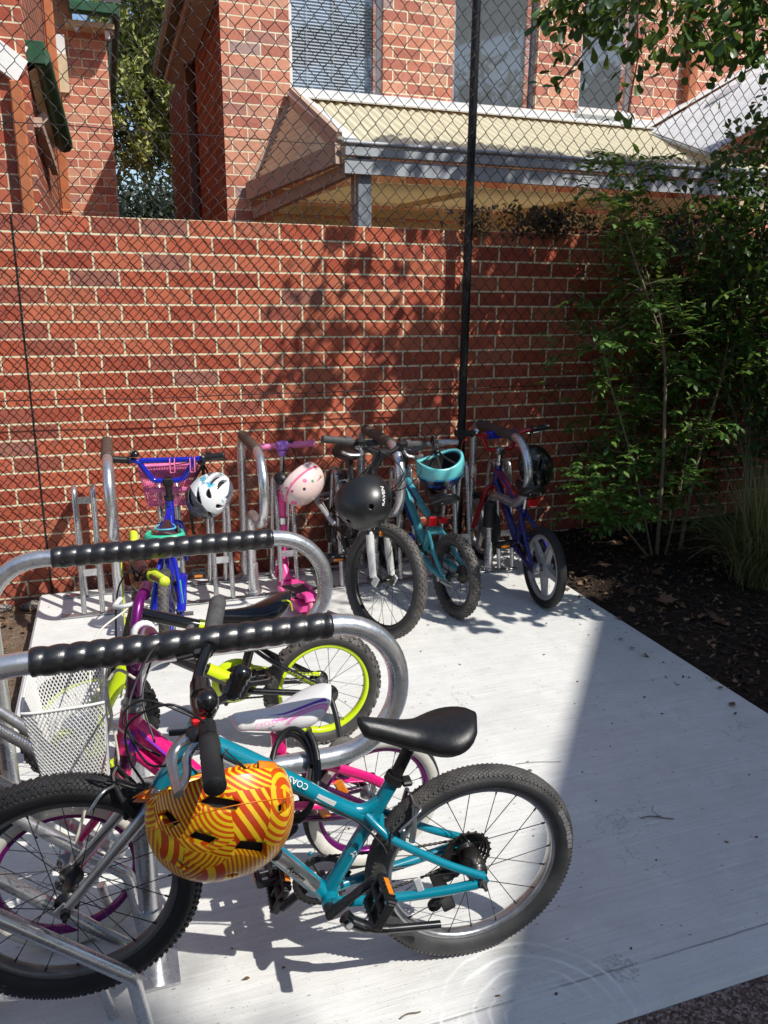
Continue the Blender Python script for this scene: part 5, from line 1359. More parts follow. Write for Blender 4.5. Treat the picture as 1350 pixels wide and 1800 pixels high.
for sd in (-1,1):
    m = MB(S7); grip(m, (.573,sd*.185,.825), (.5635,sd*.295,.836), .016, True, 14); m.build('grip', M['black'], bar7)
m = MB(S7); m.tube(spline([(.585,-.15,.812),(.62,-.16,.80),(.63,-.20,.79),(.615,-.26,.797)],5), .006, 8, sx=1.4); m.build('brake_lever', M['alloy'], bar7)
m = MB(S7); m.ball((.575,.16,.835),(.022,.022,.02),12,8); m.build('bell', M['steel'], bar7)
wheel(b7, (.78,0,.212), .212, .0235, dict(spoke=M['silver'], rim=M['silver'], tyre=M['tyre']), mag=5, steer=S7, rim_d=.026)
wheel(b7, (0,0,.212), .212, .0235, dict(spoke=M['silver'], rim=M['silver'], tyre=M['tyre']), mag=5, rim_d=.026, spin=.5)
m = MB(); m.box((.03,-.03,.115),(.05,.012,.05),Matrix.Rotation(.3,3,'Y'),.014); m.build('spoke_reflector', M['reflector_orange'], b7)
m = MB(); m.tube([(0,-.075,.212),(0,-.035,.212)], .024, 14); m.tube([(0,.06,.212),(0,.095,.212)], .011, 8); m.build('axle_nut', M['black'], b7)
cranks(b7, (.32,.255), .105, 2.9, .056, -.044)
m = MB(); m.tube(spline([(.36,-.058,.275),(.30,-.06,.315),(.12,-.062,.27),(-.02,-.062,.235)],5), .022, 10, sx=.25, up=(0,1,0)); m.build('chain_guard', M['black_gloss'], b7)
m = MB(); m.tube([(.50,.09,.30),(.49,.09,.42)], .036, 16); m.lathe([(.036,0),(.03,.02),(.015,.028),(0,.028)], (.49,.09,.42), (-.08,0,1), 16); m.build('bottle', M['black'], b7)
cable(b7, [(.60,.15,.81),(.66,.20,.76),(.675,.19,.62),(.645,.10,.50),(.64,.055,.44)], .0032, M['red'])

# ================================================================== pink scooter
sc8 = tag(empty('kick_scooter', (1.245,-.83,0), (0,0,1.66)), 'pink kick scooter with lilac handlebar joint standing in the rear rack', 'scooter')
m = MB()
m.add([(x, y, z) for z in (.045,.075) for x, y in ((-.06,-.062),(.04,-.080),(.27,-.074),(.36,-.034),(.36,.034),(.27,.074),(.04,.080),(-.06,.062))],
      [tuple(range(8))[::-1], tuple(range(8,16))]+[(i,(i+1)%8,8+(i+1)%8,8+i) for i in range(8)], False)
m.tube([(.33,0,.062),(.405,0,.125),(.425,0,.19)], [.030,.028,.026], 12)
m.build('deck', M['pink_scoot'], sc8)
m = MB(); m.box((.15,0,.0765),(.20,.112,.003)); m.build('grip_pad', plain('grip_tape',(.10,.055,.06),.85,0,.3,200,.5,500), sc8)
m = MB(); P = [(.0+.068*math.cos(a), 0, .055+.068*math.sin(a)) for a in [R(x) for x in range(20,150,10)]]; m.tube([(p[0]-.02,p[1],p[2]) for p in P], .034, 10, sx=.2, up=(0,1,0)); m.tube([(.05,-.03,.09),(-.01,-.03,.105)], .012, 8); m.tube([(.05,.03,.09),(-.01,.03,.105)], .012, 8); m.build('rear_mudguard', M['pink_scoot'], sc8)
m = MB()
for x in (-.025,.455): m.lathe([(0,-.012),(.012,-.014),(.048,-.012),(.055,-.005),(.055,.005),(.048,.012),(.012,.014),(0,.012)], (x,0,.056), (0,1,0), 28)
m.build('wheel', M['pink_light'], sc8)
m = MB(); m.tube([(.43,0,.13),(.418,0,.22),(.400,0,.42)], [.030,.026,.022], 14); m.tube([(.44,-.028,.06),(.43,-.028,.14)], .011, 8); m.tube([(.44,.028,.06),(.43,.028,.14)], .011, 8); m.tube([(.412,0,.30),(.404,0,.37)], .0265, 14); m.build('lower_stem', M['pink_scoot'], sc8)
m = MB(); m.tube([(.402,0,.40),(.390,0,.56)], .0195, 14); m.build('stem_sleeve', M['pink_scoot'], sc8)
m = MB(); m.tube([(.39,0,.54),(.372,0,.80)], .0125, 14); m.tube([(.404,0,.375),(.401,0,.41)], .0275, 14); m.tube([(.404,-.03,.395),(.404,.03,.395)], .007, 8); m.build('steel_stem', M['steel'], sc8)
m = MB(); m.tube([(.374,0,.745),(.3725,0,.775)], [.018,.024], 14); m.tube([(.372,-.030,.80),(.372,.030,.80)], .0235, 14); m.ball((.372,0,.80),(.027,.03,.027),12,8); m.build('handlebar_joint', M['lilac'], sc8)
hb = MB()
for sd in (-1,1):
    hb.tube([(.372,sd*.03,.80),(.370,sd*.06,.80)], .012, 10); grip(hb, (.371,sd*.055,.80), (.367,sd*.165,.802), .0165, False, 14); hb.lathe([(.012,0),(.022,.001),(.022,.012),(0,.016)], (.367,sd*.160,.802), (0,sd,0), 14)
hb.build('handlebar', M['pink_grip'], sc8)
m = MB(); m.ball((.40,.038,.155),(.02,.012,.02)); m.box((.408,.0,.255),(.06,.012,.035),bev=.005); m.build('folding_latch', M['steel'], sc8)
# ------------------------------------------------------------------ helmets
def ori(up, front):
    up = V(up).normalized(); f = V(front); f = (f-up*up.dot(f)).normalized(); s = up.cross(f)
    Mx = Matrix.Identity(3)
    for i in range(3): Mx[i][0] = f[i]; Mx[i][1] = s[i]; Mx[i][2] = up[i]
    return Mx.to_4x4()
def shell_fn(a, b, h, pw=2.2, rimdip=0.0, low=-.25):
    """Point on the helmet shell: az around, t from rim(0) to crown(1)."""
    def f(az, t, off=0.0):
        ph = low + (PI/2-low)*t
        c, s = math.cos(ph), math.sin(ph)
        ca, sa = math.cos(az), math.sin(az)
        r = (abs(ca)**pw+abs(sa)**pw)**(-1/pw)
        z = (h+off)*math.copysign(abs(s)**.92, s) - rimdip*(1-t)*(math.cos(2*az))
        tail = 1+.05*ca
        return V(((a+off)*c*ca*r*tail, (b+off)*c*sa*r, z))
    return f
def cut_poly(f, pts, inn=.045, out=.03):
    """closed prism following a polygon given in (az, t) on the shell."""
    m = MB(); n = len(pts)
    vs = [f(a, t, -inn) for a, t in pts]+[f(a, t, out) for a, t in pts]
    m.add(vs, [tuple(range(n)), tuple(range(2*n-1, n-1, -1))]+[(i, n+i, n+(i+1) % n, (i+1) % n) for i in range(n)], False)
    return m
def helmet(label, loc, up, front, a, b, h, mat, vents=(), liner=None, group=None, thick=.014, rimdip=0.0, trim=None, pw=2.2, low=-.25, NA=72, NT_=26):
    root = tag(empty('helmet', loc), label, 'helmet', group)
    root.rotation_euler = ori(up, front).to_euler()
    f = shell_fn(a, b, h, pw, rimdip, low)
    m = MB(); vs = []
    for off in (0, -thick):
        for i in range(NT_):
            t = i/NT_
            for k in range(NA): vs.append(f(2*PI*k/NA, t, off))
        vs.append(f(0, 1, off))
    B_ = NT_*NA+1; fs = []
    for lay in (0, 1):
        o = lay*B_
        for i in range(NT_-1):
            for k in range(NA):
                q = (o+i*NA+k, o+i*NA+(k+1) % NA, o+(i+1)*NA+(k+1) % NA, o+(i+1)*NA+k)
                fs.append(q if lay == 0 else q[::-1])
        for k in range(NA):
            q = (o+(NT_-1)*NA+k, o+(NT_-1)*NA+(k+1) % NA, o+NT_*NA)
            fs.append(q if lay == 0 else q[::-1])
    for k in range(NA): fs.append((k, B_+k, B_+(k+1) % NA, (k+1) % NA))
    m.add(vs, fs, True)
    sh = m.build('shell', mat, root)
    if vents:
        cm = MB()
        for poly in vents:
            c1 = cut_poly(f, poly); cm.add(c1.v, c1.f, False)
        co_ = cm.build('cutter', M['foam'], root)
        for ob_ in (sh, co_):
            bm_ = bmesh.new(); bm_.from_mesh(ob_.data); bmesh.ops.recalc_face_normals(bm_, faces=bm_.faces); bm_.to_mesh(ob_.data); bm_.free()
        md = sh.modifiers.new('cut', 'BOOLEAN'); md.object = co_; md.operation = 'DIFFERENCE'; md.solver = 'EXACT'; md.use_self = True
        dg = bpy.context.evaluated_depsgraph_get(); dg.update()
        me = bpy.data.meshes.new_from_object(sh.evaluated_get(dg)); sh.modifiers.clear()
        old = sh.data; sh.data = me; me.name = 'shell'; bpy.data.meshes.remove(old)
        cme = co_.data; bpy.data.objects.remove(co_); bpy.data.meshes.remove(cme)
    lm_ = MB(); vs = []; NT2 = 12
    for i in range(NT2):
        for k in range(36): vs.append(f(2*PI*k/36, .03+.97*i/NT2, -thick-.006))
    vs.append(f(0,1,-thick-.006)); fs = [(i*36+(k+1)%36, i*36+k, (i+1)*36+k, (i+1)*36+(k+1)%36) for i in range(NT2-1) for k in range(36)]+[((NT2-1)*36+(k+1)%36,(NT2-1)*36+k,NT2*36) for k in range(36)]
    lm_.add(vs, fs, True); lm_.build('liner', liner or M['foam'], root)
    return root, f, sh
def ribbon(root, pts, w, mat=None, name='strap', nrm=(0,1,0)):
    m = MB(); m.tube(spline(pts, 6), w/2, 6, sx=.16, up=nrm); return m.build(name, mat or M['strap'], root)
def inv(root):
    return (Matrix.Translation(root.location) @ root.rotation_euler.to_matrix().to_4x4()).inverted()
def quad(az, t, da, dt, skew=0.0, n=3):
    """diamond-like four sided opening with its edges subdivided."""
    c = [(az-da, t-dt*.2), (az-da*.25+skew, t+dt), (az+da, t+dt*.35), (az+da*.45+skew, t-dt)]
    out = []
    for i in range(4):
        p, q = c[i], c[(i+1) % 4]
        for k in range(n): out.append((p[0]+(q[0]-p[0])*k/n, p[1]+(q[1]-p[1])*k/n))
    return out[::-1]
def slot(az0, t0, az1, t1, w, n=8):
    """long leaf-shaped opening from one point on the shell to another."""
    d = V((az1-az0, t1-t0)); nn = V((-d.y, d.x)).normalized()
    A = []; Bq = []
    for k in range(n+1):
        s = k/n; ww = w*math.sin(PI*min(.97,max(.03,s)))**.6
        p = V((az0, t0))+d*s
        A.append((p.x+nn.x*ww, p.y+nn.y*ww*.5)); Bq.append((p.x-nn.x*ww, p.y-nn.y*ww*.5))
    return (A+Bq[::-1])[::-1]

# orange helmet: cells filled with parallel stripes or concentric arcs
def orange_pattern():
    t = NT('orange_striped_shell'); c = t.n('ShaderNodeTexCoord')
    wv = t.coord(scale=(1,1,1))
    vo = t.n('ShaderNodeTexVoronoi'); vo.inputs['Scale'].default_value = 13.0; vo.inputs['Randomness'].default_value = .9; t.l(wv, vo.inputs['Vector'])
    sc_ = t.n('ShaderNodeSeparateColor'); t.l(vo.outputs['Color'], sc_.inputs[0])
    rel = t.n('ShaderNodeVectorMath', operation='SUBTRACT'); t.l(wv, rel.inputs[0]); t.l(vo.outputs['Position'], rel.inputs[1])
    # arcs about a point pushed off the cell centre
    ofs = t.n('ShaderNodeVectorMath', operation='SUBTRACT'); t.l(vo.outputs['Color'], ofs.inputs[0]); ofs.inputs[1].default_value = (.5,.5,.5)
    of2 = t.n('ShaderNodeVectorMath', operation='SCALE'); t.l(ofs.outputs[0], of2.inputs[0]); of2.inputs['Scale'].default_value = .34
    ar = t.n('ShaderNodeVectorMath', operation='SUBTRACT'); t.l(rel.outputs[0], ar.inputs[0]); t.l(of2.outputs[0], ar.inputs[1])
    ln = t.n('ShaderNodeVectorMath', operation='LENGTH'); t.l(ar.outputs[0], ln.inputs[0])
    nrm = t.n('ShaderNodeVectorMath', operation='NORMALIZE'); t.l(ofs.outputs[0], nrm.inputs[0])
    dt = t.n('ShaderNodeVectorMath', operation='DOT_PRODUCT'); t.l(rel.outputs[0], dt.inputs[0]); t.l(nrm.outputs[0], dt.inputs[1])
    sel = t.math('GREATER_THAN', sc_.outputs[2], .42)
    phase = t.math('ADD', t.math('MULTIPLY', ln.outputs['Value'], t.math('SUBTRACT', 1.0, sel)), t.math('MULTIPLY', dt.outputs['Value'], sel))
    fr_ = t.math('FRACT', t.math('ADD', t.math('MULTIPLY', phase, t.math('ADD', 92, t.math('MULTIPLY', sc_.outputs[0], 60))), 20.0))
    st = t.math('GREATER_THAN', fr_, t.math('ADD', .40, t.math('MULTIPLY', sc_.outputs[1], .2)))
    base = t.ramp(sc_.outputs[1], [(0, (.64,.075,.003)), (.5, (.72,.11,.004)), (.85, (.56,.05,.003))])
    cc = t.mix(st, base, (.92,.58,.015))
    t.bsdf(cc, .34, 0, None, .45, .15); return t.m
M['orange_pat'] = orange_pattern()
oc = V((.545,-3.125,.625))
def fine(P, n=3):
    return [(P[i][0]+(P[(i+1) % len(P)][0]-P[i][0])*k/n, P[i][1]+(P[(i+1) % len(P)][1]-P[i][1])*k/n) for i in range(len(P)) for k in range(n)]
vents_o = [[(5.009,.14),(4.869,.12),(4.712,.15),(4.468,.19),(4.555,.23),(4.835,.19)], [(5.585,.13),(5.428,.12),(5.271,.21),(5.411,.23)], [(5.253,.32),(5.096,.29),(4.817,.38),(4.992,.42)], [(4.695,.51),(4.538,.43),(4.119,.49),(3.997,.62)], [(3.927,.24),(3.718,.22),(3.718,.28),(3.927,.30)], [(5.55,.44),(5.48,.46),(5.411,.54),(5.498,.54)], [(4.957,.74),(4.695,.74),(4.538,.79),(4.835,.81)]]
vents_o = [fine(p) for p in vents_o]
vents_o += [fine([(2*PI-a, t) for a, t in p]) for p in vents_o[1:4]]
hm1, f1, s1 = helmet('orange and yellow striped helmet with black vents hanging from the teal bicycle grip', oc, (.05,-.50,-.86), (-1,.05,-.12), .138, .112, .134, M['orange_pat'], vents_o, thick=.012, rimdip=-.012, low=-.35)
m = MB()
P = [f1(-.55+1.1*k/14+0, .02, .004) for k in range(15)]; P2 = [p+V((.020,0,-.006)) for p in P]
m.add(P+P2, [(i,i+1,15+i+1,15+i) for i in range(14)], True); m.add([p+V((0,0,-.012)) for p in P]+[p+V((0,0,-.006)) for p in P2], [(15+i,15+i+1,i+1,i) for i in range(14)], True); m.build('visor', M['orange_solid'], hm1)
m = MB(); m.tube([f1(4.05-.55*k/14,.0,-.014)+V((0,0,-.004)) for k in range(15)], .016, 8, sx=.3, up=(0,0,1)); m.build('fit_band', M['orange_solid'], hm1)
m = MB()
m.tube([f1(2*PI*k/60,.20,.0006) for k in range(60)], .0011, 5, closed=True); m.build('shell_seam', M['orange_solid'], hm1)
I1 = inv(hm1)
for e in ((.54,-3.235,.795),(.545,-3.215,.792)):
    for az in (1.2, 2.1): ribbon(hm1, [f1(az,.02,-.02), (I1 @ V(e)).lerp(f1(az,.02,-.02),.4), I1 @ V(e)], .015)
m = MB(); m.tube([f1(1.62,.58,-.016), f1(1.9,.60,-.016)], .010, 8, sx=.5); m.build('pad', M['magenta_decal'], hm1)

# white, black and pale blue helmet on the blue bike
def white_pattern():
    t = NT('white_blue_flower_shell'); v = t.coord(); sp = t.n('ShaderNodeSeparateXYZ'); t.l(v, sp.inputs[0])
    vo = t.n('ShaderNodeTexVoronoi'); vo.inputs['Scale'].default_value = 15; t.l(v, vo.inputs['Vector'])
    rel = t.n('ShaderNodeVectorMath', operation='SUBTRACT'); t.l(v, rel.inputs[0]); t.l(vo.outputs['Position'], rel.inputs[1])
    rs = t.n('ShaderNodeSeparateXYZ'); t.l(rel.outputs[0], rs.inputs[0])
    ang = t.math('ARCTAN2', rs.outputs['Z'], rs.outputs['X'])
    pet = t.math('MULTIPLY', t.math('ADD', .55, t.math('MULTIPLY', .45, t.math('ABSOLUTE', t.math('SINE', t.math('MULTIPLY', ang, 2.5))))), .024)
    ln = t.n('ShaderNodeVectorMath', operation='LENGTH'); t.l(rel.outputs[0], ln.inputs[0])
    fl = t.math('LESS_THAN', ln.outputs['Value'], pet)
    fr_ = t.math('MULTIPLY', fl, t.math('GREATER_THAN', sp.outputs['X'], -.01))
    c = t.mix(fr_, (.78,.79,.80), (.10,.42,.58))
    back = t.math('LESS_THAN', t.math('ADD', sp.outputs['X'], t.math('MULTIPLY', sp.outputs['Z'], .55)), -.045)
    c = t.mix(back, c, (.075,.08,.085))
    t.bsdf(c, .3, 0, None, .5, .3); return t.m
M['white_pat'] = white_pattern()
vw = []
for sdd in (0, PI):
    for az0, t0, az1, t1, w in ((.22,.58,1.3,.82,.14),(.30,.36,1.5,.60,.13),(.6,.14,1.75,.38,.12),(1.75,.64,2.6,.76,.13),(1.9,.36,2.8,.52,.12),(2.0,.12,2.8,.28,.10)):
        if sdd == 0: vw.append(slot(az0,t0,az1,t1,w))
        else: vw.append(slot(-az1,t1,-az0,t0,w))
hm2, f2, s2 = helmet('white helmet with black vents and pale blue flowers hanging beside the pink basket', (.815,-.56,.585), (.35,-.80,.18), (.62,.25,.45), .128, .100, .115, M['white_pat'], vw, thick=.016, low=-.2)
I2 = inv(hm2)
for az in (.9, 2.2, -.9, -2.2): ribbon(hm2, [f2(az,.02,-.02), f2(az,.02,-.02)+V((0,0,-.04)), I2 @ V((.80,-.535,.745))], .014)
ribbon(hm2, [f2(2.4,.02,-.02), I2 @ V((.73,-.52,.47)), I2 @ V((.735,-.52,.38))], .014)

# pale pink helmet on the scooter
def pink_pattern():
    t = NT('pale_pink_spotted_shell'); v = t.coord(); sp = t.n('ShaderNodeSeparateXYZ'); t.l(v, sp.inputs[0])
    c = (.78,.60,.56)
    vo = t.n('ShaderNodeTexVoronoi'); vo.inputs['Scale'].default_value = 34; t.l(v, vo.inputs['Vector'])
    sc_ = t.n('ShaderNodeSeparateColor'); t.l(vo.outputs['Color'], sc_.inputs[0])
    spot = t.math('MULTIPLY', t.math('LESS_THAN', vo.outputs['Distance'], .28), t.math('GREATER_THAN', sc_.outputs[0], .62))
    pc = t.ramp(sc_.outputs[1], [(0, (.62,.06,.16)), (.3, (.05,.04,.05)), (.5, (.15,.30,.20)), (.65, (.75,.20,.36)), (.85, (.60,.30,.10))], 'CONSTANT')
    c1 = t.mix(spot, c, pc)
    vo2 = t.n('ShaderNodeTexVoronoi'); vo2.inputs['Scale'].default_value = 13; t.l(v, vo2.inputs['Vector'])
    s2_ = t.n('ShaderNodeSeparateColor'); t.l(vo2.outputs['Color'], s2_.inputs[0])
    big = t.math('MULTIPLY', t.math('LESS_THAN', vo2.outputs['Distance'], .36), t.math('GREATER_THAN', s2_.outputs[2], .72))
    c1 = t.mix(big, c1, (.75,.16,.34))
    band = t.math('LESS_THAN', t.math('ABSOLUTE', t.math('SUBTRACT', sp.outputs['Z'], .022)), .006)
    c1 = t.mix(band, c1, (.72,.16,.30))
    t.bsdf(c1, .3, 0, None, .5, .4); return t.m
M['pink_pat'] = pink_pattern()
hm3, f3, s3 = helmet('pale pink spotted helmet with a pink stripe hanging from the pink scooter', (1.292,-.515,.605), (.50,-.66,-.42), (.72,.30,.45), .128, .104, .112, M['pink_pat'], [slot(.5,.5,1.1,.62,.05), slot(-1.1,.62,-.5,.5,.05)], thick=.012, low=-.2)
I3 = inv(hm3)
for az in (1.0, 2.2, -1.0, -2.2): ribbon(hm3, [f3(az,.02,-.02), (I3 @ V((1.285,-.46,.73))), I3 @ V((1.255,-.435,.815))], .014)
m = MB(); m.ball(I3 @ V((1.20,-.47,.63)), (.035,.03,.04), 12, 8); m.build('fit_dial', M['black'], hm3)
m = MB(); m.tube([I3 @ V((1.255,-.44,.825)), I3 @ V((1.262,-.44,.79))], .022, 10); m.build('buckle', M['black'], hm3)

# black skate helmet on the mountain bike
vk = []
for az, t, w, h_ in ((-2.2,.62,.16,.06),(-1.6,.60,.16,.06),(-1.0,.62,.16,.06),(-2.0,.34,.12,.05),(-1.3,.34,.12,.05),(.2,.5,.1,.05),(2.8,.5,.1,.05),(1.3,.6,.14,.05)):
    vk.append([(az+w*math.cos(a)*(1 if math.cos(a) < 0 else .8), t+h_*math.sin(a)) for a in [2*PI*k/12 for k in range(12)]])
hm4, f4, s4h = helmet('matt black round helmet with white lettering hanging in front of the mountain bicycle', (1.405,-1.235,.685), (.10,-.62,-.40), (.55,.35,.62), .126, .110, .142, M['mtb_black'], vk, thick=.012, pw=2.05, low=-.30)
I4_ = inv(hm4)
def on4(p):
    q = V((p.x, p.y, 0)); az = q.x; t = q.y
    return f4(az, t, .0009)
text_mesh('RAVEN', 1.0, Matrix.Translation((.62,.44,0)) @ Matrix.Rotation(PI/2+PI,4,'Z') @ Matrix.Diagonal((.115,.20,1,1)), M['white'], 'helmet_lettering', hm4, 0, 0.0, proj=on4, bold=.02)
for az in (1.2, 2.0, -1.2, -2.0): ribbon(hm4, [f4(az,.02,-.02), I4_ @ V((1.47,-1.18,.84)), I4_ @ V((1.49,-1.155,.89))], .014)

# turquoise helmet hanging upside down on the aqua bike
def turq_pattern():
    t = NT('turquoise_navy_shell'); v = t.coord(); sp = t.n('ShaderNodeSeparateXYZ'); t.l(v, sp.inputs[0])
    f = t.math('ADD', sp.outputs['Z'], t.math('MULTIPLY', sp.outputs['X'], -.12))
    n = t.noise(v, 18, 3, .6, 'Color'); sn = t.n('ShaderNodeSeparateColor'); t.l(n, sn.inputs[0])
    motif = t.ramp(sn.outputs[0], [(0, (.008,.012,.04)), (.50, (.01,.02,.09)), (.56, (.02,.10,.42)), (.63, (.55,.12,.02)), (.68, (.02,.30,.14)), (.74, (.01,.015,.06))], 'CONSTANT')
    c = t.mix(t.math('GREATER_THAN', f, .038), (.15,.58,.60), motif)
    c = t.mix(t.math('LESS_THAN', t.math('ABSOLUTE', t.math('SUBTRACT', f, .036)), .005), c, (.05,.40,.62))
    t.bsdf(c, .28, 0, None, .5, .4); return t.m
M['turq_pat'] = turq_pattern()
hm5, f5, s5 = helmet('turquoise helmet with a navy patterned crown hanging upside down on the aqua bicycle', (1.955,-.80,.715), (.16,.16,-.95), (.95,.2,.1), .130, .105, .125, M['turq_pat'], [], thick=.016, low=-.30, rimdip=.014)
I5 = inv(hm5)
for az in (1.1, 2.0, -1.1, -2.0): ribbon(hm5, [f5(az,.02,-.02), (I5 @ V((1.98,-.68,.77))).lerp(f5(az,.02,-.02),.35), I5 @ V((1.985,-.645,.80))], .014)
ribbon(hm5, [I5 @ V((1.98,-.66,.785)), I5 @ V((1.985,-.63,.84)), I5 @ V((1.985,-.60,.80))], .018)
m = MB(); m.box(I5 @ V((1.978,-.70,.765)), (.02,.03,.035), bev=.004); m.build('buckle', M['black'], hm5)

# black helmet on the blue and red bike
vb = [slot(.3,.45,1.3,.7,.09), slot(.4,.22,1.6,.4,.09), slot(1.6,.55,2.6,.68,.09), slot(-1.3,.7,-.3,.45,.09), slot(-1.6,.4,-.4,.22,.09), slot(-2.6,.68,-1.6,.55,.09)]
hm6, f6, s6 = helmet('glossy black vented helmet hanging behind the chrome hoop on the blue and red bicycle', (2.60,-.615,.640), (.45,-.80,.15), (.2,.3,-.85), .130, .100, .115, M['black_gloss'], vb, thick=.016, low=-.2)
I6 = inv(hm6)
for az in (1.0, 2.2): ribbon(hm6, [f6(az,.02,-.02), f6(az,.02,-.02)+V((0,0,-.05)), I6 @ V((2.62,-.53,.82))], .014)

# black coil cable lock round the rack hoop and the teal frame
lk = tag(empty('cable_lock', (.745,-2.915,.50)), 'black coiled cable lock looped round the teal frame and the steel hoop', 'cable lock')
m = MB(); P = []
for k in range(61):
    a = 2*PI*2.1*k/60
    P.append((.05*math.cos(a)-.02+.012*k/60, .105*math.sin(a)*.75+.03, .062*math.sin(a)+.028*math.cos(a)+.03*(k/60-.5)))
m.tube(P, .0065, 8); m.build('cable', M['black'], lk)
m = MB(); m.tube([P[0], V(P[0])+V((.0,.02,-.05))], .011, 10); m.build('lock_barrel', M['black_gloss'], lk)
# crumpled lime and white cloth inside the white basket
def cloth(name, c, rx, ry, rz, mat, seed):
    m = MB(); n, k = 24, 14; vs = []
    for i in range(k+1):
        t = PI*i/k
        for j in range(n):
            a = 2*PI*j/n; d = V((math.sin(t)*math.cos(a), math.sin(t)*math.sin(a), math.cos(t)))
            s = 1+.35*noise.noise(d*2.2+V((seed,0,0)))+.15*noise.noise(d*5+V((0,seed,0)))
            vs.append((d.x*rx*s, d.y*ry*s, d.z*rz*s))
    m.add(vs, [(i*n+j,(i+1)*n+j,(i+1)*n+(j+1)%n,i*n+(j+1)%n) for i in range(k) for j in range(n)], True)
    o = m.build(name, mat); o.location = c; return o
cl = cloth('cloth_bag', (.268,-2.665,.545), .050, .062, .055, plain('white_cloth',(.66,.67,.66),.8,0,.15,30), 2.0)
tag(cl, 'crumpled white cloth bag with lime trim lying in the white wire basket', 'bag')
m = MB(); m.tube([(-.05+.1*k/16, -.055-.02*math.sin(k*.6), .03+.035*math.sin(k*.4)) for k in range(17)], .010, 8, sx=.4); m.tube([(.045,-.05+.1*k/12,-.02+.05*math.sin(k*.5)) for k in range(13)], .010, 8, sx=.4); m.build('trim', M['lime_grip'], cl)
# ------------------------------------------------------------------ vegetation
def leafmat(name, a, b, c, rough=.45, trans=.25):
    t = NT(name); g = t.n('ShaderNodeNewGeometry')
    rnd = g.outputs['Random Per Island']
    col_ = t.ramp(rnd, [(0, a), (.5, b), (1, c)])
    col_ = t.mix(.4, col_, t.ramp(t.noise(t.geo(), 60, 3), [(.3, (.65,.65,.65)), (.7, (1.15,1.15,1.15))]), 'MULTIPLY')
    bs = t.n('ShaderNodeBsdfPrincipled'); t.l(col_, bs.inputs['Base Color']); bs.inputs['Roughness'].default_value = rough; bs.inputs['Specular IOR Level'].default_value = .45
    tr = t.n('ShaderNodeBsdfTranslucent'); t.l(t.mix(.5, col_, (.30,.42,.05)), tr.inputs['Color'])
    mx = t.n('ShaderNodeMixShader'); mx.inputs[0].default_value = trans
    t.l(bs.outputs[0], mx.inputs[1]); t.l(tr.outputs[0], mx.inputs[2]); t.l(mx.outputs[0], t.out.inputs['Surface']); return t.m
M['leaf_dark'] = leafmat('glossy_dark_leaf', (.028,.07,.016), (.055,.125,.026), (.11,.20,.042), .36)
M['leaf_mid'] = leafmat('fresh_green_leaf', (.05,.125,.026), (.10,.215,.042), (.20,.33,.07), .45, .3)
M['leaf_pine'] = leafmat('pine_needles', (.12,.15,.03), (.32,.35,.08), (.52,.52,.18), .6, .2)
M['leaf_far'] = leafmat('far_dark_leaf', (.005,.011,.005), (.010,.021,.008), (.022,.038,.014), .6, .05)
M['leaf_dead'] = leafmat('dead_leaf', (.075,.038,.021), (.16,.085,.046), (.32,.19,.11), .85, .1)
M['leaf_vine'] = leafmat('dry_vine_leaf', (.035,.02,.015), (.08,.045,.03), (.13,.085,.05), .8, .1)
M['blade'] = leafmat('strap_grass', (.11,.125,.045), (.21,.22,.085), (.42,.38,.18), .5, .25)
M['bark'] = plain('grey_bark', (.17,.135,.10), .85, 0, .4, 14, .8, 40)
M['stem'] = plain('pale_stem', (.26,.21,.14), .75, 0, .35, 30, .4, 80)
M['bark_pale'] = plain('pale_bark', (.36,.32,.27), .85, 0, .4, 10, .8, 30)

def leaf(m, p, d, n, L_, W, fold=.25, curl=.15, shape='ob'):
    """one leaf: base p, direction d, face normal n; two folded halves with rounded outline."""
    d = V(d).normalized(); n = V(n); n = (n-d*n.dot(d))
    n = n.normalized() if n.length > 1e-4 else d.orthogonal().normalized()
    s = d.cross(n); p = V(p)
    if shape == 'ob': prof = ((.0,.0),(.30,.50),(.68,1.0),(.90,.72),(1.0,.0))
    else: prof = ((.0,.0),(.22,.75),(.5,1.0),(.8,.55),(1.0,.0))
    mid = []; lf = []; rg = []
    for t, w in prof:
        c = p + d*(t*L_) - n*(curl*L_*t*t)
        mid.append(c); o = s*(w*W/2); u = n*(fold*w*W/2)
        lf.append(c+o+u); rg.append(c-o+u)
    vs = [mid[0]]+lf[1:4]+[mid[4]]+rg[1:4]+mid[1:4]
    m.add(vs, [(0,1,8),(8,1,2,9),(9,2,3,10),(10,3,4),(0,8,5),(8,9,6,5),(9,10,7,6),(10,4,7)], True)
def rv(rng): return V((rng.gauss(0,1), rng.gauss(0,1), rng.gauss(0,1))).normalized()
def compound(m, p, d, up, L_, n, ll, lw, rng):
    """pinnate leaf: leaflets in pairs along a drooping rachis."""
    d = V(d).normalized(); s = d.cross(V(up)).normalized(); P = []
    for i in range(n+1):
        t = i/n; P.append(V(p)+d*(L_*t)-V((0,0,.18*L_*t*t)))
    m.tube(P, .0011, 3, caps=False)
    for i in range(1, n+1):
        dd = (P[i]-P[i-1]).normalized()
        for sd in ((-1,1) if i < n else (0,)):
            ld = (dd*(.55 if sd else 1) + s*sd*.85 + V((0,0,rng.uniform(-.25,.05)))).normalized()
            leaf(m, P[i], ld, V((0,0,1))+rv(rng)*.35, ll*rng.uniform(.75,1.15), lw, .2, .15, 'ov')

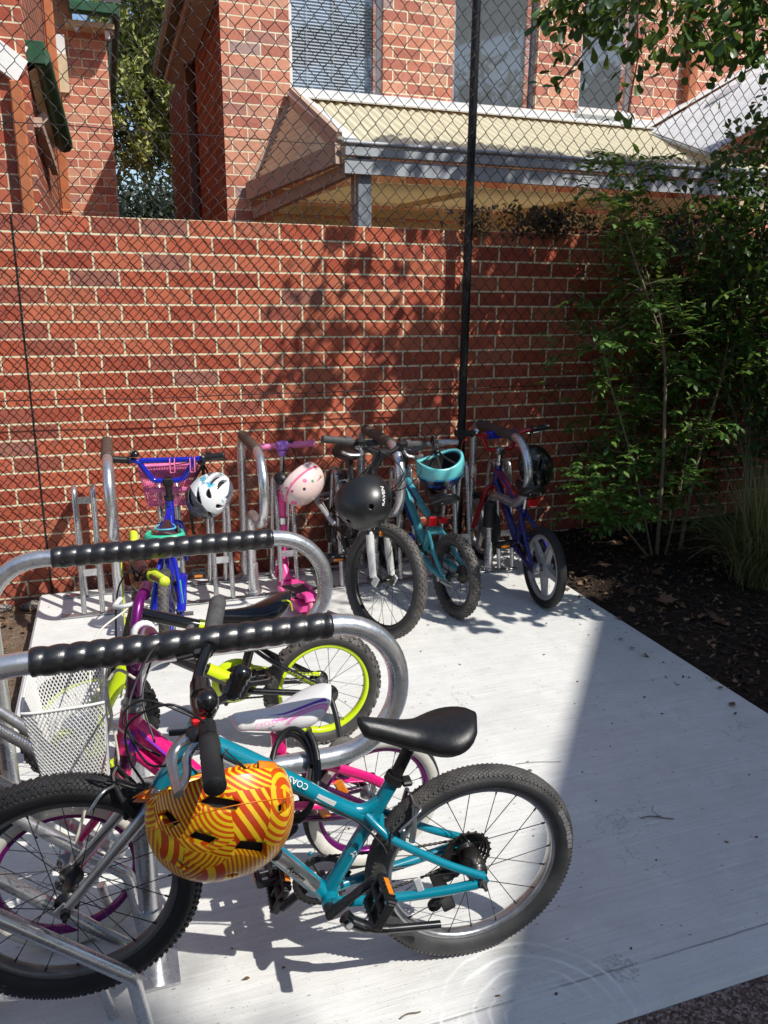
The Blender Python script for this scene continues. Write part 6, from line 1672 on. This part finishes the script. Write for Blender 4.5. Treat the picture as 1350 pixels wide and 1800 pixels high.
# --- overhanging tree at right: crown mostly above and right of the view, its leafy fringe hangs into the frame
rng = random.Random(11)
tree = tag(empty('broadleaf_tree', (5.15,-2.55,0)), 'broadleaf tree whose leafy branch hangs into the top right corner', 'tree')
TO = V((5.15,-2.55,0))
m = MB()
trunk = spline([V((5.15,-2.55,-.1)), V((5.1,-2.5,1.2)), V((4.9,-2.4,2.4)), V((4.6,-2.2,3.4)), V((4.4,-2.1,4.4))], 5)
m.tube([p-TO for p in trunk], [.11-.065*i/(len(trunk)-1) for i in range(len(trunk))], 10)
m.build('trunk', M['bark'], tree)
limbs = []
def limb(pts, r0, r1):
    P = spline(pts, 5); limbs.append(P); mm = MB(); mm.tube([p-TO for p in P], [r0+(r1-r0)*i/(len(P)-1) for i in range(len(P))], 7); mm.build('limb', M['bark'], tree); return P
limb([(4.9,-2.4,2.4),(4.2,-2.0,2.85),(3.5,-1.65,2.95),(2.85,-1.5,2.85),(2.35,-1.45,2.68)], .035, .005)
limb([(4.9,-2.4,2.4),(4.3,-1.6,2.9),(3.7,-1.2,3.0),(3.2,-1.1,2.85)], .03, .005)
limb([(4.6,-2.2,3.4),(4.0,-1.9,3.8),(3.3,-1.6,3.9),(2.8,-1.5,3.7)], .03, .005)
limb([(4.6,-2.2,3.4),(4.3,-2.6,3.7),(3.8,-2.8,3.7),(3.4,-2.7,3.4)], .03, .005)
limb([(4.4,-2.1,4.4),(4.0,-1.7,4.7),(3.5,-1.5,4.6)], .025, .005)
limb([(4.6,-2.2,3.4),(4.6,-1.5,3.9),(4.4,-1.1,4.0)], .025, .005)
m = MB(); tw = MB()
hr = random.Random(101)
HOLES = [(hr.uniform(1.6,4.3), hr.uniform(.25,2.0), hr.uniform(.025,.055), hr.uniform(.045,.10)) for _ in range(95)]
HOLES += [(hr.uniform(2.2,3.4), hr.uniform(-.7,1.15), hr.uniform(.04,.08), hr.uniform(.06,.12)) for _ in range(85)]
HOLES += [(hr.uniform(1.6,2.7), hr.uniform(1.35,1.95), hr.uniform(.03,.06), hr.uniform(.05,.10)) for _ in range(30)]
def in_hole(p):
    t = -p.y/.62; x = p.x-.55*t; z = p.z-t
    for hx_, hz_, ra, rb in HOLES:
        u = (x-hx_+.25*(z-hz_))/(ra+.035); w = (z-hz_)/(rb+.035)
        if u*u+w*w < 1: return True
    return False
def cluster(c, d, n, L_, W, spread=.09):
    for _ in range(n):
        o = rv(rng)*spread*rng.random()
        if in_hole(V(c)+o): continue
        dd = (V(d)*.6+rv(rng)+V((0,0,-.35))).normalized()
        leaf(m, c+o-TO, dd, V((0,0,1))+rv(rng)*.7, L_*rng.uniform(.7,1.2), W*rng.uniform(.8,1.15), .22, .18)
for P in limbs:
    for k in range(26):
        t = rng.uniform(.25,1); b = P[int(t*(len(P)-1))]
        e = b + rv(rng)*V((1,1,.8)).length*.28*rng.uniform(.4,1.2); e.z -= .05
        tw.tube([b-TO, (b.lerp(e,.5)+rv(rng)*.03)-TO, e-TO], .0035, 4, caps=False)
        for q in (.45,.75,1.0): cluster(b.lerp(e,q), (e-b).normalized(), 6, .058, .036)
# body of the crown: foliage stands up-sun of the wall so that its shade falls in ragged clumps
SD = V((.55, -.62, 1.0))
def seen(p, mx=90):
    d = V(p)-V((.408,-4.449,1.56)); f = d.x*.3125+d.y*.9121-d.z*.2656; r = d.x*.946-d.y*.324; u = d.x*.0861+d.y*.2513+d.z*.9641
    return f > 0 and abs(1387*r/f) < 675+mx and abs(1387*u/f) < 900+mx
n_ok = 0
for k in range(16000):
    if n_ok > 1500: break
    if rng.random() < .80: tgt = V((rng.uniform(1.45,4.9), 0, rng.uniform(.05,2.15)))
    else: tgt = V((rng.uniform(1.75,3.6), -rng.uniform(0,1.25), 0))
    d_ = .55*noise.noise((tgt.x*2.6, tgt.z*2.2+tgt.y*2.0, 2.0)) + .50*noise.noise((tgt.x*7, tgt.z*6+tgt.y*6, 5.0))
    edge = min(1, max(0, (tgt.x-1.50)/.75))
    if tgt.y < -.01: edge = min(edge, .45+.5*(1+tgt.y))
    if tgt.x > 2.35 and tgt.z < 1.5 and tgt.y > -.01: edge *= .62
    elif tgt.x > 3.2: edge *= .72
    if d_ < .28-.56*edge: continue
    tt = 1.25
    while tt < 3.4 and seen(tgt+SD*tt): tt += .12
    p = tgt + SD*(tt+rng.uniform(.02,.55))
    n_ok += 1
    cluster(p, rv(rng), 8, .098, .068, .07)
# fringe in the corner of the view
for k in range(230):
    x = rng.uniform(2.10,3.75); y = -1.5+rng.uniform(-.22,.25)
    low = 2.56 - .07*math.exp(-((x-2.75)/.25)**2) + .14*max(0,(2.35-x))/.25*0 + .05*noise.noise((x*4,0,3))
    z = low + rng.random()**1.4*.34 - (.02 if x > 3.1 else 0)
    cluster(V((x,y,z)), V((rng.uniform(-.6,.2),rng.uniform(-.3,.3),-.7)), 8, .056, .035, .075)
for (x,z) in ((2.15,2.62),(2.07,2.52),(2.12,2.46),(2.20,2.56),(2.30,2.58),(2.28,2.66)):
    cluster(V((x,-1.5,z)), V((-.4,0,-.8)), 7, .056, .036, .06)
for (cx,cy,cz,rx,ry,rz,n) in ((5.6,-1.9,3.7,1.1,1.0,1.1,330),(5.4,-.95,3.2,.9,.6,.9,260)):  # unseen crown lobes added at right to block sky light
    for k in range(n):
        while True:
            x, y, z = rng.uniform(-1,1), rng.uniform(-1,1), rng.uniform(-1,1)
            if x*x+y*y+z*z < 1: break
        c = V((cx+rx*x, cy+ry*y, cz+rz*z))
        if noise.noise(c*1.6) < -.25: continue
        cluster(c, rv(rng), 12, .085, .058, .16)
for k in range(900):
    tgt = V((rng.uniform(2.2,5.2), 1.0+rng.uniform(0,.35), 2.30+rng.uniform(0,.36)))
    if noise.noise((tgt.x*3.0, tgt.z*5, 9)) < -.04 - (.2 if 2.7 < tgt.x < 3.6 else 0): continue
    p = tgt+SD*rng.uniform(2.0,2.9)
    if seen(p): continue
    cluster(p, rv(rng), 5, .085, .058, .06)
tw.build('twigs', M['bark'], tree); m.build('foliage', M['leaf_dark'], tree)

# --- slender sapling with several pale stems in the garden bed
sap = tag(empty('sapling', (3.52,-.62,.02)), 'slender multi stemmed sapling with small paired leaflets in front of the dark wall', 'sapling')
SO = V((3.52,-.62,.02))
stems = [
 [(3.50,-.62,.0),(3.49,-.61,.45),(3.47,-.60,.85),(3.42,-.60,1.25),(3.30,-.60,1.50),(3.17,-.60,1.75),(3.06,-.58,2.0),(3.02,-.58,2.15)],
 [(3.49,-.61,.35),(3.48,-.60,.8),(3.40,-.60,1.35),(3.24,-.58,1.75),(3.17,-.57,2.05),(3.12,-.56,2.32)],
 [(3.70,-.58,.0),(3.75,-.57,.45),(3.80,-.57,.75),(3.88,-.56,1.10),(3.90,-.56,1.45),(3.86,-.56,1.75),(3.78,-.55,1.98)],
 [(3.88,-.56,1.10),(3.98,-.55,1.35),(4.02,-.55,1.7)],
 [(3.46,-.64,.0),(3.34,-.62,.40),(3.20,-.60,.80),(3.06,-.60,1.12),(2.98,-.60,1.38)],
 [(3.55,-.63,.0),(3.62,-.62,.42),(3.66,-.60,.85)],
 [(3.44,-.66,.0),(3.20,-.68,.25),(3.02,-.70,.45)]]
rng = random.Random(5); lf = MB(); tw = MB()
for si, st in enumerate(stems):
    P = spline(st, 8); mm = MB(); r0 = .0135 if si in (0,2) else .008
    mm.tube([p-SO for p in P], [r0*(1-.8*i/(len(P)-1)) for i in range(len(P))], 6); mm.build('stem', M['stem'], sap)
    n = 40 if si in (0,1,2) else 24
    for k in range(n):
        t = rng.uniform(.30 if si != 6 else .5, 1); b = P[int(t*(len(P)-1))]
        d = rv(rng); d.z = abs(d.z)*.35+.1; d.y *= .8; d.normalize()
        L_ = rng.uniform(.06,.24)
        e = b+d*L_; tw.tube([b-SO, b.lerp(e,.5)+rv(rng)*.012-SO, e-SO], .0018, 3, caps=False)
        for q in range(rng.randint(2,4)):
            bb = b.lerp(e, rng.uniform(.4,1)); dd = (d+rv(rng)*.9).normalized()
            compound(lf, bb-SO, dd, (0,0,1), rng.uniform(.09,.14), rng.randint(3,4), .050, .026, rng)
    if si in (0,1,4):   # bright young tips
        for q in range(26):
            t = rng.uniform(.78,1); b = P[int(t*(len(P)-1))]
            dd = (V((0,0,.5))+rv(rng)).normalized(); leaf(lf, b+rv(rng)*.03-SO, dd, rv(rng), rng.uniform(.045,.075), .024, .2, .25, 'ov')
# low spray at left
for q in range(34):
    c = V((2.98+rng.gauss(0,.10), -.72+rng.gauss(0,.06), .50+rng.gauss(0,.09)))
    compound(lf, c-SO, (rng.uniform(-1,-.1),rng.uniform(-.6,.3),rng.uniform(-.2,.3)), (0,0,1), rng.uniform(.09,.13), 4, .042, .024, rng)
for q in range(280):
    c = V((3.42+rng.gauss(0,.26), -.42+rng.gauss(0,.16), 1.0+rng.gauss(0,.48)))
    if c.z < .25 or c.y > -.12: continue
    compound(lf, c-SO, rv(rng), (0,0,1), rng.uniform(.09,.14), 3, .050, .027, rng)
tw.build('twigs', M['stem'], sap); lf.build('foliage', M['leaf_mid'], sap)

# --- round leaved shrub against the wall at the right edge
shrub = tag(empty('shrub', (4.25,-.55,0)), 'tall dark shrub with round glossy leaves at the right edge', 'shrub')
HO = V((4.25,-.55,0)); rng = random.Random(21); lf = MB(); tw = MB()
for k in range(9):
    e = V((4.25+rng.uniform(-.7,.5), -.55+rng.uniform(-.25,.3), rng.uniform(1.5,2.6))); P = spline([(4.25+rng.uniform(-.08,.08),-.55,-.02), (4.25+(e.x-4.25)*.4,-.55,e.z*.5), e], 6)
    tw.tube([p-HO for p in P], [.012*(1-.75*i/(len(P)-1)) for i in range(len(P))], 5)
tw.build('stems', M['stem'], shrub)
for k in range(1000):
    while True:
        x, y, z = rng.uniform(-1,1), rng.uniform(-1,1), rng.uniform(-1,1)
        if x*x+y*y+z*z < 1: break
    zz = 1.55+1.05*z; w = .62 if zz > 1.2 else .42
    c = V((4.28+w*x, -.55+.38*y, zz))
    if noise.noise(c*2.5+V((3,0,0))) < -.25: continue
    for q in range(7):
        leaf(lf, c+rv(rng)*.075-HO, (rv(rng)+V((0,0,-.1))), V((0,-.3,1))+rv(rng)*.7, rng.uniform(.036,.056), rng.uniform(.024,.036), .2, .2)
for (cx, cz, n) in ((3.62,2.12,26),(3.72,2.26,26),(3.80,2.02,30),(3.95,2.40,30),(3.62,1.95,20),(3.9,1.8,26),(4.0,2.55,26)):
    for k in range(n):
        c = V((cx+rng.gauss(0,.07), -.62+rng.gauss(0,.09), cz+rng.gauss(0,.07)))
        for q in range(4): leaf(lf, c+rv(rng)*.05-HO, rv(rng), V((0,-.3,1))+rv(rng)*.7, rng.uniform(.040,.060), rng.uniform(.026,.036), .2, .2)
lf.build('foliage', M['leaf_dark'], shrub)

bsh = tag(empty('shrub', (3.75,-.22,0)), 'dark leafy shrub pressed against the brick wall behind the sapling', 'shrub'); BH = V((3.75,-.22,0)); rng = random.Random(61); lf = MB(); tw = MB()
for k in range(12):
    x0 = rng.uniform(3.1,4.4); P = spline([(3.6+rng.uniform(-.3,.5),-.25,0),((x0+3.6)/2,-.2,.7),(x0,-.17,rng.uniform(1.0,1.95))],5); tw.tube([p-BH for p in P], .004, 4)
tw.build('stems', M['stem'], bsh)
for k in range(950):
    c = V((3.78+rng.gauss(0,.40), -.20+rng.gauss(0,.07), .25+1.75*rng.random()))
    if c.y > -.06 or c.x < 2.95+.25*abs(c.z-1.2) or noise.noise(c*2.2) < -.30: continue
    compound(lf, c-BH, rv(rng), (0,0,1), rng.uniform(.07,.12), 4, .038, .020, rng)
lf.build('foliage', M['leaf_dark'], bsh)
# unseen hedge at right, added to shut out light from the bed
for i, (hx_, hy_) in enumerate(((5.55,-.8),(5.75,-1.9),(5.6,-2.9))):
    hg = tag(empty('added_hedge_shrub', (hx_,hy_,0)), ('first','second','third')[i]+' dense hedge shrub from the brick wall, unseen and added to darken the bed', 'shrub', 'unseen hedge shrubs added to darken the bed'); g0 = V((hx_,hy_,0)); lf = MB()
    for k in range(420):
        while True:
            x, y, z = rng.uniform(-1,1), rng.uniform(-1,1), rng.uniform(-1,1)
            if x*x+y*y+z*z < 1: break
        c = V((.55*x, .6*y, 1.15+1.15*z))
        for q in range(8): leaf(lf, c+rv(rng)*.12, rv(rng), rv(rng), rng.uniform(.07,.11), .06, .2, .2)
    lf.build('foliage', M['leaf_dark'], hg)
    tk = MB(); tk.tube([(0,0,0),(.03,.02,.9),(0,0,1.9)], [.04,.03,.01], 7); tk.build('trunk', M['bark'], hg)

# --- dry vine creeping along the top of the wall
vine = tag(empty('dry_vine', (3.0,.0,1.93)), 'dry brown vine creeping along the top of the brick wall', 'vine')
VO = V((3.0,.0,1.93)); rng = random.Random(31); lf = MB(); tw = MB()
for k in range(46):
    x0 = rng.uniform(2.45,4.1); P = [V((x0,-.02+rng.uniform(-.05,.1),1.92))]
    for q in range(6): P.append(P[-1]+V((rng.uniform(-.06,.06),rng.uniform(-.02,.02),rng.uniform(.0,.05)-(.03 if q > 3 else 0))))
    tw.tube([p-VO for p in P], .0016, 3, caps=False)
    for p in P:
        for q in range(6): leaf(lf, p+rv(rng)*.035-VO, rv(rng), rv(rng), rng.uniform(.02,.038), rng.uniform(.012,.02), .3, .5, 'ov')
tw.build('twigs', M['bark'], vine); lf.build('foliage', M['leaf_vine'], vine)

# --- strap grass tufts
def tuft(loc, n, L_, seed, label, lean=(0,0)):
    rng = random.Random(seed); root = tag(empty('grass_tuft', loc), label, 'grass tuft'); m = MB()
    for k in range(n):
        a = rng.uniform(0,2*PI); sp = rng.uniform(.15,1.15); l = L_*rng.uniform(.55,1.1); b = V((rng.gauss(0,.05), rng.gauss(0,.05), 0))
        d = V((math.cos(a)+lean[0], math.sin(a)+lean[1], 0)); s = V((-d.y,d.x,0)).normalized(); w = rng.uniform(.0018,.0034); vs = []; N = 8
        for i in range(N+1):
            t = i/N
            c = b + d*(sp*l*.62*t**1.25) + V((0,0,1))*(l*(t*.95-.62*sp*t*t))
            c.z = max(c.z, -.0+.012*rng.random())
            ww = w*(1-t**3); vs += [c-s*ww, c+s*ww]
        m.add(vs, [(2*i,2*i+1,2*i+3,2*i+2) for i in range(N)], True)
    m.build('blades', M['blade'], root); return root
tuft((3.70,-1.24,.03), 1100, .92, 3, 'big arching tuft of strap grass at the right edge beneath the shrub')
tuft((3.36,-2.12,.03), 320, .50, 4, 'small dry tuft of grass at the lower right beside the concrete slab', (-.2,0))

# --- fallen leaves: lobed dry leaves over the bed, a few on the dirt at left
rng = random.Random(77); m = MB()
def lobed(m, c, size, rot, tilt):
    prof = (1.0,.62,.74,.40,.88,.55,.66,.34,.60,.42,.20,.42,.60,.34,.66,.55,.88,.40,.74,.62); n = len(prof); vs = [V((0,0,0))]
    for k in range(n):
        a = 2*PI*k/n; r = size*prof[k]
        vs.append(V((r*math.cos(a), r*math.sin(a), size*.22*math.sin(a*2+rot)*(r/size))))
    e = Euler((tilt[0], tilt[1], rot)).to_matrix()
    m.add([e @ v + c for v in vs], [(0,1+k,1+(k+1) % n) for k in range(n)], True)
for k in range(2200):
    x = 2.78+abs(rng.gauss(0,1))*1.1; y = rng.uniform(-3.2,-.05)
    if x > 6: continue
    z = bed(x,y)+rng.uniform(.004,.02)
    if rng.random() < .22: lobed(m, V((x,y,z+.006)), rng.uniform(.012,.032), rng.uniform(0,6.3), (rng.gauss(0,.35), rng.gauss(0,.35)))
    else: leaf(m, (x,y,z), rv(rng)*V((1,1,.25)).length+V((0,0,0)), V((0,0,1))+rv(rng)*.5, rng.uniform(.014,.04), rng.uniform(.007,.018), .4, .4, 'ov')
for (x,y,s) in ((3.02,-1.30,.075),(3.10,-1.62,.07),(2.93,-1.12,.055),(3.25,-.95,.05)):
    lobed(m, V((x,y,bed(x,y)+.03)), s, rng.uniform(0,6), (.15,-.2))
for k in range(90):
    x = -.06-abs(rng.gauss(0,.25)); y = rng.uniform(-2.5,-.05); lobed(m, V((x,y,-.088+rng.uniform(0,.02))), rng.uniform(.012,.035), rng.uniform(0,6.3), (rng.gauss(0,.3), rng.gauss(0,.3)))
for k in range(48):      # leaves and chips that strayed on to the slab's edge
    x = 2.73-abs(rng.gauss(0,.10)); y = rng.uniform(-2.9,-.2)
    if x < 2.3: continue
    if rng.random() < .3: lobed(m, V((x,y,.010)), rng.uniform(.010,.026), rng.uniform(0,6.3), (rng.gauss(0,.25), rng.gauss(0,.25)))
    else: leaf(m, (x,y,.004), V((rng.uniform(-1,1),rng.uniform(-1,1),.15)), V((0,0,1))+rv(rng)*.3, rng.uniform(.010,.03), rng.uniform(.004,.011), .4, .4, 'ov')
tag(m.build('leaf_litter', M['leaf_dead']), 'dry brown fallen leaves scattered over the dark garden bed', 'leaves', kind='stuff')
# mulch chips
m = MB()
for k in range(2600):
    x = 2.76+abs(rng.gauss(0,1))*1.0; y = rng.uniform(-3.2,-.03)
    m.box((x,y,bed(x,y)+.004), (rng.uniform(.012,.05),rng.uniform(.005,.014),rng.uniform(.003,.008)), Euler((rng.gauss(0,.3),rng.gauss(0,.3),rng.uniform(0,6.3))).to_matrix())
tag(m.build('bark_chips', plain('bark_chip',(.045,.03,.022),.9,0,.5,40)), 'dark bark chips covering the garden bed', 'bark chips', kind='stuff')
# twigs and grit lying on the slab
for i, (x, y, ln, a, lab) in enumerate(((1.90,-2.73,.10,-.25,'forked dry twig lying on the shaded concrete'),(1.70,-2.35,.16,-.2,'long thin grass stalk lying on the shaded concrete'),(.93,-3.14,.05,.1,'tiny dark twig lying on the sunlit front of the slab'))):
    root = MB(); d = V((math.cos(a), math.sin(a), 0))
    P = [d*(ln*(t-.5))+V((0,(.008 if i == 0 else .003)*math.sin(t*5),.003+.002*math.sin(t*3))) for t in [q/8 for q in range(9)]]
    root.tube(P, .0016 if i != 1 else .0009, 5)
    if i == 0: root.tube([P[5], P[5]+V((-.008,.03,.004)), P[5]+V((.004,.045,.008))], .0012, 4); root.tube([P[3], P[3]+V((.03,-.012,.002))], .0010, 4)
    o = tag(root.build('twig', M['bark']), lab, 'twig'); o.location = (x, y, .0)

# --- pine and dark trees in the gap between the houses
rng = random.Random(9)
pine = tag(empty('pine_tree', (1.75,9.2,-.1)), 'tall pine with yellow green needle clumps between the two brick houses', 'tree'); PO_ = V((1.75,9.2,-.1))
m = MB(); P = spline([(1.95,9.2,-.1),(1.75,9.2,2.6),(1.55,9.1,4.0),(1.3,9.0,5.6),(1.1,8.9,8.0)], 6); m.tube([p-PO_ for p in P], [.20-.12*i/(len(P)-1) for i in range(len(P))], 10); m.build('trunk', M['bark_pale'], pine)
m = MB(); tw = MB()
for k in range(760):
    z = rng.uniform(3.45,6.6); b = V((1.25+.05*(z-4), 9.0, z)); a = rng.uniform(0,2*PI); r = rng.uniform(.1,1.15)
    c = b+V((math.cos(a)*r, math.sin(a)*r, rng.uniform(-.25,.15)))
    if z < 4.4 and noise.noise(c*1.5) < -.1: continue
    if k % 3 == 0: tw.tube([b-PO_, b.lerp(c,.6)+V((0,0,-.05))-PO_, c-PO_], .010, 4, caps=False)
    for q in range(34):
        o = rv(rng)*.17*rng.random(); d = (rv(rng)+V((0,0,.5))).normalized()
        leaf(m, c+o-PO_, d, rv(rng), rng.uniform(.08,.15), .034, .2, .1, 'ov')
tw.build('branches', M['bark'], pine); m.build('foliage', M['leaf_pine'], pine)
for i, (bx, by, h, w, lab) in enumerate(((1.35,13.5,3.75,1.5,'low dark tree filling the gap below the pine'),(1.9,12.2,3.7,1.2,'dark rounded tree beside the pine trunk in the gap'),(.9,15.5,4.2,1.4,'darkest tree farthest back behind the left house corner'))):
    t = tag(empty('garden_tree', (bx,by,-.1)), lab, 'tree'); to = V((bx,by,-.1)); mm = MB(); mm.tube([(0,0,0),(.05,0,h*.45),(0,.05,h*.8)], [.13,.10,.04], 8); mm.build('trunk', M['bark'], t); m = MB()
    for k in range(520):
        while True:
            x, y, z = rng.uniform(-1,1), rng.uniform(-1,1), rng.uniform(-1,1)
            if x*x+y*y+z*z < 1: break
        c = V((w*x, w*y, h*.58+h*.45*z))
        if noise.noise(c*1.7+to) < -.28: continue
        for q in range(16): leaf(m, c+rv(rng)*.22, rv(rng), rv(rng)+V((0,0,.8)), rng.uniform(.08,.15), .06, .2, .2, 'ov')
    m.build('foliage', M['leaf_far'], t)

# --- unseen roof and tree, added to cast shade on the slab and left rack
sch = tag(empty('added_shade_roof', (5.6,-6.4,-.1)), 'tall flat roof on posts added out of view to cast the straight shade on the slab', 'canopy')
H_ = 6.4; ed = V((1.5,1.85,0)).normalized(); en = V((1.85,-1.5,0)).normalized()
e0 = V((1.9675+.55*H_, -2.125-.62*H_, 0)); SB = V((5.6,-6.4,-.1))
def sb(s, q, z): return e0+ed*s+en*q+V((0,0,z))-SB
m = MB(); m.poly([sb(-7,0,H_), sb(5.0,0,H_), sb(5.0,2.1,H_+.1), sb(-7,2.1,H_+.1)], .06); m.build('roof', M['white_sheet'], sch)
m = MB(); bar(m, sb(-7,.03,H_-.05), sb(5.0,.03,H_-.05), .06, .12); m.build('gutter', M['dark_green'], sch)
for s in (-5,-1.5,2.,4.8):
    for q in (.2,1.9):
        m = MB(); m.tube([sb(s,q,0), sb(s,q,H_)], .045, 12); m.build('post', M['bluegrey_dk'], sch)
gum = tag(empty('added_shade_tree', (5.9,-10.4,-.1)), 'tall unseen tree with its crown shaped to shade the front of the left rack', 'tree'); GO = V((5.9,-10.4,-.1))
m = MB(); m.tube([(0,0,0),(-.1,.3,5),(-.25,.75,9.2)], [.3,.22,.08], 10); m.build('trunk', M['bark_pale'], gum)
m = MB(); rng = random.Random(44)
for k in range(520):
    gx_, gy_, rx_, ry_ = ((.04,-3.52,.66,.62),(-.45,-2.82,.32,.30))[1 if k % 5 == 0 else 0]; gc = V((gx_+.55*10, gy_-.62*10, 10.0))
    while True:
        x, y, z = rng.uniform(-1,1), rng.uniform(-1,1), rng.uniform(-1,1)
        if x*x+y*y+z*z < 1: break
    c = gc+V((rx_*x, ry_*y, .5*z))
    for q in range(9): leaf(m, c+rv(rng)*.12-GO, rv(rng), rv(rng), rng.uniform(.09,.16), .06, .1, .1, 'ov')
m.build('foliage', M['leaf_mid'], gum)

# tree line well behind the viewer (never in view): added to close off the low sky
rng = random.Random(71)
for i, (x, y, h, w) in enumerate(((-7.5,-10.5,7.0,2.6),(-3.6,-11.8,7.4,2.7),(.4,-12.2,6.6,2.5),(9.6,-13.5,7.2,2.9),(13.5,-9.5,7.2,2.9))):
    o = tag(empty('sky_block_tree', (x,y,-.1)), ('first','second','third','fourth','fifth')[i]+' broad dark tree from the left in the unseen row added to block low sky', 'tree', 'unseen trees added to block low sky'); t0 = V((x,y,-.1))
    tk = MB(); tk.tube([(0,0,0),(.1,.1,h*.4),(0,0,h*.8)], [.22,.16,.05], 8); tk.build('trunk', M['bark'], o); lf = MB()
    for k in range(700):
        while True:
            a, b, c = rng.uniform(-1,1), rng.uniform(-1,1), rng.uniform(-1,1)
            if .3 < a*a+b*b+c*c < 1: break
        p = V((w*a, w*.8*b, h*.52+h*.48*c))
        for q in range(4): leaf(lf, p+rv(rng)*.3, rv(rng), rv(rng), rng.uniform(.35,.55), .32, .2, .2)
    lf.build('foliage', M['leaf_far'], o)
# leaf crumbs and grit blown on to the slab
m = MB()
for k in range(230):
    x = rng.uniform(-.02,2.70); y = rng.uniform(-3.26,-.18)
    if rng.random() > .35+.5*max(0,(x-1.2)/1.5): continue
    if rng.random() < .6: m.box((x,y,.0025), (rng.uniform(.003,.011),rng.uniform(.002,.005),.003), Euler((0,0,rng.uniform(0,6.3))).to_matrix())
    else: leaf(m, (x,y,.003), V((rng.uniform(-1,1),rng.uniform(-1,1),.1)), V((0,0,1))+rv(rng)*.3, rng.uniform(.008,.022), rng.uniform(.004,.008), .3, .3, 'ov')
tag(m.build('leaf_crumbs', M['leaf_dead']), 'tiny brown leaf crumbs and grit scattered across the pale slab', 'debris', kind='stuff')
# ---- camera, sun and sky
PITCH, YAW, ROLL, FOC = .268869, .33, .0095487, 1386.892
cam = bpy.data.cameras.new('camera'); co = bpy.data.objects.new('camera', cam); col.objects.link(co)
cam.sensor_fit = 'VERTICAL'; cam.sensor_height = 24.0; cam.lens = FOC/1800*24.0
cam.clip_end = 500; cam.clip_start = .05
fw = V((math.sin(YAW)*math.cos(PITCH), math.cos(YAW)*math.cos(PITCH), -math.sin(PITCH)))
rt = V((math.cos(YAW), -math.sin(YAW), 0)); up = rt.cross(fw)
cr, sr = math.cos(ROLL), math.sin(ROLL)
r2 = rt*cr + up*sr; u2 = up*cr - rt*sr
mw = Matrix.Identity(4)
for i in range(3): mw[i][0] = r2[i]; mw[i][1] = u2[i]; mw[i][2] = -fw[i]
mw.translation = (.408, -4.449, 1.56)
co.matrix_world = mw
bpy.context.scene.camera = co
SUN = V((.55, -.62, 1.0)).normalized()
el = math.asin(SUN.z); az = math.atan2(SUN.x, SUN.y)
sl = bpy.data.lights.new('sun', 'SUN'); sl.energy = 5.0; sl.angle = R(.53); sl.color = (1.0, .955, .885)
so = bpy.data.objects.new('sun', sl); col.objects.link(so); so.rotation_euler = SUN.to_track_quat('Z', 'Y').to_euler()
w = bpy.data.worlds.new('World'); bpy.context.scene.world = w; w.use_nodes = True
nt = w.node_tree; bg = nt.nodes['Background']
sky = nt.nodes.new('ShaderNodeTexSky'); sky.sky_type = 'NISHITA'; sky.sun_disc = False
sky.sun_elevation = el; sky.sun_rotation = az; sky.altitude = 50; sky.air_density = 1.0; sky.dust_density = .6; sky.ozone_density = 1.0
nt.links.new(sky.outputs[0], bg.inputs['Color']); bg.inputs['Strength'].default_value = .15
sc = bpy.context.scene
sc.view_settings.view_transform = 'Standard'; sc.view_settings.look = 'None'; sc.view_settings.exposure = 0; sc.view_settings.gamma = 1
sc.cycles.max_bounces = 6; sc.cycles.transparent_max_bounces = 12
sc.cycles.use_denoising = True
